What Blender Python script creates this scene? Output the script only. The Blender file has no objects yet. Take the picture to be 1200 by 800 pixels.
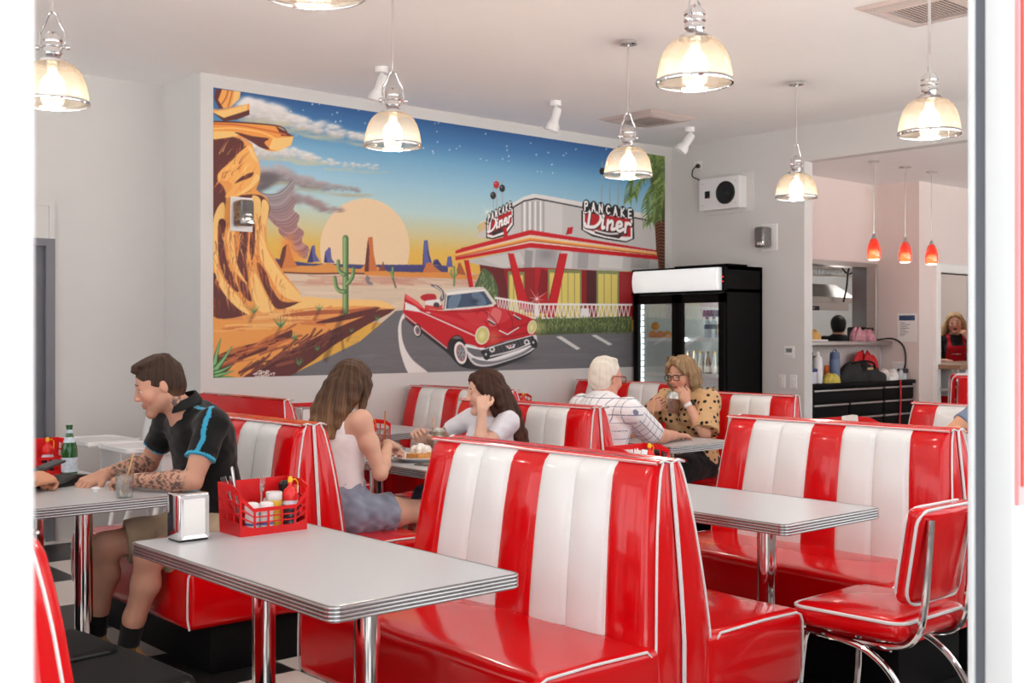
import bpy, bmesh, math, random
import numpy as np
from mathutils import Vector, Matrix
from math import sin, cos, pi, radians, sqrt
random.seed(7); np.random.seed(7)
C = bpy.context.scene.collection
F_PX, HOR, CAMZ = 1353.0, 392.0, 1.4
FX, FY = 0.6587, 0.7524            # the direction the camera faces (X, Y)

# ------------------------------------------------------------------ materials
def lin(c):
    if isinstance(c, str):
        c = [int(c[i:i+2], 16) for i in (0, 2, 4)]
    if max(c) > 1.0: c = [v/255 for v in c]
    return tuple((v/12.92 if v <= .04045 else ((v+.055)/1.055)**2.4) for v in c)
MATS = {}
def mat(name, col, rough=.5, metal=0, coat=0, spec=.5, bump=0, bscale=200, emit=None, estr=0, trans=0, ior=1.45,
        alpha=1, var=.04, vscale=6, sheen=0, stretch=None, coatr=.05):
    if name in MATS: return MATS[name]
    m = bpy.data.materials.new(name); m.use_nodes = True
    nt = m.node_tree; N = nt.nodes; L = nt.links; p = N['Principled BSDF']
    c = lin(col) + (1,)
    p.inputs['Base Color'].default_value = c
    p.inputs['Roughness'].default_value = rough; p.inputs['Metallic'].default_value = metal
    p.inputs['Coat Weight'].default_value = coat; p.inputs['Coat Roughness'].default_value = coatr
    p.inputs['Specular IOR Level'].default_value = spec
    p.inputs['Transmission Weight'].default_value = trans; p.inputs['IOR'].default_value = ior
    p.inputs['Alpha'].default_value = alpha; p.inputs['Sheen Weight'].default_value = sheen
    tc = N.new('ShaderNodeTexCoord'); mp = N.new('ShaderNodeMapping'); L.new(tc.outputs['Object'], mp.inputs[0])
    if stretch: mp.inputs['Scale'].default_value = stretch
    if var > 0:
        no = N.new('ShaderNodeTexNoise'); no.inputs['Scale'].default_value = vscale; no.inputs['Detail'].default_value = 3
        L.new(mp.outputs[0], no.inputs['Vector'])
        hs = N.new('ShaderNodeHueSaturation'); hs.inputs['Color'].default_value = c
        mr = N.new('ShaderNodeMapRange'); mr.inputs['To Min'].default_value = 1-var*2; mr.inputs['To Max'].default_value = 1+var*2
        L.new(no.outputs['Fac'], mr.inputs['Value']); L.new(mr.outputs[0], hs.inputs['Value'])
        L.new(hs.outputs[0], p.inputs['Base Color'])
    if bump > 0:
        nb = N.new('ShaderNodeTexNoise'); nb.inputs['Scale'].default_value = bscale; nb.inputs['Detail'].default_value = 2
        L.new(mp.outputs[0], nb.inputs['Vector'])
        b = N.new('ShaderNodeBump'); b.inputs['Strength'].default_value = bump; b.inputs['Distance'].default_value = .004
        L.new(nb.outputs['Fac'], b.inputs['Height']); L.new(b.outputs[0], p.inputs['Normal'])
    if emit:
        p.inputs['Emission Color'].default_value = lin(emit)+(1,); p.inputs['Emission Strength'].default_value = estr
    MATS[name] = m
    return m
def thin_glass(name, tint, refl=.12, rough=.03, tintmix=.9):
    """pane or vessel glass: mostly clear, with a sharp reflection that grows at grazing angles"""
    if name in MATS: return MATS[name]
    m = bpy.data.materials.new(name); m.use_nodes = True
    nt = m.node_tree; N = nt.nodes; L = nt.links; N.remove(N['Principled BSDF'])
    out = N['Material Output']; t = N.new('ShaderNodeBsdfTransparent'); g = N.new('ShaderNodeBsdfGlossy')
    t.inputs[0].default_value = lin(tint)+(1,); g.inputs['Roughness'].default_value = rough
    lw = N.new('ShaderNodeLayerWeight'); lw.inputs[0].default_value = .35
    mr = N.new('ShaderNodeMapRange'); mr.inputs['To Min'].default_value = refl; mr.inputs['To Max'].default_value = .75
    L.new(lw.outputs['Facing'], mr.inputs['Value'])
    mx = N.new('ShaderNodeMixShader'); L.new(mr.outputs[0], mx.inputs[0]); L.new(t.outputs[0], mx.inputs[1]); L.new(g.outputs[0], mx.inputs[2])
    L.new(mx.outputs[0], out.inputs['Surface'])
    MATS[name] = m
    return m
def attr_mat(name, rough=.5, attr='paint', coat=0, bump=0, bscale=150, sheen=0, spec=.4, sss=0, stretch=None):
    if name in MATS: return MATS[name]
    m = mat(name, (200, 200, 200), rough, coat=coat, bump=bump, bscale=bscale, var=0, sheen=sheen, spec=spec, stretch=stretch)
    nt = m.node_tree; a = nt.nodes.new('ShaderNodeAttribute'); a.attribute_name = attr
    nt.links.new(a.outputs['Color'], nt.nodes['Principled BSDF'].inputs['Base Color'])
    if sss:
        p = nt.nodes['Principled BSDF']; p.inputs['Subsurface Weight'].default_value = sss
        p.inputs['Subsurface Radius'].default_value = (.012, .004, .002); p.inputs['Subsurface Scale'].default_value = 1
    return m

# ------------------------------------------------------------------ mesh builder
class MB:
    def __init__(s): s.v = []; s.f = []; s.m = []; s.M = Matrix.Identity(4)
    def add(s, vs, fs, m=0):
        o = len(s.v); s.v += [tuple(s.M @ Vector(p)) for p in vs]
        for f in fs: s.f.append([i+o for i in f]); s.m.append(m)
        return s
    def box(s, x0, x1, y0, y1, z0, z1, m=0, bev=0):
        if bev: return s.rbox(((x0+x1)/2, (y0+y1)/2, (z0+z1)/2), (x1-x0, y1-y0, z1-z0), bev, m, k=2, n=1)
        vs = [(x, y, z) for x in (x0, x1) for y in (y0, y1) for z in (z0, z1)]
        return s.add(vs, [(0,1,3,2), (4,6,7,5), (0,4,5,1), (2,3,7,6), (0,2,6,4), (1,5,7,3)], m)
    def rbox(s, c, size, r, m=0, k=3, n=4, fn=None):
        """rounded box; fn(p)->p bends it afterwards (local to its centre)"""
        h = [d/2 for d in size]; r = min(r, min(h)*.999)
        def ax(hh):
            a = [-hh + r*(1-math.cos(pi/2*i/k))*1.0 for i in range(k)]
            a = [-hh + r*i/k for i in range(k)]
            i0 = -hh+r; i1 = hh-r
            mid = [i0 + (i1-i0)*i/n for i in range(n+1)]
            return a + mid + [-v for v in reversed(a)]
        A = [ax(q) for q in h]; idx = {}; vs = []; fs = []
        def vert(p):
            key = tuple(round(q, 6) for q in p)
            if key in idx: return idx[key]
            q = [max(-(h[i]-r), min(h[i]-r, p[i])) for i in range(3)]
            d = Vector([p[i]-q[i] for i in range(3)]); d = d.normalized()*r if d.length > 1e-9 else d
            w = Vector(q)+d
            if fn: w = Vector(fn(w))
            idx[key] = len(vs); vs.append((w[0]+c[0], w[1]+c[1], w[2]+c[2])); return idx[key]
        for a, b, n_ in ((0, 1, 2), (1, 2, 0), (2, 0, 1)):
            for sg in (-1, 1):
                for i in range(len(A[a])-1):
                    for j in range(len(A[b])-1):
                        q = []
                        for (ii, jj) in ((i, j), (i+1, j), (i+1, j+1), (i, j+1)):
                            p = [0, 0, 0]; p[a] = A[a][ii]; p[b] = A[b][jj]; p[n_] = sg*h[n_]; q.append(vert(p))
                        fs.append(q if sg > 0 else q[::-1])
        return s.add(vs, fs, m)
    def grid(s, fn, nu, nv, m=0, cu=False, cv=False, flip=False, mf=None):
        vs = [fn(i/(nu if cu else nu-1), j/(nv if cv else nv-1)) for i in range(nu) for j in range(nv)]
        o = len(s.v); s.v += [tuple(s.M @ Vector(p)) for p in vs]
        for i in range(nu if cu else nu-1):
            for j in range(nv if cv else nv-1):
                i2 = (i+1) % nu; j2 = (j+1) % nv
                q = [o+i*nv+j, o+i2*nv+j, o+i2*nv+j2, o+i*nv+j2]
                s.f.append(q[::-1] if flip else q); s.m.append(mf(i, j) if mf else m)
        return s
    def tube(s, pts, r, seg=10, m=0, closed=False, cap=True, flat=1.0):
        P = [Vector(p) for p in pts]; n = len(P); R = r if isinstance(r, (list, tuple)) else [r]*n
        T = []
        for i in range(n):
            a = P[i-1] if (i > 0 or closed) else P[i]; b = P[(i+1) % n] if (i < n-1 or closed) else P[i]
            t = (b-a); T.append(t.normalized() if t.length > 1e-9 else Vector((0, 0, 1)))
        up = Vector((0, 0, 1)) if abs(T[0].z) < .9 else Vector((1, 0, 0))
        nrm = (up - T[0]*up.dot(T[0])).normalized(); vs = []
        for i in range(n):
            nrm = (nrm - T[i]*nrm.dot(T[i])); nrm = nrm.normalized() if nrm.length > 1e-6 else T[i].orthogonal().normalized()
            bn = T[i].cross(nrm)
            for k in range(seg):
                a = 2*pi*k/seg; vs.append(P[i] + nrm*cos(a)*R[i] + bn*sin(a)*R[i]*flat)
        fs = []
        for i in range(n if closed else n-1):
            for k in range(seg):
                k2 = (k+1) % seg; i2 = (i+1) % n
                fs.append((i*seg+k, i2*seg+k, i2*seg+k2, i*seg+k2)[::-1])
        if cap and not closed:
            fs.append(tuple(range(seg))); fs.append(tuple(range((n-1)*seg, n*seg))[::-1])
        return s.add(vs, fs, m)
    def lathe(s, prof, seg=24, c=(0, 0, 0), m=0, mf=None):
        """profile of (radius, z); radius 0 closes it"""
        o = len(s.v); rings = []
        for (r, z) in prof:
            if r < 1e-6:
                s.v.append(tuple(s.M @ Vector((c[0], c[1], c[2]+z)))); rings.append([len(s.v)-1])
            else:
                ring = []
                for k in range(seg):
                    a = 2*pi*k/seg; s.v.append(tuple(s.M @ Vector((c[0]+r*cos(a), c[1]+r*sin(a), c[2]+z)))); ring.append(len(s.v)-1)
                rings.append(ring)
        for i in range(len(rings)-1):
            a, b = rings[i], rings[i+1]; mm = mf(i) if mf else m
            for k in range(seg):
                k2 = (k+1) % seg
                if len(a) == 1 and len(b) == 1: continue
                if len(a) == 1: f = [a[0], b[k2], b[k]]
                elif len(b) == 1: f = [a[k], a[k2], b[0]]
                else: f = [a[k], a[k2], b[k2], b[k]]
                s.f.append(f); s.m.append(mm)
        return s
    def ball(s, c, r, m=0, seg=16, rings=10):
        rr = r if isinstance(r, (tuple, list)) else (r, r, r)
        return s.grid(lambda u, v: (c[0]+rr[0]*cos(2*pi*u)*sin(pi*v), c[1]+rr[1]*sin(2*pi*u)*sin(pi*v), c[2]+rr[2]*cos(pi*v)), seg, rings, m, cu=True, flip=True)
    def prism(s, poly, d0, d1, axis='z', m=0):
        """extrude a 2-D outline between two offsets on an axis"""
        def p3(p, d): return {'z': (p[0], p[1], d), 'y': (p[0], d, p[1]), 'x': (d, p[0], p[1])}[axis]
        n = len(poly); vs = [p3(p, d0) for p in poly]+[p3(p, d1) for p in poly]
        fs = [tuple(range(n))[::-1], tuple(range(n, 2*n))]+[(i, (i+1) % n, (i+1) % n+n, i+n) for i in range(n)]
        return s.add(vs, fs, m)
    def build(s, name, mats, parent=None, smooth=35, recalc=True):
        me = bpy.data.meshes.new(name); me.from_pydata(s.v, [], s.f)
        if not isinstance(mats, (list, tuple)): mats = [mats]
        for q in mats: me.materials.append(q)
        if len(mats) > 1: me.polygons.foreach_set('material_index', s.m)
        if recalc:
            bm = bmesh.new(); bm.from_mesh(me); bmesh.ops.remove_doubles(bm, verts=bm.verts, dist=1e-5)
            bmesh.ops.recalc_face_normals(bm, faces=bm.faces); bm.to_mesh(me); bm.free()
        if smooth:
            me.shade_smooth(); me.set_sharp_from_angle(angle=radians(smooth))
        o = bpy.data.objects.new(name, me); C.objects.link(o)
        if parent: o.parent = parent
        return o
def thing(name, label, cat, loc=(0, 0, 0), rz=0, group=None):
    o = bpy.data.objects.new(name, None); C.objects.link(o); o.empty_display_size = .1
    o.location = loc; o.rotation_euler = (0, 0, rz); return tag(o, label, cat, group)
def tag(o, label, cat, group=None, kind=None):
    o['label'] = label; o['category'] = cat
    if group: o['group'] = group
    if kind: o['kind'] = kind
    return o
def struct(o, label=None):
    o['kind'] = 'structure'
    if label: o['label'] = label
    return o
def dup(root, loc=None, rz=None, label=None, group=None):
    def cp(o, par):
        c = o.copy(); C.objects.link(c)
        if par: c.parent = par
        for ch in list(o.children): cp(ch, c)
        return c
    r = cp(root, None)
    if loc is not None: r.location = loc
    if rz is not None: r.rotation_euler = (0, 0, rz)
    if label: r['label'] = label
    if group: r['group'] = group
    return r
def attach(o, par): o.parent = par; o.matrix_parent_inverse = Matrix.Translation(-Vector(par.location)); return o
def T(x, y, z): return Matrix.Translation((x, y, z))
def RZ(a): return Matrix.Rotation(a, 4, 'Z')
def RX(a): return Matrix.Rotation(a, 4, 'X')
def RY(a): return Matrix.Rotation(a, 4, 'Y')
def arc(c, r, a0, a1, n, plane='xz', y=0):
    out = []
    for i in range(n+1):
        a = a0+(a1-a0)*i/n; p, q = c[0]+r*cos(a), c[1]+r*sin(a)
        out.append({'xz': (p, y, q), 'yz': (y, p, q), 'xy': (p, q, y)}[plane])
    return out
def bez(a, b, c, d, n):
    a, b, c, d = map(Vector, (a, b, c, d))
    return [a*(1-t)**3+b*3*t*(1-t)**2+c*3*t*t*(1-t)+d*t**3 for t in [i/n for i in range(n+1)]]
def smooth_path(pts, n=6):
    P = [Vector(p) for p in pts]; out = []
    for i in range(len(P)-1):
        p0 = P[max(i-1, 0)]; p1 = P[i]; p2 = P[i+1]; p3 = P[min(i+2, len(P)-1)]
        for k in range(n):
            t = k/n
            out.append(.5*((2*p1)+(p2-p0)*t+(2*p0-5*p1+4*p2-p3)*t*t+(3*p1-p0-3*p2+p3)*t**3))
    return out+[P[-1]]

# ------------------------------------------------------------------ shared materials
RED = mat('red_vinyl', (214, 5, 13), .16, spec=.4, coat=.32, bump=.02, bscale=9, var=.02)
WHITEV = mat('cream_vinyl', (236, 237, 236), .2, coat=.35, bump=.02, bscale=9, var=.02)
PIPE = mat('white_piping', (226, 226, 225), .4, var=0)
BLACK = mat('black_board', (17, 17, 18), .6, spec=.15)
CHROME = mat('chrome', (225, 224, 224), .08, metal=1, var=0)
STEEL = mat('brushed_steel', (190, 188, 186), .28, metal=1, var=.04, stretch=(1, 1, 12))
ALU = mat('ribbed_aluminium', (176, 174, 174), .25, metal=1, var=0)
LAM = mat('white_laminate', (194, 195, 198), .3, var=.012, vscale=30)
WPLAS = mat('white_plastic', (233, 232, 232), .35, var=.01)
BPLAS = mat('black_plastic', (20, 20, 21), .35, var=.01)
RPLAS = mat('red_plastic', (214, 22, 26), .35, var=.02)
PAPER = mat('white_paper', (240, 238, 236), .8, var=.01)
CLEAR = thin_glass('clear_glass', (246, 249, 248), .045)
# ------------------------------------------------------------------ the room
ZC = 3.2; YB = 7.37; YR = 7.96; XL = 3.61; XR = 8.49; YF = .9
WALL = mat('painted_wall', (214, 212, 210), .85, bump=.12, bscale=300, var=.01)
CEIL = mat('painted_ceiling', (246, 246, 246), .9, bump=.05, bscale=200, var=.008)
KWALL = mat('servery_wall', (228, 214, 208), .85, bump=.1, bscale=300, var=.01)
TRIM = mat('white_trim', (238, 236, 233), .4, var=.01)
FRAMEW = mat('white_powdercoat', (196, 197, 198), .4, var=.005)
DGREY = mat('grey_door_paint', (104, 105, 112), .5)
def floor_mat():
    m = mat('chequered_tiles', (220, 214, 208), .32, var=0); nt = m.node_tree; N = nt.nodes; L = nt.links; p = N['Principled BSDF']
    mp = [n for n in N if n.type == 'MAPPING'][0]; mp.inputs['Location'].default_value = (-2.5, -4.22, .1)
    ch = N.new('ShaderNodeTexChecker'); ch.inputs['Scale'].default_value = 1/.6
    ch.inputs['Color2'].default_value = lin((222, 214, 207))+(1,); ch.inputs['Color1'].default_value = lin((34, 33, 34))+(1,)
    L.new(mp.outputs[0], ch.inputs[0])
    br = N.new('ShaderNodeTexBrick'); br.offset = 0; br.inputs['Scale'].default_value = 1/.6; br.inputs['Brick Width'].default_value = 1; br.inputs['Row Height'].default_value = 1
    br.inputs['Mortar Size'].default_value = .006; br.inputs['Mortar'].default_value = lin((150, 144, 138))+(1,)
    L.new(mp.outputs[0], br.inputs[0]); L.new(ch.outputs[0], br.inputs['Color1']); L.new(ch.outputs[0], br.inputs['Color2'])
    L.new(br.outputs[0], p.inputs['Base Color'])
    return m
def slab(name, x0, x1, y0, y1, z0, z1, m, label=None):
    return struct(MB().box(x0, x1, y0, y1, z0, z1).build(name, m, smooth=0), label)
slab('floor', -3.2, 14.2, .2, 8.6, -.1, 0, floor_mat())
PAVE = mat('concrete_paving', (226, 226, 224), .9, bump=.2, bscale=60)
slab('pavement', -14, 24, -14, .2, -.12, -.01, PAVE); slab('pavement_side', -14, -3.2, .2, 14, -.12, -.01, PAVE)
slab('ceiling', -3.2, XR+.12, .8, 8.6, ZC, ZC+.1, CEIL)
slab('ceiling_servery', XR+.12, 14.2, .8, 8.6, 2.9, 3.0, CEIL)
slab('wall_back', XL, XR+.12, YB, YB+.7, 0, ZC, WALL)
# recessed wall on the left with the grey door in it
b = MB(); b.box(-3.2, 1.78, YR, YR+.15, 0, ZC); b.box(2.83, XL, YR, YR+.15, 0, ZC); b.box(1.78, 2.83, YR, YR+.15, 2.31, ZC)
struct(b.build('wall_recess', WALL, smooth=0))
d = struct(MB().box(1.84, 2.77, YR+.02, YR+.06, .01, 2.0).build('door_1', DGREY, smooth=0), 'grey painted door in the recessed wall')
b = MB(); b.box(1.78, 1.84, YR-.02, YR+.1, 0, 2.05); b.box(2.77, 2.83, YR-.02, YR+.1, 0, 2.05); b.box(1.84, 2.77, YR-.02, YR+.1, 2.0, 2.05)
b.build('door_frame', mat('grey_frame_paint', (118, 119, 126), .45), d, 0)
b = MB(); b.box(1.78, 2.83, YR-.012, YR+.03, 2.05, 2.31); b.box(1.74, 2.79, YR-.02, YR+.03, 2.27, 2.31); b.box(2.79, 2.83, YR-.02, YR+.03, 2.05, 2.31)
b.build('transom_panel', WALL, d, 0)
b = MB(); b.tube([(1.93, YR-.05, 1.02), (2.03, YR-.05, 1.02)], .009); b.lathe([(0, 0), (.025, 0), (.025, .012), (0, .012)], 16, (0, 0, 0)) if False else None
b.tube([(1.93, YR-.05, 1.02), (1.93, YR+.02, 1.02)], .009); b.build('door_handle', CHROME, d)
# right wall, header over the servery opening, servery walls
slab('wall_right', XR, XR+.12, 5.855, YB, 0, ZC, WALL)
slab('trim_header', XR, XR+.12, .8, 5.855, 2.9, ZC, WALL)
# pass-through wall
px0, px1, pz0, pz1 = 8.61, 10.36, 1.33, 2.10
b = MB(); b.box(XR+.12, 10.45, 6.33, 6.45, 0, pz0); b.box(XR+.12, 10.45, 6.33, 6.45, pz1, 2.9); b.box(px1, 10.45, 6.33, 6.45, pz0, pz1)
struct(b.build('wall_servery', KWALL, smooth=0))
slab('wall_servery_return', 10.43, 10.55, 5.87, 6.45, 0, 2.9, KWALL)
dx0, dx1, dz = 10.78, 11.62, 2.02
b = MB(); b.box(10.55, dx0, 5.87, 5.99, 0, 2.9); b.box(dx0, dx1, 5.87, 5.99, dz, 2.9); b.box(dx1, 14.2, 5.87, 5.99, 0, 2.9)
struct(b.build('wall_servery_far', KWALL, smooth=0))
b = MB(); b.box(dx0-.09, dx0, 5.83, 6.0, 0, dz+.09, bev=.006); b.box(dx1, dx1+.09, 5.83, 6.0, 0, dz+.09, bev=.006); b.box(dx0, dx1, 5.83, 6.0, dz, dz+.09, bev=.006)
struct(b.build('door_2', TRIM), 'white architrave around the kitchen doorway')
b = MB(); b.box(px0-.0, px1, 6.29, 6.47, pz1-.035, pz1+.01); b.box(px1-.16, px1+.012, 6.305, 6.47, pz0, pz1-.035); b.box(px1+.012, px1+.03, 6.30, 6.33, pz0, pz1+.01)
struct(b.build('window_1', STEEL, smooth=0), 'steel lined pass-through window to the kitchen')
sh = tag(MB().box(px0-.02, 10.40, 6.14, 6.60, pz0-.035, pz0+.005, bev=.008).build('pass_shelf', STEEL), 'steel shelf along the bottom of the kitchen pass-through', 'shelf')
# kitchen behind
KB = mat('kitchen_panel', (196, 200, 200), .5)
slab('wall_kitchen_back', XR+.12, 14.2, 8.5, 8.6, 0, 2.9, KB)
slab('wall_kitchen_side', 14.1, 14.2, .8, 8.5, 0, 2.9, KWALL)
# shopfront wall round the doorway the photo is taken through
b = MB()
b.box(-3.2, 14.2, YF-.06, YF+.06, 2.72, ZC)
for x in (-3.14, -1.5, 3.4, 5.2, 7.0, 8.8, 10.6, 12.4, 14.1): b.box(x-.04, x+.04, YF-.05, YF+.05, 0, 2.72)
b.box(-3.1, -.14, YF-.05, YF+.05, 0, .95); b.box(2.02, 14.1, YF-.05, YF+.05, 0, .95); pass  # low solid panels, out of view, added to block light off the pavement
struct(b.build('wall_front', FRAMEW, smooth=0))
struct(MB().box(-.14, .288, YF-.06, YF+.06, 0, 2.72, bev=.012).build('trim_1', FRAMEW), 'white shopfront jamb on the near side of the doorway')
t2 = struct(MB().box(1.80, 2.02, .85, .900, 0, 2.72, bev=.005).build('trim_2', FRAMEW), 'white shopfront jamb with a dark rubber seal')
MB().box(1.808, 1.84, .899, .919, 0, 2.72).build('rubber_seal', mat('grey_rubber', (86, 88, 96), .6), t2)
MB().box(1.80, 2.02, .918, .928, 0, 2.72, bev=.002).build('glazing_bead', FRAMEW, t2)
po = thing('shopfront_poster', 'red poster on the outside of the right-hand jamb', 'poster', (0, 0, 0))
MB().box(1.8015, 2.5, .844, .8505, 1.13, 2.7).build('reflection_strip', mat('pink_reflection', (216, 140, 142), .5), po)  # pink strip coloured as the red poster's reflection on the glass
MB().box(1.8085, 2.48, .841, .8445, 1.16, 2.66).build('print', mat('red_print', (214, 60, 48), .5, var=.12, vscale=40), po)
b = MB(); b.box(-3.2, -3.1, .8, 8.6, 0, .9); b.box(-3.2, -3.1, .8, 8.6, 2.8, ZC)
for y in (.9, 2.8, 4.7, 6.6, 8.5): b.box(-3.2, -3.1, y-.06, y+.06, .9, 2.8)
struct(b.build('wall_left', FRAMEW, smooth=0))
# ------------------------------------------------------------------ the painted mural on the back wall
MX0, MX1, MZ0, MZ1 = 3.705, 8.40, 1.10, 3.11
CW, CH = 1880, 804
CAN = np.zeros((CH, CW, 3), np.float32)
_cx = MX0+(np.arange(CW)+.5)/CW*(MX1-MX0); _cz = MZ1-(np.arange(CH)+.5)/CH*(MZ1-MZ0)
GXm, GZm = np.meshgrid(_cx, _cz)
_d = GXm*FX+YB*FY; PXm = (600+F_PX*(GXm*FY-YB*FX)/_d).astype(np.float32); PYm = (HOR-F_PX*(GZm-CAMZ)/_d).astype(np.float32)
def cv(p):                              # sketch coordinates -> canvas
    t = (p[0]-600)/F_PX; d = YB/(FY-FX*t); X = d*(FX+FY*t); z = CAMZ+(HOR-p[1])*d/F_PX
    return ((X-MX0)/(MX1-MX0)*CW, (MZ1-z)/(MZ1-MZ0)*CH)
def col3(c): return np.array(c, np.float32)/255
def spl(pts, n=6):
    out = []; N_ = len(pts)
    for i in range(N_):
        p0, p1, p2, p3 = [np.array(pts[(i+k) % N_], float) for k in (-1, 0, 1, 2)]
        for k in range(n):
            t = k/n; out.append(tuple(.5*((2*p1)+(p2-p0)*t+(2*p0-5*p1+4*p2-p3)*t*t+(3*p1-p0-3*p2+p3)*t**3)))
    return out
def openspl(pts, n=6):
    out = []
    for i in range(len(pts)-1):
        p0, p1, p2, p3 = [np.array(pts[min(max(i+k, 0), len(pts)-1)], float) for k in (-1, 0, 1, 2)]
        for k in range(n):
            t = k/n; out.append(tuple(.5*((2*p1)+(p2-p0)*t+(2*p0-5*p1+4*p2-p3)*t*t+(3*p1-p0-3*p2+p3)*t**3)))
    return out+[tuple(pts[-1])]
def win(P, pad=2):
    xs = [p[0] for p in P]; ys = [p[1] for p in P]
    x0, x1 = max(0, int(min(xs)-pad)), min(CW, int(max(xs)+pad)+1); y0, y1 = max(0, int(min(ys)-pad)), min(CH, int(max(ys)+pad)+1)
    return (x0, x1, y0, y1) if x1 > x0 and y1 > y0 else None
def blend(w_, mask, c):
    x0, x1, y0, y1 = w_; s = CAN[y0:y1, x0:x1]
    if callable(c): c = c(PXm[y0:y1, x0:x1], PYm[y0:y1, x0:x1])
    else: c = col3(c)
    s += (c-s)*mask[..., None]
class Z:                                # one zoomed sketch sheet: origin and scale
    def __init__(s, ox, oy, k): s.o = (ox, oy, k)
    def t(s, pts): ox, oy, k = s.o; return [(ox+p[0]/k, oy+p[1]/k) for p in pts]
    def poly(s, pts, c, curve=False, a=1.0):
        P = s.t(pts)
        if curve: P = spl(P)
        P = [cv(p) for p in P]; w_ = win(P)
        if not w_: return
        x0, x1, y0, y1 = w_; X, Y = np.meshgrid(np.arange(x0, x1)+.5, np.arange(y0, y1)+.5); ins = np.zeros(X.shape, bool)
        for (ax, ay), (bx, by) in zip(P, P[1:]+P[:1]):
            if ay == by: continue
            ins ^= ((ay > Y) != (by > Y)) & (X < (bx-ax)*(Y-ay)/(by-ay)+ax)
        blend(w_, ins.astype(np.float32)*a, c)
    def line(s, pts, wd, c, curve=False, a=1.0, soft=.6, taper=False):
        P = s.t(pts)
        if curve: P = openspl(P)
        k = s.o[2]; P = [cv(p) for p in P]; q = P[0]; wpx = wd/k*(P and (abs(cv((s.t(pts)[0][0]+1, s.t(pts)[0][1]))[0]-q[0])+2.6)/2)/2
        w_ = win(P, wpx+4)
        if not w_: return
        x0, x1, y0, y1 = w_; X, Y = np.meshgrid(np.arange(x0, x1)+.5, np.arange(y0, y1)+.5); D = np.full(X.shape, 1e9); n = len(P)-1
        for i, ((ax, ay), (bx, by)) in enumerate(zip(P, P[1:])):
            dx, dy = bx-ax, by-ay; L2 = dx*dx+dy*dy+1e-9; t = np.clip(((X-ax)*dx+(Y-ay)*dy)/L2, 0, 1)
            dd = np.hypot(X-ax-t*dx, Y-ay-t*dy)
            if taper: dd = dd+wpx*((i+t)/n)*.9
            D = np.minimum(D, dd)
        blend(w_, (np.clip((wpx-D)/(soft*2)+.5, 0, 1)*a).astype(np.float32), c)
    def ell(s, c0, rx, ry, c, a=1.0, rot=0, soft=0):
        ca, sa = cos(rot), sin(rot)
        if not soft:
            s.poly([(c0[0]+rx*cos(t)*ca-ry*sin(t)*sa, c0[1]+rx*cos(t)*sa+ry*sin(t)*ca) for t in [2*pi*i/40 for i in range(40)]], c, a=a); return
        P = s.t([(c0[0]+sx*rx*1.6, c0[1]+sy*ry*1.6) for sx in (-1, 1) for sy in (-1, 1)]); w_ = win([cv(p) for p in P])
        if not w_: return
        x0, x1, y0, y1 = w_; ox, oy, k = s.o
        U = (PXm[y0:y1, x0:x1]-ox)*k-c0[0]; V = (PYm[y0:y1, x0:x1]-oy)*k-c0[1]
        r = np.sqrt(((U*ca+V*sa)/rx)**2+((-U*sa+V*ca)/ry)**2)
        blend(w_, (np.exp(-r**2*2.2)*(r < 1.6)*a).astype(np.float32), c)
def mix(a, b_, t): return tuple(a[i]+(b_[i]-a[i])*t for i in range(3))
RN = random.Random(11)
# sky
st = [(3.12, (38, 76, 126)), (2.95, (62, 110, 160)), (2.78, (104, 156, 192)), (2.57, (140, 184, 206)), (2.36, (168, 199, 198)), (2.2, (192, 184, 138)), (2.05, (214, 168, 74)), (1.9, (214, 160, 66))]
zs_ = np.array([q[0] for q in st][::-1])
for k in range(3): CAN[..., k] = np.interp(GZm, zs_, np.array([q[1][k]/255 for q in st][::-1]))
A1, A2, A3, A4, A5 = Z(230, 80, 4), Z(230, 260, 4), Z(440, 200, 3.2), Z(550, 190, 4.8), Z(460, 320, 4)
for i in range(70):                      # stars
    x, z = RN.uniform(300, 770), RN.uniform(0, 42); y = 103+.152*(x-249)+z
    Z(0, 0, 1).ell((x, y), .75+.5*RN.random(), .75+.5*RN.random(), (235, 240, 245), soft=1, a=1)
def puffs(sh, path, n, r0, r1, hi, lo, spread, a=.5):
    P = openspl(path, 10)
    for i in range(n):
        t = RN.random(); p = P[int(t*(len(P)-1))]; r = r0+(r1-r0)*t
        dy = RN.gauss(0, .45)*spread*(1-.6*t); up = max(0, min(1, .5-dy/(spread*1.4)))
        sh.ell((p[0]+RN.gauss(0, r*.5), p[1]+dy), r*(1+.9*t), r*.62, mix(lo, hi, up), a=a*RN.uniform(.4, 1), soft=1)
def cumulus(sh, path, n, r0, r1, hi, lo, seed):
    r_ = random.Random(seed); P = openspl(path, 12); L_ = len(P)-1; items = []
    for i in range(n):
        t = r_.random(); p = P[int(t*L_)]; r = (r0+(r1-r0)*t)*r_.uniform(.5, 1.1); y = p[1]+r_.uniform(-1, .35)*(r0+(r1-r0)*t)*1.5; items.append((y, p[0]+r_.gauss(0, r*.5), r, t, p[1]))
    for y, x, r, t, py in sorted(items):
        up = max(0, min(1, .55-(y-py)/(r0*2.2))); c = mix(lo, hi, up); sh.ell((x+r*.15, y+r*.3), r*1.3, r*.8, mix(c, lo, .7), a=.30, soft=1); sh.ell((x-r*.1, y-r*.1), r*(1.0+.9*t), r*.7, c, a=.46, soft=1); sh.ell((x-r*.2, y-r*.35), r*.5*(1+t), r*.26, hi, a=.4, soft=1)
    for i in range(n//8):
        t = r_.random(); p = P[int(t*L_)]; sh.line([(p[0]-60, p[1]+r0*.6), (p[0], p[1]+r0*.75), (p[0]+70, p[1]+r0*.6)], r0*.22, mix(lo, (214, 206, 150), .6), True, .30, soft=4)
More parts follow.
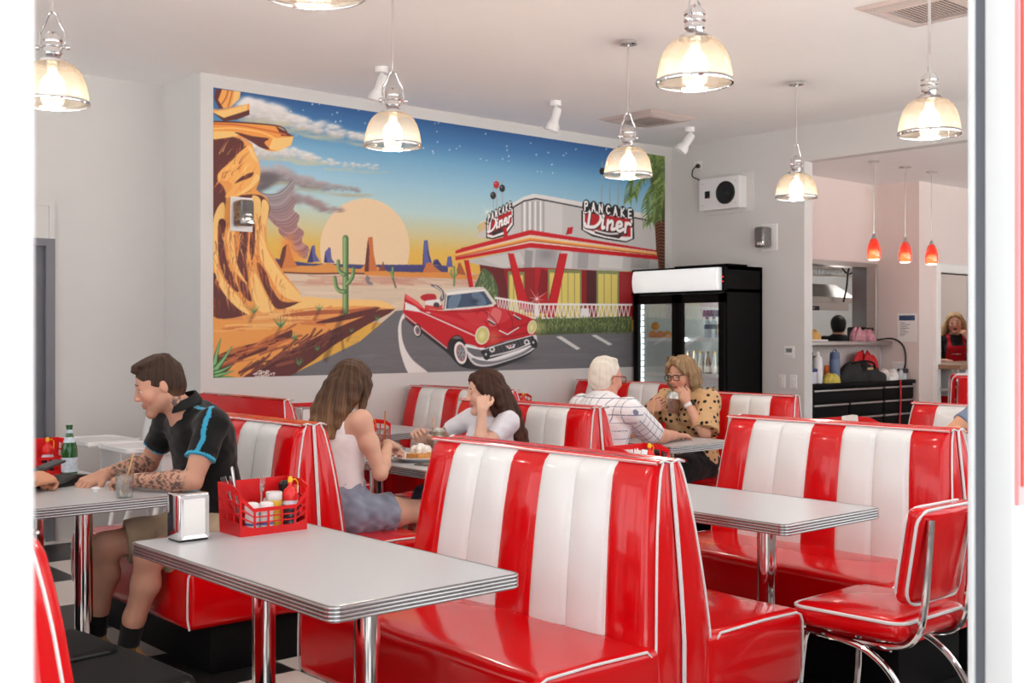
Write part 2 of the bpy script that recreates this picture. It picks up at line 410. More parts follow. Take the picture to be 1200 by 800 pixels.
cumulus(A1, [(240, 215), (330, 225), (450, 262), (600, 298), (830, 335)], 200, 44, 16, (236, 232, 228), (150, 150, 148), 5)
cumulus(A1, [(280, 400), (360, 405), (470, 410), (600, 445), (860, 470)], 150, 32, 9, (232, 228, 222), (152, 152, 150), 6)
# sun, then the column of smoke
Z(0, 0, 1).ell((427.5, 291), 52.5, 58.5, (224, 191, 150))
cumulus(A1, [(320, 520), (400, 510), (500, 540), (620, 562), (770, 574)], 150, 36, 8, (176, 166, 168), (84, 78, 84), 8)
puffs(A1, [(400, 580), (520, 620), (600, 655), (690, 664)], 110, 32, 8, (150, 128, 130), (120, 100, 104), 26, .5)
puffs(A1, [(260, 590), (310, 540), (340, 500)], 90, 24, 30, (120, 112, 116), (70, 64, 68), 26, .55)
for i in range(200):
    t = i/200; cx = 350+(t**1.3)*160; cy = 560+t*330; rw = 78*(1-t)**1.1+22+10*sin(t*30)
    cc = mix(mix((92, 86, 92), (176, 168, 170), RN.random()), mix((120, 74, 74), (186, 140, 138), RN.random()), min(1, t*1.4))
    A1.line([(cx-rw, cy-rw*.25), (cx-rw*.4, cy+rw*.28), (cx+rw*.4, cy+rw*.26), (cx+rw, cy-rw*.3)], 9-4*t, cc, True, .75)
puffs(A2, [(420, 80), (430, 120), (470, 170)], 60, 22, 26, (224, 140, 70), (214, 120, 60), 30, .3)
# far mesas and blue hills
A2.poly([(365, 170), (540, 195), (640, 195), (760, 200), (1060, 200), (1180, 205), (1180, 240), (365, 235)], (58, 58, 104))
BLU, BLD = (82, 84, 140), (50, 48, 92)
for P, q in (([(520, 190), (542, 112), (556, 108), (560, 150), (580, 185)], 548), ([(598, 190), (604, 140), (622, 118), (630, 122), (634, 170), (650, 192)], 616),
             ([(1060, 200), (1066, 88), (1084, 84), (1092, 150), (1108, 200)], 1082), ([(1108, 200), (1114, 176), (1130, 174), (1142, 200)], 1124)):
    A2.poly(P, BLU); A2.poly([(q, P[0][1])]+[p for p in P if p[0] <= q], BLD)
A3.poly([(265, 360), (270, 322), (284, 320), (290, 362)], BLU); A3.poly([(180, 352), (181, 262), (192, 260), (200, 330), (214, 356)], BLU); A3.poly([(216, 350), (232, 330), (250, 356)], BLD)
A3.line([(196, 300), (204, 340)], 5, BLD)
# desert floor
A2.poly([(380, 225), (1180, 240), (1300, 240), (1300, 470), (380, 470)], (206, 184, 158))
A3.poly([(-40, 385), (380, 395), (420, 470), (420, 560), (-40, 560)], (206, 184, 158))
for i in range(60):
    x = RN.uniform(420, 1250); y = RN.uniform(245, 295); A2.line([(x, y), (x+60, y+RN.uniform(-6, 6)), (x+150, y+RN.uniform(-4, 8))], RN.uniform(4, 12), mix((172, 110, 96), (206, 170, 146), RN.random()), True, .6, soft=2)
for i in range(40):
    x = RN.uniform(420, 1100); y = RN.uniform(300, 400); A2.line([(x, y), (x+70, y+RN.uniform(-6, 6)), (x+170, y+RN.uniform(-4, 8))], RN.uniform(4, 10), mix((190, 172, 146), (224, 200, 172), RN.random()), True, .6, soft=2)
A2.poly([(380, 210), (470, 205), (560, 205), (620, 190), (690, 215), (770, 220), (800, 190), (900, 232), (1060, 236), (1090, 195), (1130, 235), (1180, 235), (1300, 250), (1300, 262), (1100, 250), (900, 245), (700, 245), (600, 240), (480, 240), (400, 232)], (206, 132, 66))
A2.line([(400, 236), (560, 242), (720, 240), (900, 246), (1200, 252)], 7, (96, 48, 40), True)
for P, c in (([(380, 220), (405, 120), (434, 98), (450, 160), (476, 212)], (196, 112, 58)), ([(380, 220), (405, 120), (424, 104), (418, 160), (400, 222)], (92, 46, 40)),
             ([(788, 232), (796, 150), (806, 72), (826, 70), (832, 150), (846, 220), (850, 235)], (186, 100, 56)), ([(788, 232), (796, 150), (804, 80), (812, 130), (808, 232)], (88, 44, 40)),
             ([(850, 232), (868, 205), (876, 182), (886, 232)], (120, 62, 44)), ([(1060, 240), (1080, 205), (1100, 190), (1130, 225), (1150, 245)], (190, 106, 56)), ([(1060, 240), (1085, 210), (1100, 240)], (100, 50, 40))):
    A2.poly(P, c)
A3.poly([(175, 385), (190, 348), (204, 342), (222, 360), (245, 378), (290, 395)], (186, 104, 58)); A3.poly([(300, 400), (310, 345), (318, 345), (330, 370), (345, 405)], (150, 78, 48))
A3.poly([(-40, 378), (20, 375), (120, 382), (250, 380), (380, 396), (380, 408), (120, 398), (-40, 392)], (206, 128, 60))
# distant bends of the road
for P in ([(800, 250), (815, 262), (812, 275), (832, 292), (805, 292), (793, 268)],): A2.poly(P, (112, 110, 114), True)
A3.poly([(205, 428), (232, 430), (254, 450), (258, 480), (236, 490), (246, 455)], (88, 88, 92), True); A3.line([(222, 432), (246, 450), (250, 478)], 3, (226, 222, 216), True)
def cact(sh, x, y0, y1, w_, arms):
    G, GD = (108, 142, 84), (58, 92, 62)
    for (p, ww) in [([(x, y0), (x, y1)], w_)]+[(q, w_*.62) for q in arms]:
        sh.line(p, ww, GD, True); sh.line([(a-w_*.12, b_) for a, b_ in p], ww*.62, G, True); sh.line([(a-w_*.2, b_) for a, b_ in p], ww*.14, (150, 178, 120), True)
cact(A2, 920, 214, 262, 12, [[(908, 236), (920, 246)]]); A2.line([(922, 262), (936, 306)], 7, (90, 70, 60), a=.7)
cact(A3, 294, 362, 428, 9, [[(283, 372), (283, 392), (294, 398)], [(305, 370), (305, 388), (294, 394)]]); cact(A3, 65, 364, 405, 9, [[(58, 378), (65, 386)]]); A3.line([(66, 404), (74, 436)], 5, (90, 70, 60), a=.7)
# asphalt
A5.poly([(-300, 600), (-160, 470), (-60, 310), (10, 178), (60, 172), (120, 300), (690, 285), (1300, 265), (1300, 600)], (99, 98, 102))
A3.poly([(-600, 900), (-60, 640), (76, 525), (120, 520), (600, 600), (1100, 600), (1100, 900)], (99, 98, 102))
for i in range(260):
    x = RN.uniform(-200, 1150); y = RN.uniform(300, 480); A5.line([(x, y), (x+RN.uniform(40, 140), y+RN.uniform(-6, 6))], RN.uniform(2, 8), mix((84, 83, 88), (122, 120, 124), RN.random()), a=.28, soft=2.5)
A2.poly([(972, 425), (985, 440), (962, 470), (968, 560), (1010, 640), (1090, 712), (1005, 718), (960, 620), (946, 520), (952, 465)], (226, 223, 218), True)
A5.poly([(764, 296), (790, 294), (880, 352), (862, 358)], (206, 205, 204)); A5.poly([(930, 290), (952, 287), (1030, 332), (1012, 337)], (206, 205, 204))
# orange ledge on the left
OR, LO, DK, MD = (222, 142, 72), (240, 186, 110), (86, 44, 42), (160, 84, 54)
A2.poly([(80, 430), (300, 420), (480, 360), (640, 362), (860, 368), (930, 405), (905, 425), (800, 480), (640, 580), (560, 640), (430, 728), (80, 740)], OR)
A2.poly([(500, 352), (640, 360), (860, 368), (932, 406), (860, 400), (760, 392), (600, 400), (420, 405)], LO, True)
A2.poly([(932, 406), (905, 428), (800, 482), (640, 580), (555, 645), (430, 728), (200, 736), (300, 680), (480, 580), (600, 520), (760, 452), (860, 410)], DK)
for i in range(70):
    t = RN.random(); x = 560-380*t+RN.uniform(-20, 120)*(1-t); y = 560+170*t+RN.uniform(-30, 20); A2.line([(x, y), (x+RN.uniform(30, 90), y-RN.uniform(14, 60))], RN.uniform(4, 14), mix((132, 74, 60), (64, 34, 36), RN.random()), True, .8)
A2.poly([(80, 640), (180, 590), (300, 560), (420, 515), (448, 505), (440, 545), (330, 600), (200, 650), (140, 700), (80, 700)], DK, True)
for i in range(40):
    x = RN.uniform(85, 430); y = 660-(x-85)*.36+RN.uniform(-34, 40); A2.line([(x, y), (x+RN.uniform(40, 110), y-RN.uniform(10, 40))], RN.uniform(4, 12), mix((128, 66, 48), (210, 120, 66), RN.random()), True, .8)
for i in range(70):
    x = RN.uniform(85, 560); y = RN.uniform(440, 510)-(x-85)*.08; A2.line([(x, y), (x+60, y+RN.uniform(-8, 4)), (x+RN.uniform(80, 200), y+RN.uniform(-14, 6))], RN.uniform(3, 10), mix((190, 96, 56), (246, 196, 120), RN.random()), True, .75)
A2.poly([(400, 436), (560, 412), (700, 410), (850, 395), (780, 420), (600, 432), (480, 440)], MD, True); A2.poly([(560, 470), (700, 432), (800, 410), (862, 400), (800, 436), (640, 470)], DK, True)
# standing rocks, light faces with dark clefts
A2.poly([(80, -60), (260, -60), (330, 10), (330, 110), (412, 240), (490, 335), (495, 375), (390, 408), (300, 420), (250, 437), (80, 442)], OR)
A1.poly([(75, 330), (180, 318), (262, 352), (290, 440), (300, 520), (280, 570), (335, 610), (345, 650), (325, 760), (330, 860), (75, 860)], OR)
for P in ([(75, 330), (180, 325), (225, 360), (170, 430), (100, 510), (130, 560), (140, 620), (110, 800), (75, 860)], [(170, 545), (215, 505), (262, 488), (225, 522)], [(130, 470), (190, 400), (235, 365), (205, 440), (160, 500)][::-1]):
    A1.poly(P, DK, True)
A1.poly([(100, 505), (170, 430), (242, 362), (262, 372), (296, 450), (296, 520), (240, 575), (160, 605), (136, 600), (170, 545)], (236, 160, 84), True)
A1.poly([(180, 540), (220, 505), (268, 488), (258, 510), (214, 528)], DK, True); A1.poly([(240, 366), (262, 372), (292, 446), (262, 420)], LO); A1.poly([(296, 520), (240, 575), (170, 604), (240, 560), (280, 500)], LO, True)
A1.poly([(200, 600), (300, 595), (345, 645), (330, 690), (280, 640)], DK, True)
for P, c in (([(80, 720), (110, 640), (134, 640), (128, 740), (110, 900), (80, 900)], LO), ([(262, 600), (302, 618), (296, 720), (282, 800), (270, 800), (272, 680)], LO), ([(308, 624), (342, 646), (326, 740), (318, 860), (300, 800)], LO)):
    A1.poly(P, c, True)
for P in ([(105, 0), (140, 0), (130, 90), (150, 200), (200, 320), (170, 310), (130, 250), (105, 160)], [(200, 0), (245, 0), (240, 120), (236, 190), (246, 300), (228, 290), (190, 220), (205, 100)],
          [(195, 240), (240, 300), (260, 370), (226, 350), (200, 300)], [(290, 190), (330, 240), (350, 300), (400, 370), (480, 376), (385, 408), (340, 350), (300, 260)], [(80, 240), (130, 320), (190, 400), (240, 432), (80, 440)],
          [(262, 10), (275, 0), (276, 100), (262, 180), (250, 110)]):
    A2.poly(P, DK, True)
for P in ([(150, 40), (180, 20), (178, 120), (200, 220), (240, 290), (190, 240), (150, 140)], [(256, 200), (290, 260), (330, 350), (366, 408), (300, 420), (262, 330)], [(300, 30), (322, 20), (330, 120), (400, 240), (488, 340), (488, 372), (400, 340), (340, 240), (300, 160)],
          [(84, 190), (130, 270), (200, 350), (252, 434), (180, 390), (110, 300)]):
    A2.poly(P, LO, True); 
for i in range(60):
    x = RN.uniform(90, 330); y = RN.uniform(-30, 330)
    if x > 330-(-y*.2) or x < 90: continue
    A2.line([(x, y), (x+RN.uniform(-6, 10), y+40), (x+RN.uniform(0, 36), y+RN.uniform(60, 120))], RN.uniform(3, 7), (210, 112, 58) if RN.random() < .6 else (120, 62, 46), True, .75, taper=True)
for i in range(150):
    x = RN.uniform(84, 470); y = RN.uniform(-40, 420); xm = 330 if y < 110 else 330+(y-110)*.62
    if x > xm-24: continue
    A2.line([(x, y), (x+RN.uniform(-8, 8), y+26), (x+RN.uniform(-6, 26), y+RN.uniform(40, 90))], RN.uniform(2, 6), ((120, 56, 38), (226, 110, 48), (250, 196, 118), (176, 78, 40))[i % 4], True, .7, taper=True)
for i in range(60):
    x = RN.uniform(84, 300); y = RN.uniform(335, 590)
    A1.line([(x, y), (x+RN.uniform(4, 20), y-RN.uniform(10, 30)), (x+RN.uniform(20, 50), y-RN.uniform(20, 60))], RN.uniform(3, 7), ((120, 56, 38), (226, 110, 48), (250, 196, 118))[i % 3], True, .6, taper=True) if x < 210+(y-335)*.3 else None
# balanced rocks on top
A1.poly([(96, 98), (208, 112), (206, 140), (165, 182), (112, 194), (84, 140)], (232, 152, 78)); A1.poly([(96, 98), (122, 100), (104, 150), (128, 190), (108, 192), (84, 140)], DK); A1.poly([(180, 108), (208, 112), (200, 148), (166, 176), (176, 140)], LO)
A1.line([(150, 105), (140, 140), (120, 170)], 6, MD, True); A1.line([(170, 108), (160, 150), (150, 180)], 5, MD, True)
A1.poly([(75, 192), (112, 196), (170, 184), (250, 168), (250, 218), (190, 240), (130, 246), (75, 206)], (230, 148, 74)); A1.poly([(75, 206), (130, 232), (250, 196), (250, 220), (190, 242), (130, 250)], DK); A1.poly([(75, 206), (130, 234), (238, 200), (240, 172), (150, 196)], LO)
A1.poly([(75, 252), (200, 256), (380, 272), (424, 300), (458, 320), (446, 362), (378, 392), (330, 386), (270, 350), (180, 318), (75, 330)], (230, 140, 66))
A1.poly([(75, 300), (120, 296), (200, 300), (190, 318), (120, 330), (75, 332)], LO, True); A1.poly([(180, 300), (260, 318), (340, 330), (320, 350), (345, 382), (300, 372), (250, 340)], DK, True); A1.poly([(360, 330), (456, 322), (444, 362), (380, 390), (340, 376)], LO)
A1.poly([(372, 272), (424, 300), (456, 320), (400, 318)], DK); A1.line([(80, 262), (200, 268), (330, 292), (420, 312)], 7, (196, 92, 48), True); A1.line([(80, 285), (180, 282), (300, 300), (370, 330)], 6, (246, 186, 104), True); A1.line([(75, 251), (200, 255), (380, 271), (424, 298)], 6, (70, 34, 36), True)
# plants
cact(A2, 700, 78, 418, 30, [[(666, 186), (668, 220), (682, 240), (696, 246)], [(650, 262), (656, 300), (672, 322), (696, 326)], [(736, 220), (734, 250), (722, 274), (704, 292)]])
A2.line([(690, 420), (660, 500), (606, 640)], 26, (50, 34, 34), True, .45, soft=5); A2.line([(676, 500), (690, 600)], 12, (50, 40, 40), True, .4, soft=3)
for (x, y, s_) in ((395, 490, 30), (272, 424, 22), (576, 414, 18), (460, 550, 20), (482, 668, 22), (568, 600, 16), (728, 514, 13), (848, 458, 14)):
    A2.line([(x, y), (x-20, y+40)], 14, (60, 34, 34), a=.35, soft=4)
    for k in range(5): A2.line([(x, y), (x+(k-2)*s_*.3, y-s_*.6), (x+(k-2)*s_*.55, y-s_*(1.9-.25*abs(k-2)))], s_*.32, (96, 150, 92) if k % 2 else (56, 104, 70), True, taper=True)
for (p, ww) in (([(85, 690), (95, 620), (116, 545)], 34), ([(90, 690), (130, 640), (170, 580)], 34), ([(90, 705), (130, 690), (172, 668)], 24), ([(90, 720), (140, 706), (178, 696)], 22), ([(90, 735), (140, 726), (186, 728)], 20)):
    A2.line(p, ww, (40, 84, 54), True, taper=True); A2.line(p, ww*.55, (122, 172, 110), True, taper=True)
# signature
for p in ([(268, 712), (282, 706), (300, 694), (296, 716)], [(270, 712), (300, 708), (318, 704)], [(306, 694), (306, 718), (320, 714), (324, 702), (306, 698)], [(330, 694), (328, 718), (344, 714), (330, 706), (342, 698), (330, 695)], [(276, 720), (310, 722), (336, 718)], [(350, 706), (352, 714), (356, 708)], [(360, 706), (368, 706), (363, 716)]):
    A2.line(p, 3.4, (232, 226, 216), True)
# ---- the diner building
GRY, GR2, GRD = (186, 182, 180), (214, 210, 207), (132, 129, 130)
A3.poly([(383, 204), (410, 185), (555, 98), (592, 87), (640, 94), (1030, 166), (1070, 172), (1070, 310), (580, 240), (383, 250)], GRY)
A3.poly([(555, 98), (592, 87), (640, 94), (1040, 166), (1040, 186), (640, 112), (598, 104), (555, 112), (400, 204), (383, 210), (390, 196)], GR2)
for k in range(9): A3.poly([(546+k*10, 118-k*.6), (551+k*10, 118-k*.6), (551+k*10, 232), (546+k*10, 232)], (232, 230, 228) if k % 2 else (150, 147, 148))
A3.poly([(636, 112), (700, 124), (700, 240), (636, 232)], (206, 202, 200), a=.6)
A3.line([(385, 214), (556, 114), (600, 105), (640, 112), (1040, 190)], 5, (36, 34, 36)); A3.poly([(383, 204), (410, 187), (414, 216), (386, 236)], (196, 172, 120))
A3.poly([(330, 338), (580, 286), (1066, 332), (1066, 372), (880, 378), (600, 364), (480, 368), (395, 354)], (176, 174, 172))
for (x0, x1, c) in ((560, 590, (126, 124, 126)), (600, 680, (150, 148, 150)), (700, 740, (206, 204, 200)), (760, 800, (140, 138, 140)), (840, 930, (206, 203, 199)), (960, 1030, (150, 148, 146))):
    A3.poly([(x0, 296), (x1, 300), (x1-6, 368), (x0-4, 364)], c, a=.75)
A3.ell((640, 312), 50, 40, (118, 116, 120), soft=1, a=.7); A3.poly([(400, 330), (540, 304), (560, 350), (470, 362)], (198, 196, 192), a=.7)
A3.poly([(390, 352), (480, 366), (600, 362), (880, 376), (1000, 380), (1000, 560), (430, 520), (400, 430)], (134, 24, 28))
A3.poly([(390, 352), (480, 366), (500, 480), (450, 470), (400, 400)], (92, 26, 28)); A3.poly([(598, 362), (660, 366), (660, 500), (598, 500)], (166, 22, 28)); A3.poly([(790, 372), (830, 374), (830, 500), (790, 500)], (70, 26, 28)); A3.poly([(620, 364), (650, 380), (640, 460), (604, 470)], (120, 20, 26))
for (x0, x1, y0) in ((498, 556, 384), (648, 770, 376), (830, 910, 380)):
    A3.poly([(x0-2, y0-8), (x1+2, y0-4), (x1+2, 560), (x0-2, 560)], (116, 124, 78)); A3.poly([(x0+4, y0+6), (x1-4, y0+8), (x1-4, 560), (x0+4, 560)], (214, 192, 96))
    n = max(1, int((x1-x0)/28))
    for k in range(1, n+1): A3.line([(x0+(x1-x0)*k/(n+1), y0), (x0+(x1-x0)*k/(n+1), 560)], 3.5, (124, 120, 86))
RD = (186, 22, 30)
for P in ([(497, 310), (518, 310), (580, 520), (540, 520)], [(690, 310), (720, 310), (668, 560), (632, 560)], [(333, 335), (350, 335), (368, 440), (352, 436)], [(478, 226), (490, 222), (496, 246), (482, 248)], [(722, 214), (740, 210), (736, 236), (714, 240)], [(322, 290), (334, 286), (336, 300)]):
    A3.poly(P, RD); A3.line([P[0], P[-1]], 3, (120, 12, 20))
A3.poly([(300, 300), (330, 288), (580, 222), (1064, 300), (1064, 334), (580, 288), (300, 336)], RD)
A3.poly([(300, 311), (580, 240), (1064, 306), (1064, 320), (580, 270), (300, 326)], (224, 196, 176)); A3.line([(300, 318), (580, 256), (1064, 314)], 12, (226, 132, 58)); A3.line([(300, 315), (580, 251), (1064, 312)], 3, (238, 200, 120)); A3.line([(300, 324), (580, 262), (1064, 318)], 3, (150, 60, 40))
# bush, balustrade, hedge
A3.poly([(370, 440), (385, 400), (402, 366), (425, 378), (445, 405), (460, 450), (452, 492), (420, 470), (385, 450)], (70, 86, 58), True)
for i in range(150):
    x = RN.uniform(376, 456); y = RN.uniform(378, 484)
    if abs(x-415) < 20+(y-370)*.24: A3.line([(x, y+8), (x+RN.uniform(-6, 6), y-6)], 4, mix((60, 82, 52), (140, 156, 104), RN.random()), taper=True)
WH = (232, 229, 226)
A3.line([(450, 476), (600, 500), (960, 502)], 7, WH); A3.line([(470, 530), (600, 552), (960, 548)], 5, WH)
for i in range(14): x = 456+i*10.5; y = 477+(x-450)*.16; A3.line([(x, y), (x+5, y+50), (x+10, y)], 3, WH)
for i in range(22): x = 602+i*16; A3.line([(x, 502), (x+8, 550), (x+16, 502)], 4, WH)
A3.poly([(596, 500), (612, 500), (612, 556), (596, 556)], WH); A3.poly([(770, 515), (800, 515), (800, 550), (770, 550)], WH)
A3.poly([(590, 556), (960, 545), (960, 602), (700, 612), (600, 616)], (62, 74, 46))
for i in range(800):
    x = RN.uniform(592, 958); y = RN.uniform(548, 606); A3.line([(x, y+5), (x+RN.uniform(-5, 5), y-7)], 3.4, mix(mix((54, 70, 40), (142, 156, 88), RN.random()), (30, 40, 26), max(0, (y-585)/40)), taper=True)
A3.ell((606, 588), 40, 34, (206, 200, 120), soft=1, a=.55)
# palm on the right
A4.poly([(1040, 320), (1100, 320), (1100, 620), (1076, 620), (1050, 500)], (74, 40, 30))
for i in range(30): y = 330+i*9; A4.line([(1046+i*.6, y+14), (1070, y), (1100, y+6)], 4, (128, 80, 50) if i % 2 else (52, 28, 24), True)
A4.poly([(1000, -60), (1100, -60), (1100, 330), (1040, 320)], (62, 66, 34))
for (p) in ([(1090, 0), (1000, 20), (920, 90), (900, 210)], [(1090, 20), (1020, 60), (960, 110), (930, 190)], [(1095, 60), (1040, 120), (1000, 220), (1010, 340)], [(1095, 40), (1060, 140), (1040, 240), (1030, 330)], [(1095, -30), (1040, -40), (980, -20), (930, 60)], [(1098, 100), (1080, 200), (1070, 320)]):
    Q = openspl(p, 8); A4.line(p, 16, (70, 92, 46), True)
    for j, (x, y) in enumerate(Q):
        for s_ in (-1, 1): A4.line([(x, y), (x-10+s_*16, y+22), (x-14+s_*22, y+46)], 9, mix((58, 82, 40), (132, 152, 84), RN.random()), True, taper=True)
# signs on the roof
def glyphs(sh, word, p0, p1, h, wd, c, slant=0):
    G = {'P': [[(0, 1), (0, 0), (.8, 0), (.95, .25), (.8, .5), (0, .5)]], 'A': [[(0, 1), (.5, 0), (1, 1)], [(.2, .65), (.8, .65)]], 'N': [[(0, 1), (0, 0), (1, 1), (1, 0)]], 'C': [[(1, .15), (.5, 0), (0, .3), (0, .7), (.5, 1), (1, .85)]],
         'K': [[(0, 0), (0, 1)], [(1, 0), (0, .55), (1, 1)]], 'E': [[(1, 0), (0, 0), (0, 1), (1, 1)], [(0, .5), (.8, .5)]]}
    n = len(word)
    for i, ch in enumerate(word):
        t = i/(n-1); cx, cy = p0[0]+(p1[0]-p0[0])*t, p0[1]+(p1[1]-p0[1])*t; w_ = abs(p1[0]-p0[0])/(n-1)*.44
        sh.ell((cx, cy), w_*1.25, h*.78, (28, 27, 29))
    for i, ch in enumerate(word):
        t = i/(n-1); cx, cy = p0[0]+(p1[0]-p0[0])*t, p0[1]+(p1[1]-p0[1])*t; w_ = abs(p1[0]-p0[0])/(n-1)*.40
        for s_ in G[ch]: sh.line([(cx+(a-.5)*w_, cy+(b_-.5)*h) for a, b_ in s_], wd, c)
def diner(sh, p0, p1, h, wd, c):
    D = {'D': [[(.32, .0), (.18, 1)], [(0, .12), (.35, -.02), (.9, .1), (.95, .55), (.6, .95), (.05, 1.0), (.0, .85)]], 'i': [[(.3, .45), (.2, .95), (.5, .9)], [(.38, .2), (.4, .24)]], 'n': [[(.15, .45), (.05, 1)], [(.1, .65), (.5, .45), (.6, .6), (.5, .95), (.8, .9)]],
         'e': [[(.1, .75), (.6, .65), (.55, .45), (.2, .5), (.08, .8), (.35, 1), (.8, .85)]], 'r': [[(.2, .45), (.1, 1)], [(.15, .65), (.45, .45), (.8, .5)]]}
    xs_ = (0, .34, .46, .66, .84); ws = (.34, .14, .22, .2, .17)
    for ch, x, w_ in zip('Diner', xs_, ws):
        for s_ in D[ch]:
            sh.line([(p0[0]+(p1[0]-p0[0])*(x+a*w_), p0[1]+(p1[1]-p0[1])*(x+a*w_)+(b_-.5)*h) for a, b_ in s_], wd, c, True)
for dx in (0, 46, 92): A4.line([(745+dx, 0-dx*.2), (742+dx, 235+dx*.2)], 6, (142, 140, 142))
A4.ell((746, 52), 16, 20, (32, 32, 34)); A4.ell((792, 2), 18, 22, (176, 28, 34))
A4.poly([(628, 270), (925, 312), (926, 432), (880, 452), (770, 436), (690, 418), (628, 380)], (34, 32, 34)); A4.poly([(638, 275), (916, 318), (916, 430), (880, 444), (760, 425), (690, 406), (638, 380)], (236, 233, 230)); A4.poly([(648, 280), (906, 320), (906, 420), (840, 418), (760, 408), (690, 388), (648, 366)], (172, 30, 36))
A4.poly([(700, 378), (880, 396), (840, 430), (760, 416), (704, 400)], (52, 42, 46))
A4.line([(690, 378), (780, 402), (860, 398)], 9, (214, 210, 206), True)
diner(A4, (652, 318), (915, 356), 92, 24, (52, 20, 24)); diner(A4, (650, 314), (912, 352), 92, 17, (244, 240, 238)); glyphs(A4, 'PANCAKE', (656, 246), (902, 290), 46, 9, (240, 238, 236))
for (x, y, y2, c) in ((133, 188, 275, (34, 34, 36)), (151, 128, 262, (170, 34, 36)), (184, 148, 250, (34, 34, 36))):
    A4.line([(x, y-45), (x+2, y2)], 5, (150, 148, 148)); A4.ell((x, y), 16, 21, c); A4.ell((x-4, y-7), 5, 6, (210, 200, 200), soft=1, a=.8)
A4.poly([(92, 318), (250, 252), (250, 352), (208, 412), (130, 434), (94, 428)], (34, 32, 34)); A4.poly([(99, 322), (243, 262), (243, 350), (204, 402), (130, 426), (100, 420)], (234, 231, 228)); A4.poly([(106, 326), (237, 272), (237, 338), (200, 386), (132, 412), (108, 408)], (166, 30, 36)); A4.poly([(120, 398), (222, 352), (196, 390), (132, 414)], (52, 42, 46))
diner(A4, (104, 366), (240, 304), 62, 15, (52, 20, 24)); diner(A4, (103, 364), (239, 302), 62, 10, (244, 240, 238)); glyphs(A4, 'PANCAKE', (110, 312), (230, 244), 36, 6, (240, 238, 236))
A4.poly([(186, 372), (206, 366), (216, 412), (196, 416)], RD)
for (sh, x, y, r) in ((A4, 100, 280, 46), (A3, 604, 480, 46)):
    for k in range(8): a = pi*k/4+.2; sh.line([(x, y), (x+r*cos(a)*(1 if k % 2 else .6), y+r*sin(a)*(1 if k % 2 else .6))], 5, (246, 236, 226), a=.55, soft=1.5, taper=True)
# ---- the red convertible
A5.poly([(60, 210), (150, 290), (255, 372), (330, 440), (470, 446), (600, 400), (660, 360), (640, 330), (250, 300)], (40, 39, 42), True); A5.ell((560, 400), 110, 34, (44, 43, 46), soft=1, a=.8)
CR, CD, CL = (186, 22, 32), (120, 14, 24), (222, 82, 84)
A5.poly([(150, 168), (236, 172), (240, 150), (200, 140), (150, 150)], (196, 60, 60)); A5.poly([(130, 110), (160, 96), (200, 100), (200, 130), (150, 130)], (170, 30, 40), True); A5.poly([(154, 128), (222, 120), (228, 150), (190, 152), (154, 148)], (228, 224, 220)); A5.ell((205, 148), 14, 12, (60, 50, 52))
A5.poly([(58, 95), (118, 132), (150, 168), (240, 176), (470, 152), (565, 178), (640, 205), (668, 222), (672, 262), (664, 292), (540, 312), (420, 350), (350, 340), (320, 296), (290, 292), (262, 318), (254, 352), (150, 272), (66, 212), (50, 182)], CR)
A5.poly([(50, 186), (66, 206), (150, 264), (254, 342), (254, 354), (150, 276), (62, 214)], CD); A5.poly([(58, 96), (116, 132), (146, 166), (130, 160), (62, 118)], CL); A5.line([(52, 192), (150, 268), (254, 350)], 4, (214, 206, 204))
A5.poly([(58, 134), (108, 156), (132, 178), (60, 168)], (232, 229, 226)); A5.line([(58, 168), (132, 180), (250, 232), (388, 294)], 5, (226, 222, 220))
A5.poly([(160, 178), (250, 196), (400, 240), (392, 276), (250, 220)], (206, 52, 58), a=.6); A5.poly([(480, 160), (560, 184), (520, 230), (440, 225), (400, 190)], (206, 56, 60), True, a=.7); A5.poly([(470, 165), (510, 180), (490, 240), (450, 240)], (232, 150, 146), True, a=.5); A5.poly([(300, 180), (380, 180), (440, 250), (380, 240)], (206, 60, 64), True, a=.6)
for p in ([(240, 176), (360, 180), (450, 168)], [(420, 172), (470, 210), (500, 262)], [(540, 180), (560, 220), (560, 262)], [(540, 262), (620, 240), (650, 222)], [(450, 300), (540, 296), (636, 276)]): A5.line(p, 5, CD, True, .8, soft=2)
A5.poly([(244, 78), (330, 66), (424, 64), (440, 78), (484, 142), (470, 156), (240, 174), (232, 160), (246, 100)], (212, 202, 192)); A5.poly([(250, 92), (330, 80), (428, 76), (432, 84), (252, 104)], (236, 230, 222))
A5.poly([(256, 104), (428, 84), (468, 142), (440, 150), (250, 166)], (58, 74, 96)); A5.poly([(270, 110), (320, 100), (300, 160), (262, 162)], (118, 140, 162), True, a=.6); A5.poly([(370, 96), (410, 92), (440, 140), (400, 148)], (108, 130, 154), True, a=.6); A5.ell((385, 130), 28, 16, (40, 50, 66), soft=1); A5.line([(240, 172), (360, 166), (470, 152)], 4, (224, 220, 216)); A5.line([(430, 72), (484, 142)], 5, (226, 222, 216)); A5.line([(250, 98), (240, 168)], 4, (60, 56, 58))
A5.line([(198, 142), (214, 158)], 7, (60, 56, 58)); A5.line([(160, 182), (176, 186)], 4, (230, 226, 224))
for (cx, cy, rx, ry) in ((318, 372, 36, 66), (115, 268, 19, 31)):
    A5.ell((cx+2, cy), rx, ry, (28, 27, 29), rot=-.18); A5.ell((cx, cy), rx*.8, ry*.8, (234, 230, 226), rot=-.18); A5.ell((cx+2, cy), rx*.58, ry*.6, (170, 40, 44), rot=-.18); A5.ell((cx+3, cy), rx*.52, ry*.54, (136, 134, 138), rot=-.18); A5.ell((cx+3, cy), rx*.2, ry*.22, (230, 228, 228), rot=-.18)
    for k in range(8): a = k*pi/4; A5.line([(cx+3, cy), (cx+3+rx*.5*cos(a), cy+ry*.5*sin(a))], 3, (70, 68, 72))
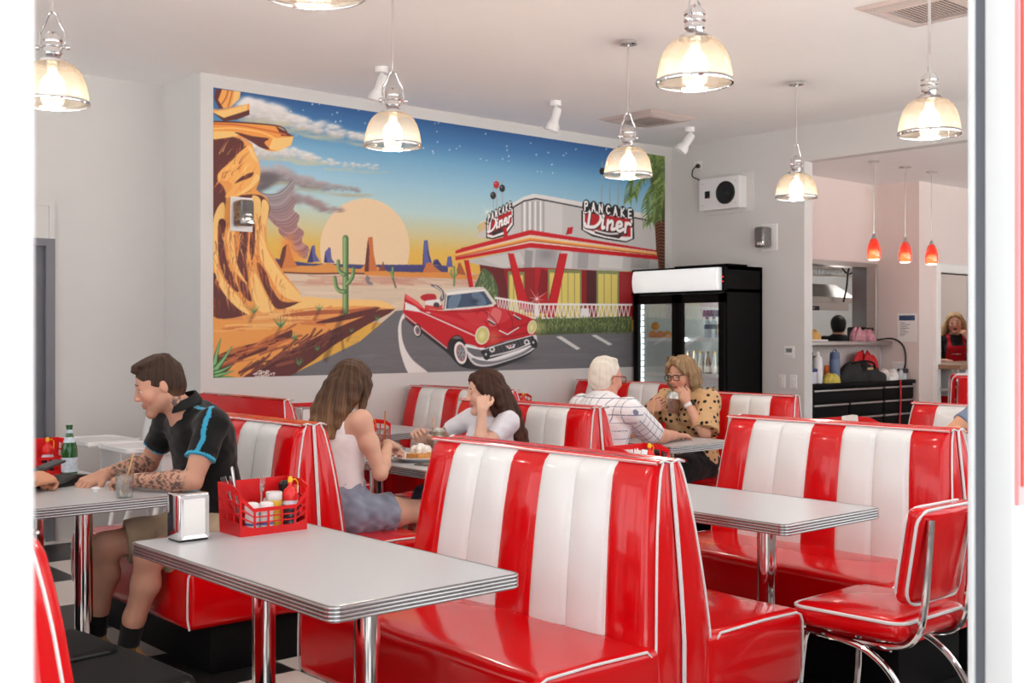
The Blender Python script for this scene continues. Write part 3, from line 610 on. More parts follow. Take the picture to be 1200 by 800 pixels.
A5.line([(262, 352), (262, 322), (288, 294), (318, 296), (348, 340)], 5, (90, 12, 20), True)
A5.poly([(340, 332), (384, 338), (430, 352), (560, 316), (660, 288), (676, 304), (672, 344), (610, 384), (470, 430), (402, 434), (366, 412), (346, 368)], (206, 204, 206), True)
A5.poly([(350, 345), (420, 362), (430, 390), (372, 384)], (96, 96, 102), True); A5.poly([(372, 396), (470, 412), (600, 372), (664, 330), (660, 346), (600, 384), (470, 424), (400, 424)], (110, 110, 116), True); A5.line([(356, 372), (400, 400), (470, 402), (600, 362), (670, 322)], 6, (246, 245, 245), True); A5.line([(346, 340), (390, 350), (428, 352)], 7, (244, 243, 243), True)
A5.poly([(424, 356), (560, 316), (648, 292), (664, 312), (660, 330), (560, 366), (446, 402), (424, 384)], (34, 34, 37), True)
for i in range(12): x = 440+i*17; A5.line([(x, 354-i*4.8), (x+12, 392-i*6.2)], 2, (96, 95, 98))
for i in range(4): A5.line([(432, 364+i*9), (650, 302+i*8)], 1.6, (110, 109, 112))
A5.line([(424, 356), (560, 316), (648, 292)], 4, (232, 231, 232), True); A5.line([(436, 394), (560, 362), (660, 322)], 5, (226, 226, 228), True)
for (x, y) in ((466, 356), (628, 322)): A5.ell((x, y), 13, 13, (220, 219, 220)); A5.ell((x, y), 7, 7, (70, 70, 74))
for (x, y) in ((440, 384), (662, 328)): A5.ell((x, y), 16, 22, (38, 38, 42)); A5.ell((x-3, y-5), 5, 6, (190, 190, 194))
A5.poly([(528, 340), (576, 330), (570, 348), (545, 354)], (224, 222, 222)); A5.poly([(534, 341), (552, 337), (550, 347)], (190, 40, 48)); A5.poly([(554, 337), (570, 334), (556, 348)], (52, 60, 120))
for (x, y, rx, ry) in ((420, 290, 28, 38), (653, 252, 18, 29)):
    A5.ell((x, y), rx*1.18, ry*1.14, (226, 220, 212), rot=.2); A5.ell((x, y), rx, ry, (198, 192, 110), rot=.2); A5.ell((x-2, y), rx*.7, ry*.72, (232, 226, 158), soft=1, rot=.2)
A5.ell((470, 300), 50, 50, (232, 190, 120), soft=1, a=.35)
A5.line([(500, 268), (538, 286), (590, 254)], 5, (240, 238, 236)); A5.line([(500, 272), (538, 290), (588, 259)], 2, (90, 60, 60))
for (x, y) in ((462, 228), (582, 208)): A5.poly([(x-18, y-14), (x-8, y-10), (x+20, y+8), (x+16, y+16), (x-12, y)], (50, 48, 50)); A5.line([(x-16, y-14), (x+18, y+6)], 4, (228, 226, 226)); A5.line([(x-12, y-46), (x-10, y-10)], 2, (244, 220, 216), a=.7)
# fine hand-painted mottling, then the finished coat goes onto the wall
CAN = CAN.reshape(CH//2, 2, CW//2, 2, 3).mean(axis=(1, 3)); CAN = 1-(1-np.clip(CAN, 0, 1))**1.22; CAN = np.clip(CAN+np.random.normal(0, .006, CAN.shape[:2])[..., None], 0, 1)
def numgrid(name, X, Yc, Zc, colr, m):
    nz, nx = X.shape; me = bpy.data.meshes.new(name); me.vertices.add(nx*nz); me.vertices.foreach_set('co', np.stack([X, Yc, Zc], -1).astype(np.float32).ravel())
    i = np.arange(nx*nz).reshape(nz, nx); q = np.stack([i[1:, :-1], i[1:, 1:], i[:-1, 1:], i[:-1, :-1]], -1).reshape(-1, 4)
    me.loops.add(q.size); me.loops.foreach_set('vertex_index', q.ravel().astype(np.int32)); me.polygons.add(len(q)); me.polygons.foreach_set('loop_start', np.arange(0, q.size, 4, dtype=np.int32)); me.polygons.foreach_set('loop_total', np.full(len(q), 4, np.int32))
    me.update(); a = me.color_attributes.new('paint', 'FLOAT_COLOR', 'POINT')
    c = np.where(colr <= .04045, colr/12.92, ((colr+.055)/1.055)**2.4); a.data.foreach_set('color', np.concatenate([c, np.ones(c.shape[:2]+(1,))], -1).astype(np.float32).ravel())
    me.materials.append(m); o = bpy.data.objects.new(name, me); C.objects.link(o); return o
gx = np.linspace(MX0, MX1, CW//2); gz = np.linspace(MZ1, MZ0, CH//2); X_, Z_ = np.meshgrid(gx, gz)
mur = numgrid('mural', X_, np.full(X_.shape, YB-.002), Z_, CAN, attr_mat('mural_paint', .55, bump=.05))
tag(mur, 'large mural of desert rocks, red convertible and roadside diner on the back wall', 'mural')
del CAN, PXm, PYm, GXm, GZm
# ------------------------------------------------------------------ booth benches
BL = 1.26
PROF = [(.40, .150), (.50, .143), (.60, .133), (.70, .121), (.80, .107), (.88, .092), (.95, .076), (.985, .065), (1.0, .056)]
def xf(z):
    for (z0, a), (z1, b_) in zip(PROF, PROF[1:]):
        if z <= z1: t = (z-z0)/(z1-z0); return a+(b_-a)*max(t, 0)
    return PROF[-1][1]
def yin(z): return BL/2 - .052*max(0, (z-.45)/.55)**1.2           # ends lean in a little towards the top
def make_bench(label, group):
    t = thing('booth_bench', label, 'bench', group=group)
    b = MB(); NCH = 7; per = 14
    def front(u, v):
        z = .40+.60*v; w = u*NCH; c = min(int(w), NCH-1); tt = w-c
        s_ = sqrt(max(0, 1-(2*tt-1)**2)); dep = .017 if c in (1, 2, 4, 5) else .013
        bul = (dep*(s_**.8)+.020*(1-abs(2*u-1)**7))*(1 if v < .93 else max(0, (1-v)/.07)**.5)
        e = (1-abs(2*u-1))*BL/2; bul -= .024*(1-sqrt(max(0, 1-(1-min(1, e/.034))**2)))
        return (xf(z)-.004+bul, (-1+2*u)*(yin(z)-.012), z)
    us = NCH*per+1
    b.grid(front, us, 26, mf=lambda i, j: 1 if (i//per) in (1, 2, 4, 5) else 0, flip=False)
    # red cap along the top
    def cap(u, v):
        y = (-1+2*u)*(yin(1.0)-.004*sin(pi*v)); x = .066*(1-v)+.002; z = 1.0+.010*sin(pi*min(1, v*1.25+.0))**.7*(1 if v < .8 else 1)
        return (x, y, z if v < .8 else 1.0+.010*max(0., 1-(v-.4)/.6*1.0)*.6+.004)
    b.grid(cap, 40, 8)
    # upholstered ends, slightly gathered
    for sg in (-1, 1):
        def end(u, v):
            z = .20+.80*v; x0, x1 = .004, (xf(z) if z > .40 else .15)-.018
            x = x0+(x1-x0)*u
            bul = .014*sin(pi*min(1, max(0, u)))*(.35+.65*sin(pi*min(1, v*1.02)))
            wr = (.0010*sin(u*17+2*sin(v*5))*v*v + .0012*sin(u*7+v*9))*sin(pi*u)
            return (x, sg*(yin(z)-.012+bul+wr), z)
        b.grid(end, 22, 30, flip=(sg > 0))
    b.grid(lambda u, v: (.002, (-1+2*u)*(yin(.2+.8*v)-.012), .2+.8*v), 2, 6)      # plain rear
    b.grid(lambda u, v: (.004+.136*v, (-1+2*u)*(BL/2-.012), .2), 2, 2)
    bk = b.build('backrest', [RED, WHITEV], t, 50)
    r = .0042
    zs = [.44+.56*i/24 for i in range(25)]
    for sg in (-1, 1):
        MB().tube([(xf(z)-.022, sg*(yin(z)-.008), z) for z in zs]+[(.04, sg*(yin(1)-.008), 1.008)], r, 6).build('piping', PIPE, bk)
        MB().tube([(.001, sg*(yin(.2+.8*i/16)-.006), .2+.8*i/16) for i in range(17)]+[(.03, sg*(yin(1)-.006), 1.008), (.052, sg*(yin(1)-.008), 1.003)], r, 6).build('piping', PIPE, bk)
    MB().tube([(xf(1)+.006, (-1+i/20)*(yin(1)-.008), 1.0) for i in range(41)], r, 6).build('piping', PIPE, bk)
    def crown(q):
        x, y, z = q
        if z > 0: z += .012*max(0, 1-(x/.25)**2)*max(0, 1-(y/.6)**4)
        y *= 1+.012*(1-abs(z)/.14)
        z -= .004*sin(y*14+x*6)*(1 if z > 0 else 0)*.5
        return (x, y, z)
    st = MB().rbox((.36, 0, .328), (.52, BL, .262), .034, k=4, n=10, fn=crown).build('seat', RED, t, 60)
    for sg in (-1, 1):
        y = sg*(BL/2-.003)
        MB().tube([(.15, y, .22), (.15, y, .43), (.17, y, .449), (.40, y, .453), (.580, y, .449), (.605, y, .438), (.616, y, .415), (.619, y, .34), (.619, y, .25), (.611, y, .205)], .0045, 6).build('piping', PIPE, st)
    MB().box(.03, .50, -BL/2+.035, BL/2-.035, 0, .205, bev=.004).build('plinth', BLACK, t)
    return t
GB = 'red and white booth benches'
Y1, Y2, Y3 = 2.33+BL/2, 4.36+BL/2, 6.10+BL/2
BENCHES = [   # seam x, row centre y, facing (+1 / -1), label
    (2.75, Y1, -1, 'striped booth bench behind the foreground table, largest in view'),
    (.755, Y1, 1, 'red booth bench end at the lower left edge, black bag on its seat'),
    (2.756, Y1, 1, 'booth bench back to back with the largest bench, empty seat end beside the chrome chair'),
    (4.55, Y1, -1, 'striped booth bench behind the chrome chair and second front table'),
    (4.556, Y1, 1, 'booth bench hidden behind the striped bench with the chrome chair'),
    (6.25, Y1, -1, 'striped booth bench at right edge, person in grey-blue sleeve on it'),
    (2.70, Y2, -1, 'striped booth bench the man in black polo sits on'),
    (2.706, Y2, 1, 'booth bench the young woman in denim shorts sits on'),
    (.72, Y2, 1, 'booth bench of the diner half hidden by the left jamb'),
    (4.50, Y2, -1, 'striped booth bench behind the young woman resting her head'),
    (4.506, Y2, 1, 'booth bench the white-haired man sits on'),
    (6.35, Y2, -1, 'striped booth bench behind the woman in polka dots'),
    (3.56, Y3, 1, 'booth bench with plain red back, below the left end of the mural'),
    (5.39, Y3, -1, 'striped booth bench by the mural wall below the painted car'),
    (5.396, Y3, 1, 'booth bench back to back with the one below the painted car'),
    (7.21, Y3, -1, 'striped booth bench in front of the drinks fridge'),
]
bench0 = make_bench(BENCHES[0][3], GB)
for i, (x, y, s_, lab) in enumerate(BENCHES):
    o = bench0 if i == 0 else dup(bench0, label=lab)
    o.location = (x, y, 0); o.rotation_euler = (0, 0, 0 if s_ > 0 else pi)
# ------------------------------------------------------------------ tables
TW, TL, TZ = .61, 1.17, .75
def rrect(w, l, r, n=6):
    out = []
    for (sx, sy, a0) in ((1, 1, 0), (-1, 1, pi/2), (-1, -1, pi), (1, -1, 3*pi/2)):
        for i in range(n+1):
            a = a0+pi/2*i/n; out.append((sx*(w/2-r)+r*cos(a), sy*(l/2-r)+r*sin(a)))
    return out
def make_table(label, group):
    t = thing('diner_table', label, 'table', group=group)
    top = MB().prism(rrect(TW-.006, TL-.006, .028), TZ-.038, TZ, 'z').build('tabletop', LAM, t, 30)
    b = MB(); prof = [(0, -.0395), (.001, -.0395)]
    for k in range(4):
        z0 = -.039+k*.0097; prof += [(.001, z0), (.004, z0+.0015), (.005, z0+.0045), (.004, z0+.0075), (.0008, z0+.0087)]
    prof += [(.001, .0005), (-.003, .0012)]
    n = len(rrect(1, 1, .1))
    rings = [rrect(TW-.006+2*o_, TL-.006+2*o_, .028+o_) for (o_, z) in prof]
    b.grid(lambda u, v: (*rings[round(v*(len(prof)-1))][round(u*n) % n], TZ+prof[round(v*(len(prof)-1))][1]), n, len(prof), cu=True)
    b.build('edge_trim', ALU, top, 25)
    for y in (-.285, .285):
        lg = MB().lathe([(0, .02), (.036, .02), (.036, TZ-.06), (.075, TZ-.055), (.075, TZ-.04), (0, TZ-.04)], 28, (0, y, 0)).build('leg', CHROME, t)
        MB().lathe([(0, 0), (.17, 0), (.17, .008), (.15, .018), (.05, .03), (.037, .05), (0, .05)], 32, (0, y, 0)).build('foot_plate', CHROME, lg)
    return t
GT = 'white laminate diner tables'
TY1, TY2, TY3 = 2.36+TL/2-.01, 4.40+TL/2, 6.18+TL/2
TABLES = [
    (1.79, TY1, 'white laminate table in the foreground with napkin dispenser and red caddy'),
    (3.60, TY1, 'white laminate table in front of the chrome chair'),
    (5.45, TY1, 'white laminate table hidden behind the chrome chair bench, red caddy on it'),
    (1.79, TY2, 'white laminate table of the man in black polo, green bottle on it'),
    (3.62, TY2, 'white laminate table of the two young women'),
    (5.39, TY2, 'white laminate table of the older couple'),
    (4.55, TY3, 'white laminate table by the mural wall behind the two young women'),
    (6.38, TY3, 'white laminate table by the mural wall near the fridge'),
]
table0 = make_table(TABLES[0][2], GT)
for i, (x, y, lab) in enumerate(TABLES):
    o = table0 if i == 0 else dup(table0, label=lab)
    o.location = (x, y, 0)
# ------------------------------------------------------------------ chrome framed chair
def make_chair(label):
    t = thing('diner_chair', label, 'chair')      # faces +y
    def sfn(q):
        x, y, z = q; x *= 1+.05*(y/.2); z += .018*(1-(x/.22)**2)*(1-(y/.21)**2) if z > 0 else 0
        return (x, y, z)
    s_ = MB().rbox((0, .0, .432), (.45, .42, .085), .042, k=4, n=6, fn=sfn).build('seat', RED, t, 60)
    pts = [(x*(1+.05*(y/.2)), y, .460) for x, y in rrect(.448, .418, .055, 5)]
    MB().tube(pts, .006, 6, closed=True).build('piping', PIPE, s_)
    def bfn(q):
        x, y, z = q; return (x, y-.030*(1-(x/.2)**2)+.02, z)
    M_ = T(0, -.215, .675) @ RX(radians(9))
    b = MB(); b.M = M_; b.rbox((0, 0, 0), (.355, .055, .325), .05, k=4, n=6, fn=bfn); bk = b.build('backrest', RED, t, 60)
    for sg in (-1, 1):
        p = MB(); p.M = M_
        p.tube([(x, -.030*(1-(x/.2)**2)+.02+sg*.020, z) for x, z in rrect(.350, .320, .055, 5)], .0055, 6, closed=True); p.build('piping', PIPE, bk)
    f = MB()
    for sg in (-1, 1):
        path = smooth_path([(sg*.135, -.268, .80), (sg*.138, -.266, .74), (sg*.142, -.250, .52), (sg*.146, -.225, .42), (sg*.15, -.16, .372), (sg*.15, 0, .358), (sg*.15, .15, .360)], 6)
        f.tube(path, .0125, 10)
    f.tube([(-.15, .15, .36), (.15, .15, .36)], .010, 8); f.tube([(-.15, -.05, .358), (.15, -.05, .358)], .010, 8)
    f.build('back_frame', CHROME, t)
    for sg in (-1, 1):
        MB().tube(smooth_path([(sg*.17, .19, .372), (sg*.172, .08, .366), (sg*.178, -.06, .345), (sg*.188, -.17, .27), (sg*.205, -.25, .13), (sg*.215, -.285, .012)], 6), .0115, 10).build('leg', CHROME, t)
        MB().tube(smooth_path([(sg*.165, .175, .372), (sg*.172, .19, .33), (sg*.188, .20, .18), (sg*.198, .225, .012)], 6), .0115, 10).build('leg', CHROME, t)
    return t
chair0 = make_chair('red vinyl chair on bent chrome tube legs at the end of a table')
chair0.location = (3.615, 2.185, 0)
# ------------------------------------------------------------------ things on the tables
WOODS = mat('paper_straw', (214, 170, 120), .7)
def lattice(name, m, parent=None):
    """red plastic basket: one lattice wall bent round a rounded rectangle, with a base"""
    W, D_, H = .245, .142, .165
    # columns run front (5 bays), right (3), back (solid), left (3)
    cols = []
    def side(n, L, tag_): 
        for i in range(n): cols.append((tag_, i/n, .16/n)); cols.append((tag_, (i+.16*0+.22)/n, 0))
    seq = []
    for tag_, n in (('f', 5), ('r', 3), ('b', 3), ('l', 3)):
        for i in range(n): seq += [(tag_, i/n, True), (tag_, (i+.14)/n, False)]
        seq += [(tag_, 1-.04, True)]
    def base_xy(t, u):
        if t == 'f': return (-W/2+W*u, -D_/2)
        if t == 'r': return (W/2, -D_/2+D_*u)
        if t == 'b': return (W/2-W*u, D_/2)
        return (-W/2, D_/2-D_*u)
    def top(t, u):
        if t == 'f': e = min(u, 1-u); return .088+max(0, (.12-e)/.12)*.058
        if t == 'b': return H
        v = u if t == 'r' else 1-u
        return H if v > .35 else .146+(H-.146)*v/.35
    rows = [0, .17, .30, .36, .52, .58, .76, .82, .93, 1.0]; solid_r = [1, 1, 0, 1, 0, 1, 0, 1, 1]; rows = [0, .2, .26, .42, .48, .64, .70, .86, 1.0]; solid_r = [1, 0, 1, 0, 1, 0, 1, 0]; rows = [0, .24, .28, .44, .49, .65, .70, .86, 1.0]; solid_r = [1, 1, 0, 1, 0, 1, 0, 1]
    n = len(seq); b = MB(); th = .003; vs = []; fs = []
    for k, (t, u, so) in enumerate(seq):
        x, y = base_xy(t, u); H_ = top(t, u)
        for rf in rows:
            z = H_*rf if True else 0; fl = 1+.05*z/H; cx, cy = x*fl, y*fl; L = sqrt(cx*cx+cy*cy)
            vs += [(cx, cy, z), (cx*(1-th/max(abs(cx), .02)*(1 if abs(cx) > .03 else .0)) if t in 'lr' else cx, cy*(1-th/max(abs(cy), .02)) if t in 'fb' else cy, z)]
    R = len(rows)
    def vid(k, j, s_): return ((k % n)*R+j)*2+s_
    def sol(k, j):
        k %= n
        if j < 0 or j >= R-1: return False
        return bool(seq[k][2] or solid_r[j] or seq[k][0] == 'b')
    for k in range(n):
        for j in range(R-1):
            if not sol(k, j): continue
            fs.append((vid(k, j, 0), vid(k+1, j, 0), vid(k+1, j+1, 0), vid(k, j+1, 0))); fs.append((vid(k, j, 1), vid(k, j+1, 1), vid(k+1, j+1, 1), vid(k+1, j, 1)))
            if not sol(k, j+1): fs.append((vid(k, j+1, 0), vid(k+1, j+1, 0), vid(k+1, j+1, 1), vid(k, j+1, 1)))
            if not sol(k, j-1): fs.append((vid(k, j, 1), vid(k+1, j, 1), vid(k+1, j, 0), vid(k, j, 0)))
            if not sol(k+1, j): fs.append((vid(k+1, j, 0), vid(k+1, j, 1), vid(k+1, j+1, 1), vid(k+1, j+1, 0)))
            if not sol(k-1, j): fs.append((vid(k, j, 0), vid(k, j+1, 0), vid(k, j+1, 1), vid(k, j, 1)))
    b.add(vs, fs); b.add([vs[vid(k, 0, 0)] for k in range(n)], [tuple(range(n))[::-1]])
    b.add([vs[vid(k, 0, 1)][:2]+(.004,) for k in range(n)], [tuple(range(n))])
    return b.build(name, m, parent, 30)
cad0 = lattice('condiment_caddy', RPLAS)
CADS = [
    ((1.905, 3.428), 0, 'red plastic caddy on the foreground table beside the napkin dispenser'),
    ((3.73, 3.43), 0, 'red caddy of sauces and sachets just above the largest bench'),
    ((5.38, 3.44), 0, 'red caddy peeking over the striped bench with the chrome chair, below the drawers'),
    ((1.86, 5.46), 0, 'red caddy beside the green bottle at the left jamb'),
    ((3.66, 5.44), 0, 'red caddy on the young women\'s table'),
    ((4.33, 7.10), 0, 'red caddy by the mural wall next to the long-haired young woman'),
    ((6.24, 7.10), 0, 'red caddy by the mural wall behind the brown-haired young woman'),
]
def flatten(i): return CADS[i][0]
for i, (xy, rz, lab) in enumerate(CADS):
    o = cad0 if i == 0 else dup(cad0)
    o.scale = (1.25,)*3 if i == 2 else (1, 1, 1); o.location = (*xy, TZ); o.rotation_euler = (0, 0, rz); tag(o, lab, 'caddy', 'red condiment caddies')
SAUCE = mat('dark_sauce', (52, 34, 44), .25, coat=.4); REDC = mat('red_cap', (222, 28, 26), .3, coat=.3); YEL = mat('yellow_tip', (240, 190, 40), .35); MUST = mat('mustard', (226, 178, 52), .3, coat=.3)
FROST = mat('frosted_plastic', (206, 204, 216), .35); LBLB = mat('blue_label', (92, 104, 168), .5); SALTM = mat('salt_white', (226, 224, 222), .4)
def sauce(label, xyz):
    t = thing('sauce_bottle', label, 'bottle', xyz)
    b = MB().lathe([(0, 0), (.026, 0), (.028, .006), (.028, .02), (.0265, .024), (.028, .03), (.028, .045), (.0265, .05), (.028, .056), (.027, .078), (.023, .088)], 24)
    b.build('bottle_body', SAUCE, t); MB().lathe([(.0275, .072), (.0265, .082), (.022, .094), (.022, .104), (0, .104)], 24).build('bottle_neck', FROST, t)
    c = MB().lathe([(.0245, .092), (.0255, .1), (.025, .114), (.021, .126), (.012, .134), (.008, .138), (.0065, .155), (0, .156)], 24).build('cap', REDC, t)
    MB().lathe([(.0075, .15), (.0085, .153), (.008, .164), (.004, .17), (0, .171)], 16).build('tip', YEL, c)
    MB().tube([(.008, 0, .158), (.02, 0, .160), (.031, .004, .148), (.030, .006, .125), (.026, .004, .108)], .0022, 6).build('cap_tether', YEL, c)
    return t
def shaker(label, xyz, top=(236, 234, 232), lab=True):
    t = thing('salt_shaker', label, 'shaker', xyz)
    MB().lathe([(0, 0), (.0225, 0), (.024, .004), (.023, .05), (.0215, .062), (0, .062)], 20).build('shaker_body', SALTM, t)
    MB().lathe([(.0236, .014), (.0236, .030)], 20).build('shaker_label', LBLB, t)
    MB().lathe([(.0225, .060), (.0245, .064), (.0245, .082), (.022, .092), (.014, .096), (0, .097)], 20).build('shaker_lid', mat('clear_lid_%d' % top[0], top, .25, coat=.4), t)
    return t
def mustard(label, xyz):
    t = thing('mustard_jar', label, 'jar', xyz)
    MB().lathe([(0, 0), (.024, 0), (.026, .006), (.022, .04), (.026, .07), (.027, .092), (.025, .098), (0, .098)], 24).build('jar_body', MUST, t)
    MB().lathe([(.0265, .096), (.0275, .098), (.0275, .118), (.026, .121), (0, .121)], 24).build('jar_lid', SALTM, t)
    return t
def fork(label, p, q, kind='fork', spin=0):
    """cutlery standing in a caddy from p (low) to q (top); tines upward"""
    p, q = Vector(p), Vector(q); dv = (q-p); L = dv.length; rot = dv.to_track_quat('Z', 'Y').to_matrix().to_4x4()
    t = thing(kind, label, kind); t.matrix_world = Matrix.Translation(p) @ rot @ RZ(spin)
    b = MB()
    if kind == 'fork':
        b.tube([(0, 0, 0), (0, 0, L*.6), (0, .003, L*.68)], [.006, .0035, .004], 8, flat=.45)
        MB().rbox((0, .003, L*.755), (.022, .0025, L*.15), .001, k=1, n=2, fn=lambda w: (w[0]*(.55+.45*min(1, (w[2]/(L*.15)+.5)*1.5)), w[1], w[2])).build('fork_head', STEEL, t)
        for k in range(4): MB().tube([(-.0093+.0062*k, .003, L*.82), (-.0093+.0062*k, .005, L)], [.0017, .001], 6).build('tine', STEEL, t)
    else:
        b.tube([(0, 0, 0), (0, 0, L*.45), (0, 0, L*.8), (0, 0, L*.97), (0, 0, L)], [.004, .005, .008, .009, .005], 8, flat=.35)
    b.build('cutlery_handle', STEEL, t); return t
def inc(i, dx, dy, dz=.006): return (CADS[i][0][0]+dx, CADS[i][0][1]+dy, TZ+dz)
shaker('white salt shaker at the front left of the foreground caddy', inc(0, -.058, -.028)); shaker('blue-white shaker second from left in the foreground caddy', inc(0, -.012, -.040))
mustard('yellow mustard jar with white lid in the foreground caddy', inc(0, .032, -.012)); sauce('dark sauce bottle with red cap in the foreground caddy', inc(0, .083, -.030))
shaker('clear-topped shaker behind the mustard jar in the foreground caddy', inc(0, .045, .038), (214, 214, 214))
g_ = thing('pepper_grinder', 'black-capped grinder at the right rear of the foreground caddy', 'grinder', inc(0, .098, .030))
MB().lathe([(0, 0), (.02, 0), (.021, .1), (0, .1)], 16).build('grinder_body', CLEAR, g_); MB().lathe([(.021, .1), (.022, .104), (.022, .14), (.012, .15), (0, .15)], 16).build('grinder_cap', BPLAS, g_)
fork('steel fork standing among the shakers in the foreground caddy', inc(0, -.014, .012), inc(0, .002, .000, .185), spin=-.7); fork('steel fork leaning over the left rim of the foreground caddy', inc(0, -.055, .045), inc(0, -.118, .062, .180), spin=.9)
fork('steel knife at the rear left of the foreground caddy', inc(0, -.070, .020), inc(0, -.088, .052, .215), 'knife'); fork('steel knife crossing the left side of the foreground caddy', inc(0, -.048, .030), inc(0, -.104, .035, .185), 'knife')
NAPK = mat('napkin_white', (238, 236, 233), .8)
def dispenser(label, xyz, rz=0):
    t = thing('napkin_dispenser', label, 'napkin dispenser', xyz, rz)
    MB().box(-.052, .052, -.04, .045, .004, .150, bev=.006).build('dispenser_body', CHROME, t)
    MB().box(-.040, .040, -.0425, -.038, .016, .138, bev=.0015).build('napkins', NAPK, t)
    b = MB(); b.M = T(0, -.0425, .077); o_ = rrect(.096, .136, .006, 2); i_ = rrect(.074, .116, .004, 2); n = len(o_)
    b.add([(x, -.003, z) for x, z in o_]+[(x, -.001, z) for x, z in i_]+[(x, .004, z) for x, z in o_], [(i, (i+1) % n, n+(i+1) % n, n+i) for i in range(n)]+[(i, 2*n+i, 2*n+(i+1) % n, (i+1) % n) for i in range(n)])
    b.build('face_frame', CHROME, t); MB().box(-.02, .02, -.02, .02, .1495, .1515, bev=.0008).build('top_slot', BPLAS, t)
    MB().box(-.048, .048, -.038, .042, 0, .005).build('rubber_foot', BPLAS, t); return t
dispenser('chrome napkin dispenser on the foreground table', (1.642, 3.435, TZ)); dispenser('chrome napkin dispenser on the table below the mural cactus', (4.16, 6.96, TZ), .35)
# sauces in the other caddies
sauce('dark sauce bottle with red cap in the caddy beside the green bottle', inc(3, .04, -.03)); sauce('dark sauce bottle standing on the young women\'s table beside the plate', (3.42, 5.06, TZ))
shaker('white shaker in the caddy on the young women\'s table', inc(4, -.03, -.03)); shaker('glass shaker at the left in the young women\'s caddy', inc(4, -.085, -.02), (212, 212, 212)); sauce('dark sauce bottle in the red caddy on the young women\'s table', inc(4, .06, .02))
sauce('red-capped sauce bottle in the caddy just above the largest bench', inc(1, .045, -.03)); shaker('white shaker at the right of the caddy above the largest bench', inc(1, .088, -.03))
cup = tag(MB().lathe([(0, 0), (.03, 0), (.038, .10), (.036, .10), (.029, .004), (0, .004)], 24).build('paper_cup', PAPER), 'white paper cup of sachets in the caddy above the largest bench', 'cup'); cup.location = inc(1, -.035, -.02)
for k in range(6):
    a = k*1.05; s_ = MB().rbox((0, 0, .085), (.028, .003, .12), .001, k=1, n=2, fn=lambda w: (w[0], w[1]+.02*(w[2]/.06)**2*.3, w[2])).build('sachet', PAPER)
    tag(s_, 'white paper sachet standing in the paper cup above the largest bench', 'sachet', 'sachets in the paper cup'); s_.location = inc(1, -.035+.016*cos(a), -.02+.016*sin(a), .012); s_.rotation_euler = (.22*sin(a)*-1, .25*cos(a), a)
    s_.rotation_euler[2] = a+.6
sauce('red-capped sauce bottle in the caddy by the mural wall', inc(6, .07, -.03)); sauce('dark sauce bottle in the caddy next to the long-haired young woman', inc(5, .05, -.02))
for k in range(3):
    m_ = MB().rbox((0, 0, .11), (.15, .004, .21), .001, k=1, n=2).build('paper_menu', mat('menu_paper', (206, 200, 192), .6, var=.1, vscale=40)); tag(m_, ('pale folded menu in the caddy below the drawers, frontmost', 'pale folded menu in the caddy below the drawers, middle one', 'pale folded menu in the caddy below the drawers, rear one')[k], 'menu', 'menus in the far caddy')
    m_.location = inc(2, .01*k, -.03+.022*k); m_.rotation_euler = (-.08+.05*k, 0, .1*k)
# drinks
SHAKE = mat('milkshake', (224, 206, 176), .5); CHOC = mat('chocolate_shake', (150, 88, 52), .45, var=.35, vscale=34); CREAM = mat('whipped_cream', (244, 240, 232), .6, bump=.4, bscale=60)
GREEN = mat('green_bottle_glass', (24, 104, 42), .08, coat=.5, trans=.35); WLAB = mat('bottle_label', (196, 208, 220), .5, var=.18, vscale=60)
def straw(t, p, q, m=WOODS): return MB().tube([p, q], .0035, 8).build('straw', m, t)
t = thing('water_tumbler', 'water tumbler with paper straws in front of the man in black polo', 'glass', (1.872, 4.485, TZ))
MB().lathe([(0, 0), (.031, 0), (.037, .115), (.0355, .115), (.030, .006), (0, .006)], 28).build('glass_body', CLEAR, t)
MB().lathe([(0, .007), (.029, .007), (.0345, .088), (0, .088)], 28).build('iced_water', mat('iced_water', (232, 232, 234), .12, alpha=.30, var=.15, vscale=40), t)
straw(t, (-.012, 0, .01), (.032, -.012, .175)); straw(t, (0, .012, .01), (.034, 0, .168))
t = thing('plastic_lid', 'small white bottle lid on the table of the man in black polo', 'lid', (1.85, 4.73, TZ)); MB().lathe([(0, 0), (.014, 0), (.014, .008), (.018, .01), (.018, .017), (.016, .019), (0, .019)], 20).build('lid_body', WPLAS, t)
t = thing('mineral_water_bottle', 'green glass mineral water bottle on the left table', 'bottle', (1.975, 5.36, TZ))
MB().lathe([(0, 0), (.033, 0), (.036, .006), (.036, .115), (.033, .135), (.022, .170), (.0145, .195), (.0135, .222), (.0155, .224), (.0155, .232), (.013, .234), (0, .234)], 28).build('bottle_glass', GREEN, t)
MB().lathe([(.0365, .018), (.0365, .085)], 28).build('bottle_label', WLAB, t); MB().lathe([(.0275, .153), (.0205, .178)], 28).build('shoulder_label', WLAB, t); MB().lathe([(.0152, .196), (.0148, .212)], 20).build('neck_label', WLAB, t)
w_ = thing('wallet', 'black zip wallet lying open in front of the man in black polo', 'wallet', (1.80, 5.02, TZ), .5)
MB().rbox((0, 0, .016), (.22, .12, .032), .012, k=3, n=5, fn=lambda p: (p[0], p[1], p[2]+.012*sin(p[0]*22)*(p[2] > 0))).build('wallet_body', mat('black_leather', (22, 21, 22), .45, bump=.2, bscale=120), w_)
MB().rbox((.10, -.01, .03), (.10, .10, .022), .008, fn=lambda p: (p[0], p[1], p[2]-.1*p[0])).build('wallet_flap', MATS['black_leather'], w_)
t = thing('coin', 'silver coin on the black wallet', 'coin', (1.86, 4.93, TZ)); MB().lathe([(0, 0), (.014, 0), (.0145, .001), (.014, .002), (0, .002)], 20).build('coin_body', STEEL, t)
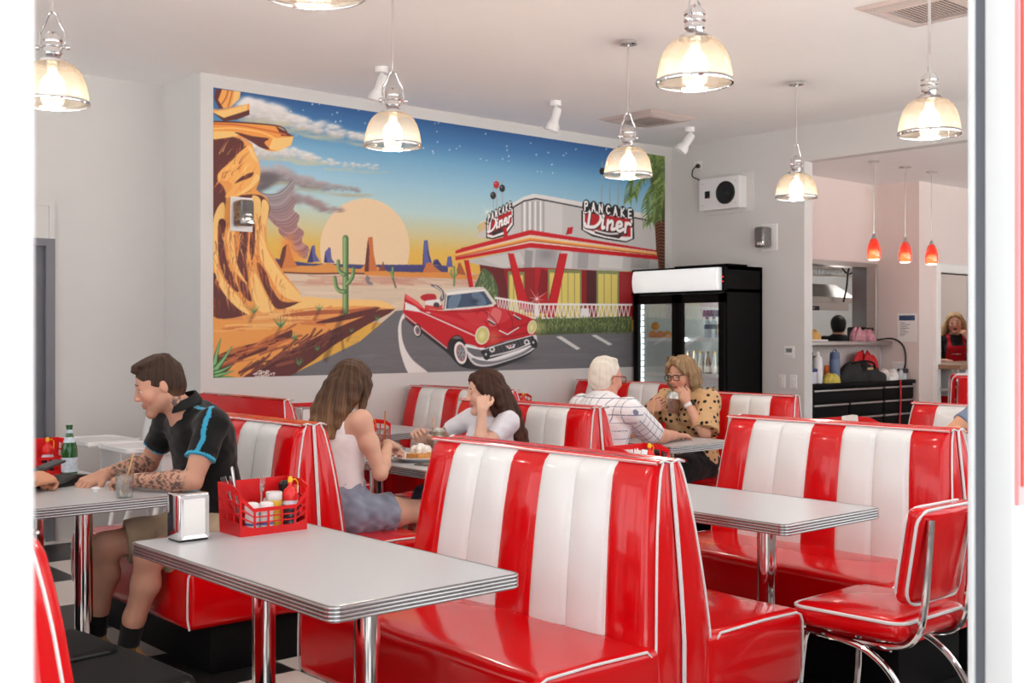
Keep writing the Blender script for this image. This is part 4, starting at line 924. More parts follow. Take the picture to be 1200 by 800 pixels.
# plates and food for the two young women
t = thing('dinner_plate', 'white plate under the waffles on the young women\'s table', 'plate', (3.585, 4.80, TZ))
MB().lathe([(0, .004), (.09, .004), (.105, 0), (.12, .008), (.165, .022), (.168, .024), (.165, .026), (.118, .014), (.1, .008), (0, .008)], 40).build('plate_body', mat('plate_glaze', (236, 235, 234), .15, coat=.4), t)
WAF = mat('waffle', (198, 138, 76), .7, var=.2, vscale=50, bump=.5, bscale=60)
for k, (x, y, a, lab) in enumerate(((-.035, -.03, .2, 'golden waffle piece at the left of the plate'), (.045, .01, -.4, 'golden waffle piece at the right of the plate'))):
    o = MB(); 
    o.grid(lambda u, v: ((u-.5)*.13, (v-.5)*.09, .03+.006*(abs(sin(u*pi*5))**.6)*(abs(sin(v*pi*4))**.6) if 0 < u < 1 and 0 < v < 1 else .004), 26, 21); o = o.build('waffle', WAF); tag(o, lab, 'waffle', 'waffle pieces'); o.location = (3.585+x, 4.80+y, TZ+.009); o.rotation_euler = (0, 0, a)
o = MB()
o.grid(lambda u, v: ((.052+.008*sin(u*44))*sin(pi*min(v, .62))*cos(2*pi*u), (.046+.008*sin(u*44))*sin(pi*min(v, .62))*sin(2*pi*u), .05*(1-v)+.006*sin(v*26)), 40, 18, cu=True)
o = tag(o.build('cream_swirl', CREAM), 'swirl of whipped cream on the waffles', 'cream'); o.location = (3.575, 4.80, TZ+.036)
t = thing('dinner_fork', 'steel fork lying on the edge of the waffle plate', 'fork', (3.70, 4.86, TZ+.030), .4); MB().tube([(-.09, 0, 0), (0, 0, 0), (.05, 0, .002), (.09, 0, .004)], [.004, .003, .008, .009], 8, flat=.3).build('fork_body', STEEL, t)
t = thing('mobile_phone', 'phone lying face down at the near edge of the young women\'s table', 'phone', (3.47, 4.58, TZ), .35); MB().rbox((0, 0, .005), (.072, .146, .009), .004).build('phone_body', mat('phone_case', (120, 108, 96), .35), t); MB().rbox((-.018, .05, .0105), (.022, .03, .003), .0014).build('camera_bump', BPLAS, t)
def tumbler(name, label, cat, loc, h=.14, r0=.028, r1=.037, fill=.12, m=SHAKE, top=None, handle=False):
    t = thing(name, label, cat, loc)
    MB().lathe([(0, 0), (r0, 0), (r1, h), (r1-.0015, h), (r0-.001, .006), (0, .006)], 28).build('glass_body', CLEAR, t)
    rr = lambda z: r0+(r1-r0)*z/h-.002
    MB().lathe([(0, .007), (rr(.007), .007), (rr(fill), fill), (0, fill)], 28).build('milkshake', m, t)
    if top:
        b = MB(); b.grid(lambda u, v: ((r1-.003)*sin(pi*.55*v)*(1+.1*sin(u*40))*cos(2*pi*u), (r1-.003)*sin(pi*.55*v)*(1+.1*sin(u*40))*sin(2*pi*u), fill+top*cos(pi/2*v)), 30, 10, cu=True); b.build('cream_top', CREAM, t)
    if handle: MB().tube(smooth_path([(0, r1-.004, h*.82), (0, r1+.025, h*.84), (0, r1+.032, h*.5), (0, r0+.02, h*.22), (0, r0+.001, h*.25)], 5), .006, 8).build('handle', CLEAR, t)
    return t
t = tumbler('milkshake_glass', 'vanilla milkshake held by the brown-haired young woman', 'glass', (3.86, 5.02, TZ), top=.02); straw(t, (-.01, .0, .02), (-.028, .015, .20))
t = tumbler('juice_tumbler', 'tall clear glass with an orange straw beside the young women\'s caddy', 'glass', (3.62, 5.20, TZ), fill=.05, m=MATS['iced_water']); straw(t, (0, 0, .01), (.012, 0, .235), mat('orange_straw', (206, 130, 74), .6))
t = tumbler('milkshake_mug', 'milkshake mug with straw standing before the white-haired man', 'glass', (5.47, 4.93, TZ), handle=True, top=.02); straw(t, (0, -.005, .02), (.055, .0, .22))
mug = tumbler('chocolate_shake_mug', 'mug of chocolate shake held up by the woman in polka dots', 'glass', (5.70, 4.93, .885), h=.15, r0=.036, r1=.046, fill=.10, m=CHOC, top=.045, handle=True)
mug.rotation_euler = (0, .12, 0); straw(mug, (.012, -.005, .02), (.05, -.045, .205), mat('dark_straw', (60, 40, 38), .5))
# backpack on the near bench
BAGM = mat('black_nylon', (23, 22, 22), .8, spec=.2, bump=.35, bscale=220, var=.06)
t = thing('backpack', 'black zipped backpack lying on the red bench at the lower left', 'bag', (1.12, 2.92, .466), .08)
MB().rbox((0, 0, .045), (.34, .56, .09), .042, k=4, n=5, fn=lambda p: (p[0], p[1], p[2]+.010*(1-(p[1]/.28)**2)*(p[2] > 0))).build('bag_body', BAGM, t, 60)
pk = MB().rbox((-.02, .16, .093), (.26, .26, .05), .03, k=4, n=5, fn=lambda p: (p[0], p[1], p[2]+.008*sin(p[0]*14+p[1]*9)*(p[2] > 0))).build('front_pocket', BAGM, t, 60)
PB = mat('bag_piping', (12, 12, 12), .5)
MB().tube([(x, y, .074) for x, y in rrect(.330, .55, .07, 6)], .007, 8, closed=True).build('piping', PB, t)
MB().tube([(-.02+x, .16+y, .104) for x, y in rrect(.25, .25, .035, 5)], .005, 8, closed=True).build('piping', PB, pk)
# ------------------------------------------------------------------ lamps and wall fittings
def shade_glass(name, tint, tr=.35, tl=.45, gl=.2, rough=.1):
    m = bpy.data.materials.new(name); m.use_nodes = True; nt = m.node_tree; N = nt.nodes; L = nt.links; N.remove(N['Principled BSDF'])
    a = N.new('ShaderNodeBsdfTransparent'); b_ = N.new('ShaderNodeBsdfTranslucent'); g = N.new('ShaderNodeBsdfGlossy'); g.inputs['Roughness'].default_value = rough
    a.inputs[0].default_value = lin(tint)+(1,); b_.inputs[0].default_value = lin(tint)+(1,)
    m1 = N.new('ShaderNodeMixShader'); m1.inputs[0].default_value = tl/(tr+tl); L.new(a.outputs[0], m1.inputs[1]); L.new(b_.outputs[0], m1.inputs[2])
    lw = N.new('ShaderNodeLayerWeight'); lw.inputs[0].default_value = .3; mr = N.new('ShaderNodeMapRange'); mr.inputs['To Min'].default_value = gl*.4; mr.inputs['To Max'].default_value = min(1, gl*2.5); L.new(lw.outputs['Facing'], mr.inputs['Value'])
    m2 = N.new('ShaderNodeMixShader'); L.new(mr.outputs[0], m2.inputs[0]); L.new(m1.outputs[0], m2.inputs[1]); L.new(g.outputs[0], m2.inputs[2]); L.new(m2.outputs[0], N['Material Output'].inputs['Surface'])
    MATS[name] = m; return m
HOLO = shade_glass('ribbed_lamp_glass', (253, 238, 216), .58, .09, .22); BULB = mat('lit_bulb', (255, 230, 190), .3, var=0, emit=(255, 238, 214), estr=8)
AMB = mat('amber_bulb_glass', (240, 200, 140), .15, var=0, emit=(255, 204, 140), estr=1.3)
def make_pendant(label, group):
    """pivot at the rim of the shade, z = 0"""
    t = thing('pendant_lamp', label, 'pendant lamp', group=group); zc = ZC-2.376
    MB().lathe([(0, zc), (.055, zc), (.055, zc-.022), (.02, zc-.03), (0, zc-.03)], 28).build('canopy', CHROME, t)
    MB().tube([(0, 0, zc-.02), (0, 0, .385)], .0075, 10).build('rod', CHROME, t)
    h = MB().lathe([(0, .30), (.018, .30), (.028, .290), (.040, .275), (.042, .262), (.036, .258), (.041, .252), (.043, .238), (.036, .232), (.040, .226), (.040, .210), (.032, .204), (.045, .19), (.062, .178), (.062, .166), (0, .166)], 28).build('socket', CHROME, t)
    y = MB()
    for sg in (-1, 1): y.tube(smooth_path([(0, 0, .385), (sg*.016, 0, .375), (sg*.032, 0, .335), (sg*.052, 0, .295), (sg*.053, 0, .235)], 5), .0055, 8)
    y.tube([(-.066, 0, .235), (.066, 0, .235)], .006, 8); y.build('yoke', CHROME, t)
    for sg in (-1, 1): MB().ball((sg*.064, 0, .235), .012).build('thumb_screw', CHROME, t)
    b = MB(); n = 144; pr = [(.062, .170), (.085, .160), (.108, .138), (.125, .108), (.136, .072), (.143, .036), (.146, .004)]
    b.grid(lambda u, v: ((lambda r, z, a: (r*cos(a), r*sin(a), z))(pr[round(v*6)][0]+.0019*(1 if round(u*n) % 2 else -1), pr[round(v*6)][1], 2*pi*u)), n, 7, cu=True)
    b.build('glass_shade', HOLO, t, 80)
    MB().lathe([(.143, .012), (.150, .010), (.152, .002), (.149, -.006), (.143, -.006), (.141, .002), (.143, .012)], 48).build('rim', CHROME, t)
    MB().lathe([(0, .175), (.026, .172), (.026, .128), (.022, .120), (0, .118)], 20).build('bulb_socket', CHROME, t)
    bl = MB().lathe([(0, .125), (.020, .122), (.032, .112), (.044, .096), (.050, .078), (.052, .065), (.050, .045), (.047, .022)], 24).build('bulb', BULB, t)
    MB().lathe([(.047, .022), (.042, .000), (.030, -.014), (0, -.022)], 24).build('bulb_tip', AMB, bl)
    return t
LAMPS = [(1.75, 4.94, 'pendant lamp at the left edge beside the white jamb'), (3.47, 4.90, 'pendant lamp hanging in front of the mural sky'), (5.20, 4.86, 'pendant lamp in front of the painted palm at the mural\'s end'),
         (6.95, 4.86, 'pendant lamp in front of the wall with the black speaker cone'), (3.48, 2.90, 'largest and nearest pendant lamp at the top of the photo'), (5.23, 2.89, 'pendant lamp at upper right beside the ceiling vent'), (1.75, 2.86, 'pendant lamp with only the rim showing at the top edge')]
lamp0 = make_pendant(LAMPS[0][2], 'chrome pendant lamps with ribbed glass')
for i, (x, y, lab) in enumerate(LAMPS):
    o = lamp0 if i == 0 else dup(lamp0, label=lab); o.location = (x, y, 2.376); o.rotation_euler = (0, 0, -.72+.25*i)
    pl_ = bpy.data.lights.new('pendant_light', 'POINT'); pl_.energy = 11; pl_.color = (1, .93, .84); pl_.shadow_soft_size = .05; po_ = bpy.data.objects.new('pendant_light', pl_); C.objects.link(po_); po_.location = (x, y, 2.32)
REDG = shade_glass('red_lamp_glass', (232, 56, 32), .5, .35, .2); REDB = mat('red_lamp_bulb', (255, 240, 225), .4, var=0, emit=(255, 226, 200), estr=14)
def make_red(label, group):
    t = thing('red_pendant', label, 'pendant lamp', group=group)
    MB().lathe([(0, .85), (.05, .85), (.05, .842), (0, .838)], 20).build('canopy', STEEL, t); MB().tube([(0, 0, .845), (0, 0, .21)], .004, 8).build('cord', STEEL, t)
    MB().lathe([(0, .225), (.009, .22), (.014, .205), (.02, .185), (.02, .178), (0, .178)], 16).build('cap', STEEL, t)
    MB().lathe([(.019, .182), (.032, .165), (.048, .125), (.057, .08), (.058, .045), (.053, .015), (.048, .0)], 28).build('glass_shade', REDG, t)
    MB().lathe([(0, .085), (.03, .082), (.044, .055), (.046, .025), (.042, -.004), (0, -.008)], 20).build('inner_glass', REDB, t)
    return t
r0 = make_red('leftmost of the three red glass pendants at the servery', 'red glass servery pendants')
for i, (x, y, lab) in enumerate(((8.93, 5.45, None), (9.46, 5.46, 'middle one of the three red glass pendants at the servery'), (9.92, 5.46, 'rightmost of the three red glass pendants at the servery'))):
    o = r0 if i == 0 else dup(r0, label=lab); o.location = (x, y, 2.05)
# ceiling spots
def make_spot(label, rz, tilt):
    t = thing('ceiling_spotlight', label, 'spotlight', rz=rz, group='white ceiling spotlights')
    MB().lathe([(0, 0), (.045, 0), (.045, -.035), (.04, -.04), (0, -.04)], 24).build('base', WPLAS, t)
    MB().tube([(0, 0, -.035), (.01, 0, -.075)], .011, 10).build('stem', WPLAS, t)
    b = MB(); b.M = T(.012, 0, -.07) @ RY(tilt); b.lathe([(0, .02), (.03, .016), (.036, 0), (.036, -.085), (.05, -.115), (.056, -.125), (.056, -.165), (.05, -.168), (.044, -.150), (0, -.145)], 24); b.build('lamp_head', WPLAS, t); return t
for x, y, lab, rz, tl in ((4.46, 6.43, 'white ceiling spotlight near the pendant over the mural sky', -.72-pi, .32), (6.12, 6.48, 'white ceiling spotlight over the middle of the mural', -.72-pi, .28), (7.78, 6.54, 'white ceiling spotlight nearest the speaker, tilted to the left', -.72-pi, .62)):
    make_spot(lab, rz+pi, tl).location = (x, y, ZC)
def vent(label, cx, cy):
    t = thing('ceiling_vent', label, 'air vent', (cx, cy, ZC), group='square ceiling vents')
    VM = mat('vent_white', (222, 208, 202), .5); b = MB(); R = [(.30, -.002), (.275, -.012), (.27, -.012), (.20, -.028), (.17, -.030)]
    b.grid(lambda u, v: (lambda r, z: ((r, r, z), (-r, r, z), (-r, -r, z), (r, -r, z))[round(u*4) % 4])(*R[round(v*4)]), 4, 5, cu=True); b.build('vent_frame', VM, t, 0)
    for k in range(4):
        r = .255-.016*k; MB().tube([(r, r, -.016-.003*k), (-r, r, -.016-.003*k), (-r, -r, -.016-.003*k), (r, -r, -.016-.003*k)], .0035, 4, closed=True).build('louvre', mat('vent_line', (188, 178, 174), .6), t)
    b = MB(); n = 14; xs = [-.17+.34*i/n for i in range(n+1)]
    vs = []; fs = []
    for i in range(n):
        for j in range(n):
            x, y, w_ = xs[i], xs[j], .34/n; o = len(vs)
            vs += [(x, y, -.03), (x+w_, y, -.03), (x+w_, y+w_, -.03), (x, y+w_, -.03), (x+.004, y+.004, -.03), (x+w_-.004, y+.004, -.03), (x+w_-.004, y+w_-.004, -.03), (x+.004, y+w_-.004, -.03)]
            fs += [(o+k, o+(k+1) % 4, o+4+(k+1) % 4, o+4+k) for k in range(4)]
    b.add(vs, fs); b.build('egg_crate_grille', VM, t, 0); MB().box(-.17, .17, -.17, .17, -.012, -.006).build('duct', mat('duct_dark', (58, 54, 52), .9), t); return t
vent('square ceiling vent near the corner above the fridge', 7.19, 6.49); vent('square ceiling vent at the top right corner', 5.91, 3.25)
t = thing('security_camera', 'domed camera under the ceiling at the top right edge', 'camera', (5.79, 2.80, ZC)); MB().lathe([(0, 0), (.075, 0), (.075, -.13), (.07, -.15), (0, -.15)], 28).build('camera_body', WPLAS, t); MB().lathe([(.068, -.15), (.064, -.18), (.045, -.205), (.02, -.216), (0, -.218)], 28).build('dome', CHROME, t)
# loudspeaker box, outlet, emergency lights, controls on the right wall
pl = tag(MB().box(XR-.012, XR, 6.39, 6.92, 2.51, 2.87, bev=.004).build('mounting_plate', WALL), 'painted backing plate behind the white speaker box', 'wall plate')
SPK = t = thing('wall_speaker', 'white box with round black speaker cone on the right wall', 'speaker', (XR-.012, 6.69, 2.69))
MB().box(-.11, 0, -.23, .23, -.145, .145, bev=.004).build('cabinet', WPLAS, t)
b = MB(); b.M = T(-.111, -.08, 0) @ RY(-pi/2); b.lathe([(.104, 0), (.104, .014), (.097, .016), (.090, .009), (.052, .003), (.040, .003), (.030, .009), (0, .014)], 36); b.build('speaker_cone', mat('speaker_cone', (24, 23, 24), .5), t)
sp = MB().box(-.116, -.108, .105, .16, -.035, .03).build('switch_panel', BPLAS, t); MB().box(-.119, -.115, .112, .122, -.03, -.02).build('switch', REDC, sp)
for y, z in ((-.19, -.1), (-.19, .1), (.19, .1), (.19, -.1)):
    b = MB(); b.M = T(-.11, y, z) @ RY(-pi/2); b.lathe([(0, 0), (.006, 0), (.006, .002), (0, .003)], 12); b.build('screw', STEEL, t)
def plate(name, label, cat, y, z, w_, h, m=WPLAS, x=XR):
    t = thing(name, label, cat, (x, y, z)); MB().box(-.010, 0, -w_/2, w_/2, -h/2, h/2, bev=.003).build('face_plate', m, t); return t
t = plate('power_outlet', 'power outlet high on the right wall with a black plug', 'outlet', 7.03, 2.99, .09, .085)
b = MB(); b.M = T(-.01, -.012, -.005) @ RY(-pi/2); b.lathe([(0, 0), (.02, 0), (.022, .02), (.014, .03), (.008, .036), (0, .036)], 16); pg = b.build('black_plug', BPLAS)
tag(pg, 'black plug in the outlet above the speaker box', 'plug'); pg.location = (XR, 7.03, 2.99)
cd_ = MB().tube(smooth_path([(XR-.044, 7.02, 2.985), (XR-.05, 7.06, 2.94), (XR-.03, 7.075, 2.89), (XR-.04, 6.99, 2.85), (XR-.05, 6.915, 2.80)], 6), .006, 8).build('power_cord', BPLAS); attach(cd_, SPK)
EGL = mat('smoked_plastic', (128, 124, 122), .12, coat=.6, metal=.55, var=.25, vscale=40)
def elight(label, loc, rz):
    t = thing('emergency_light', label, 'emergency light', loc, rz, 'wall emergency lights')   # faces -x, wall at x=0
    MB().box(-.012, 0, -.085, .085, -.12, .12, bev=.004).build('backplate', WPLAS, t)
    h = MB().rbox((-.075, .02, .0), (.13, .105, .185), .022).build('lamp_housing', EGL, t); MB().rbox((-.142, .02, .02), (.01, .08, .10), .004).build('lens', mat('smoked_lens', (96, 92, 92), .1, coat=.5), h)
    MB().rbox((-.146, .005, -.062), (.016, .05, .03), .006).build('reflector', CHROME, h); return t
elight('smoked emergency light on the right wall below the speaker box', (XR, 6.215, 2.262), 0); elight('smoked emergency light mounted over the mural rocks', (3.915, YB-.004, 2.245), pi/2).scale = (1, -1, 1) if False else (1, 1, 1)
t = plate('thermostat', 'white thermostat with grey display on the right wall', 'thermostat', 6.005, 1.245, .105, .105); MB().box(-.0135, -.009, -.03, .03, 0, .035).build('display', mat('lcd_grey', (120, 124, 122), .3), t)
for k in range(3): MB().box(-.013, -.009, -.035+.028*k, -.017+.028*k, -.04, -.025).build('button', mat('button_grey', (206, 206, 206), .4), t)
for y, lab in ((6.085, 'white light switch plate, the left one of two below the thermostat'), (5.965, 'white light switch plate, the right one of two below the thermostat')):
    t = plate('light_switch', lab, 'light switch', y, .99, .072, .118); 
    for k in range(2): MB().box(-.0145, -.009, -.008, .008, -.035+.04*k, -.012+.04*k, bev=.001).build('rocker', mat('switch_rocker', (224, 222, 206), .3), t)
# high chairs against the recessed wall
def make_highchair(label):
    t = thing('high_chair', label, 'high chair', group='white plastic high chairs')     # faces -x
    b = MB(); b.grid(lambda u, v: ((.17+.05*(v-.5)*2*.6+.03*(abs(u-.5)*2)**2*-1), (u-.5)*(.30-.07*max(0, v-.6)), .50+.42*v-.02*(abs(u-.5)*2)**3*(v > .9)), 14, 12); o = b.build('backrest', WPLAS, t)
    so = o.modifiers.new('thick', 'SOLIDIFY'); so.thickness = .018
    MB().rbox((.02, 0, .51), (.32, .31, .035), .015).build('seat', WPLAS, t)
    for sg in (-1, 1): MB().rbox((0, sg*.165, .60), (.30, .02, .19), .009, fn=lambda p: (p[0], p[1], p[2]+.02*sin(p[0]*8))).build('side_panel', WPLAS, t)
    tr = MB().rbox((-.21, 0, .715), (.34, .46, .03), .014, k=3, n=6, fn=lambda p: (p[0], p[1], p[2]-(.008 if p[2] > 0 and abs(p[0]) < .12 and abs(p[1]) < .18 else 0))).build('tray', WPLAS, t)
    MB().tube([(-.21+x, y, .729) for x, y in rrect(.33, .45, .06, 5)], .008, 8, closed=True).build('tray_rim', WPLAS, tr)
    for sx in (-1, 1):
        for sy in (-1, 1): MB().tube([(sx*.12-.02, sy*.14, .52), (sx*.27-.02, sy*.25, .0)], [.019, .015], 10).build('leg', WPLAS, t)
    MB().tube([(-.235, -.22, .12), (-.235, .22, .12)], .012, 8).build('footrest', WPLAS, t); return t
hc = make_highchair('white high chair farther back against the recessed wall'); hc.location = (3.10, 7.30, 0)
dup(hc, (3.12, 6.74, 0), 0, 'white high chair nearer, right behind the man in black polo')
# ------------------------------------------------------------------ drinks fridge
FX0, FX1, FY0, FY1, FZ = 7.92, 8.465, 6.28, 7.35, 2.0
FB = mat('fridge_black', (11, 10, 10), .6, spec=.12); FI = mat('fridge_inside', (206, 208, 208), .5)
t = thing('drinks_fridge', 'tall black double-door drinks fridge with lit white header', 'fridge', (0, 0, 0))
b = MB(); b.box(FX0+.05, FX1, FY0, FY0+.035, .02, FZ); b.box(FX0+.05, FX1, FY1-.035, FY1, .02, FZ); b.box(FX0+.05, FX1, FY0, FY1, FZ-.035, FZ); b.box(FX0+.05, FX1, FY0, FY1, .02, .25); b.box(FX1-.03, FX1, FY0, FY1, .02, FZ); b.box(FX0+.05, FX1, FY0, FY1, 1.77, 1.80); b.box(FX0+.012, FX0+.052, FY0, FY0+.03, 1.77, FZ)
b.box(FX0+.25, FX1-.02, FY0+.15, FY1-.3, FZ, FZ+.03)
b.build('fridge_body', FB, t, 0)
b = MB(); b.box(FX1-.045, FX1-.031, FY0+.036, FY1-.036, .25, 1.77); b.box(FX0+.06, FX1-.04, FY0+.036, FY0+.05, .25, 1.77); b.box(FX0+.06, FX1-.04, FY1-.05, FY1-.036, .25, 1.77); b.box(FX0+.06, FX1-.04, FY0+.036, FY1-.036, .25, .27); b.box(FX0+.06, FX1-.04, FY0+.036, FY1-.036, 1.75, 1.77)
b.build('liner', FI, t, 0)
hd = MB().rbox((FX0+.03, (FY0+FY1)/2+.02, 1.885), (.07, FY1-FY0-.07, .20), .012, fn=lambda p: (p[0]-.02*(1-(p[2]/.1)**2)*(p[0] < 0), p[1], p[2])).build('header_sign', mat('lit_header', (235, 238, 238), .3, emit=(236, 242, 244), estr=.42, var=0), t)
b = MB(); b.box(FX0+.0, FX0+.05, FY0, FY1, 1.985, 2.0); b.box(FX0+.0, FX0+.05, FY0, FY1, 1.765, 1.785); b.build('header_frame', FB, hd, 0)
for z in (1.90, 1.86): MB().ball((FX0+.01, FY0+.016, z), .006).build('indicator_light', mat('red_indicator', (220, 30, 30), .3, emit=(255, 40, 30), estr=1.5, var=0), t)
ym = (FY0+FY1)/2; LED = mat('led_strip', (240, 248, 250), .4, var=0, emit=(232, 244, 250), estr=5)
for (a, c) in ((ym+.005, FY1-.01), (FY0+.01, ym-.005)):
    b = MB(); b.box(FX0+.01, FX0+.05, a, a+.055, .24, 1.76); b.box(FX0+.01, FX0+.05, c-.055, c, .24, 1.76); b.box(FX0+.01, FX0+.05, a, c, 1.68, 1.76); b.box(FX0+.01, FX0+.05, a, c, .24, .32)
    d = b.build('door', FB, t, 0); MB().box(FX0+.027, FX0+.031, a+.05, c-.05, .31, 1.69).build('glass_pane', CLEAR, d, 0)
    hy = a+.028 if a > ym else c-.028; MB().rbox((FX0-.003, hy, 1.0), (.02, .022, .45), .008).build('handle', BPLAS, d)
for i, y in enumerate((FY1-.085, ym+.02)):
    MB().box(FX0+.055, FX0+.085, y-.02, y+.02, .30, 1.72).build('side_rail', mat('rail_white', (226, 230, 232), .4), t, 0)
    for k in range(26 if i == 0 else 0): MB().box(FX0+.05, FX0+.056, y-.012, y+.012, .32+.053*k, .352+.053*k).build('led', LED, t, 0)
SHF = mat('wire_shelf', (240, 242, 243), .4)
SZ = (.40, .72, 1.04, 1.36)
for z in SZ:
    for (a, c) in ((ym+.01, FY1-.06), (FY0+.06, ym-.01)):
        b = MB(); b.box(FX0+.075, FX0+.085, a, c, z-.02, z+.012); b.box(FX0+.08, FX1-.06, a, c, z-.006, z); b.build('shelf', SHF, t, 0)
for (ly, ang) in ((FY1-.045, -2.45), (ym-.03, -2.45), (FY0+.045, -.70)):      # the light strips up the inside edges
    lg = bpy.data.lights.new('fridge_light', 'AREA'); lg.shape = 'RECTANGLE'; lg.size = .03; lg.size_y = 1.3; lg.energy = 5.5; lg.color = (.95, 1, 1); lo = bpy.data.objects.new('fridge_light', lg); C.objects.link(lo); lo.location = (FX0+.07, ly, 1.02)
    lo.rotation_euler = Vector((.8, (-.6 if ang < -1 else .6), 0)).to_track_quat('-Z', 'Y').to_euler()
BG = mat('clear_bottle_glass', (214, 214, 206), .12, coat=.5, alpha=.75); AMBG = mat('amber_drink', (120, 84, 48), .12, coat=.5); LB = mat('pale_bottle_label', (226, 222, 214), .6)
def fbottle(m, cap):
    t = thing('glass_bottle', 'glass drink bottle in the fridge', 'bottle', group='bottles in the drinks fridge')
    MB().lathe([(0, 0), (.026, 0), (.028, .005), (.028, .10), (.022, .13), (.0125, .165), (.0125, .205), (0, .205)], 16).build('bottle_body', m, t); MB().lathe([(.0285, .03), (.0285, .08)], 16).build('bottle_label', LB, t); MB().lathe([(.0135, .195), (.014, .198), (.014, .212), (0, .214)], 12).build('bottle_cap', cap, t); return t
capm = mat('dark_cap', (40, 38, 40), .4); GOLD = mat('gold_cap', (200, 160, 80), .35, metal=.6)
f1, f2 = fbottle(BG, GOLD), fbottle(AMBG, capm)
names = {.40: 'bottom', .72: 'lower', 1.04: 'second', 1.36: 'top'}
cnt = 0
for z, ys, lab in ((1.04, [6.40+.075*i for i in range(6)], 'glass drink bottle on the upper bottle shelf behind the right fridge door'), (.72, [6.40+.075*i for i in range(6)], 'glass drink bottle on the shelf below, behind the right fridge door'), (.40, [6.42+.09*i for i in range(4)], 'glass drink bottle on the bottom shelf behind the right fridge door')):
    for r_ in range(2):
        for i, y in enumerate(ys):
            src = f1 if (i*7+r_*3+int(z*10)) % 3 else f2; o = src if src['label'].endswith('in the fridge') else dup(src)
            o.location = (8.04+.11*r_, y+.02*r_, z); o['label'] = lab; o['group'] = lab.replace('glass drink bottle', 'glass bottles')
WB = mat('water_bottle', (206, 218, 230), .15, coat=.4, alpha=.8); BL_ = mat('blue_wrap', (40, 52, 110), .4)
wb = thing('water_bottle', 'blue-topped water bottle at the top right of the fridge', 'bottle', (8.03, 6.40, 1.36), group='water bottles in the fridge'); MB().lathe([(0, 0), (.03, 0), (.032, .01), (.03, .05), (.032, .1), (.03, .14), (.014, .18), (0, .18)], 16).build('bottle_body', WB, wb); MB().lathe([(.0325, .09), (.0325, .13)], 16).build('bottle_label', BL_, wb); MB().lathe([(.0145, .176), (.0145, .195), (0, .196)], 12).build('bottle_cap', BL_, wb)
for i in range(1, 3): dup(wb, (8.03, 6.40+.075*i, 1.36))
mp_ = thing('multipack_wrap', 'dark blue carton on the water bottles at the top of the fridge', 'carton', (8.03, 6.475, 1.5565)); MB().rbox((0, 0, .03), (.07, .21, .06), .012).build('carton_body', BL_, mp_)
ORG = mat('orange_peel', (240, 146, 32), .5, bump=.3, bscale=120)
og = None
for i, (y, z) in enumerate(((7.19, 1.36), (7.10, 1.36), (7.01, 1.36), (7.165, 1.44))):
    if og is None:
        og = thing('orange', 'x', 'orange', group='oranges in the drinks fridge'); MB().ball((0, 0, .038), (.04, .04, .038), 0, 18, 12).build('peel', ORG, og); MB().lathe([(0, .0765), (.005, .0755), (.006, .074)], 8).build('stem_scar', mat('stem_green', (90, 100, 50), .7), og); o = og
    else: o = dup(og)
    o.location = (8.03 if i < 3 else 8.035, y, z); o['label'] = ('orange nearest the light strip, in the bottom row at the top of the fridge', 'orange in the middle of the fridge\'s bottom row of three', 'orange farthest from the light strip in the fridge row', 'orange on top of the other oranges in the fridge')[i]
bx = thing('carton_box', 'brown cardboard box on the middle shelf of the fridge', 'box', (8.12, 6.95, 1.04)); MB().box(-.07, .07, -.09, .09, 0, .16, bev=.004).build('box_body', mat('cardboard', (176, 134, 84), .8), bx); MB().box(-.0715, -.069, -.09, .09, .07, .09).build('box_tape', mat('tape', (190, 160, 110), .4), bx)
# ------------------------------------------------------------------ servery: black tool chest, what stands on it
CX0, CX1, CY0, CY1, CZ = 8.64, 10.36, 5.88, 6.31, .965
TC = mat('tool_chest_black', (15, 15, 16), .55, spec=.12); t = thing('tool_chest', 'wide black tool chest with many drawers under the pass-through', 'tool chest', (0, 0, 0))
MB().box(CX0, CX1, CY0+.02, CY1, .12, CZ-.035).build('chest_body', TC, t, 0); MB().box(CX0-.01, CX1+.01, CY0-.01, CY1, CZ-.035, CZ, bev=.008).build('worktop', TC, t)
for x in (CX0+.1, CX1-.1):
    for y in (CY0+.08, CY1-.08):
        b = MB(); b.M = T(x, y, .06) @ RX(pi/2); b.lathe([(0, -.02), (.055, -.02), (.06, -.01), (.06, .01), (.055, .02), (0, .02)], 20); b.build('caster', BPLAS, t)
zt = CZ-.05
for (x0, x1, hs) in ((CX0+.02, CX0+1.15, (.13, .13, .13, .16, .2)), (CX0+1.17, CX1-.02, (.13, .13, .13, .16, .2))):
    z = zt
    for k, h in enumerate(hs):
        parts_ = ((x0, x1),) if k % 2 == 0 else ((x0, (x0+x1)/2-.01), ((x0+x1)/2+.01, x1)) if x1-x0 > .8 else ((x0, x1),)
        for (a, c) in parts_:
            d = MB().box(a, c, CY0, CY0+.03, z-h+.012, z-.004, bev=.004).build('drawer', TC, t); MB().box(a+.01, c-.01, CY0-.012, CY0+.004, z-.022, z-.006, bev=.003).build('drawer_pull', STEEL, d)
        z -= h
ty = (CY0+CY1)/2
def put(name, label, cat, x, y, z=CZ, rz=0, group=None): return thing(name, label, cat, (x, y, z), rz, group)
t = put('squeeze_bottle', 'white squeeze bottle on the left end of the tool chest', 'bottle', 8.88, 5.98); MB().lathe([(0, 0), (.04, 0), (.042, .01), (.042, .2), (.036, .225), (.018, .24), (.018, .26), (0, .262)], 20).build('bottle_body', WPLAS, t); MB().lathe([(.019, .24), (.019, .265), (.008, .275), (0, .29)], 12).build('nozzle', WPLAS, t)
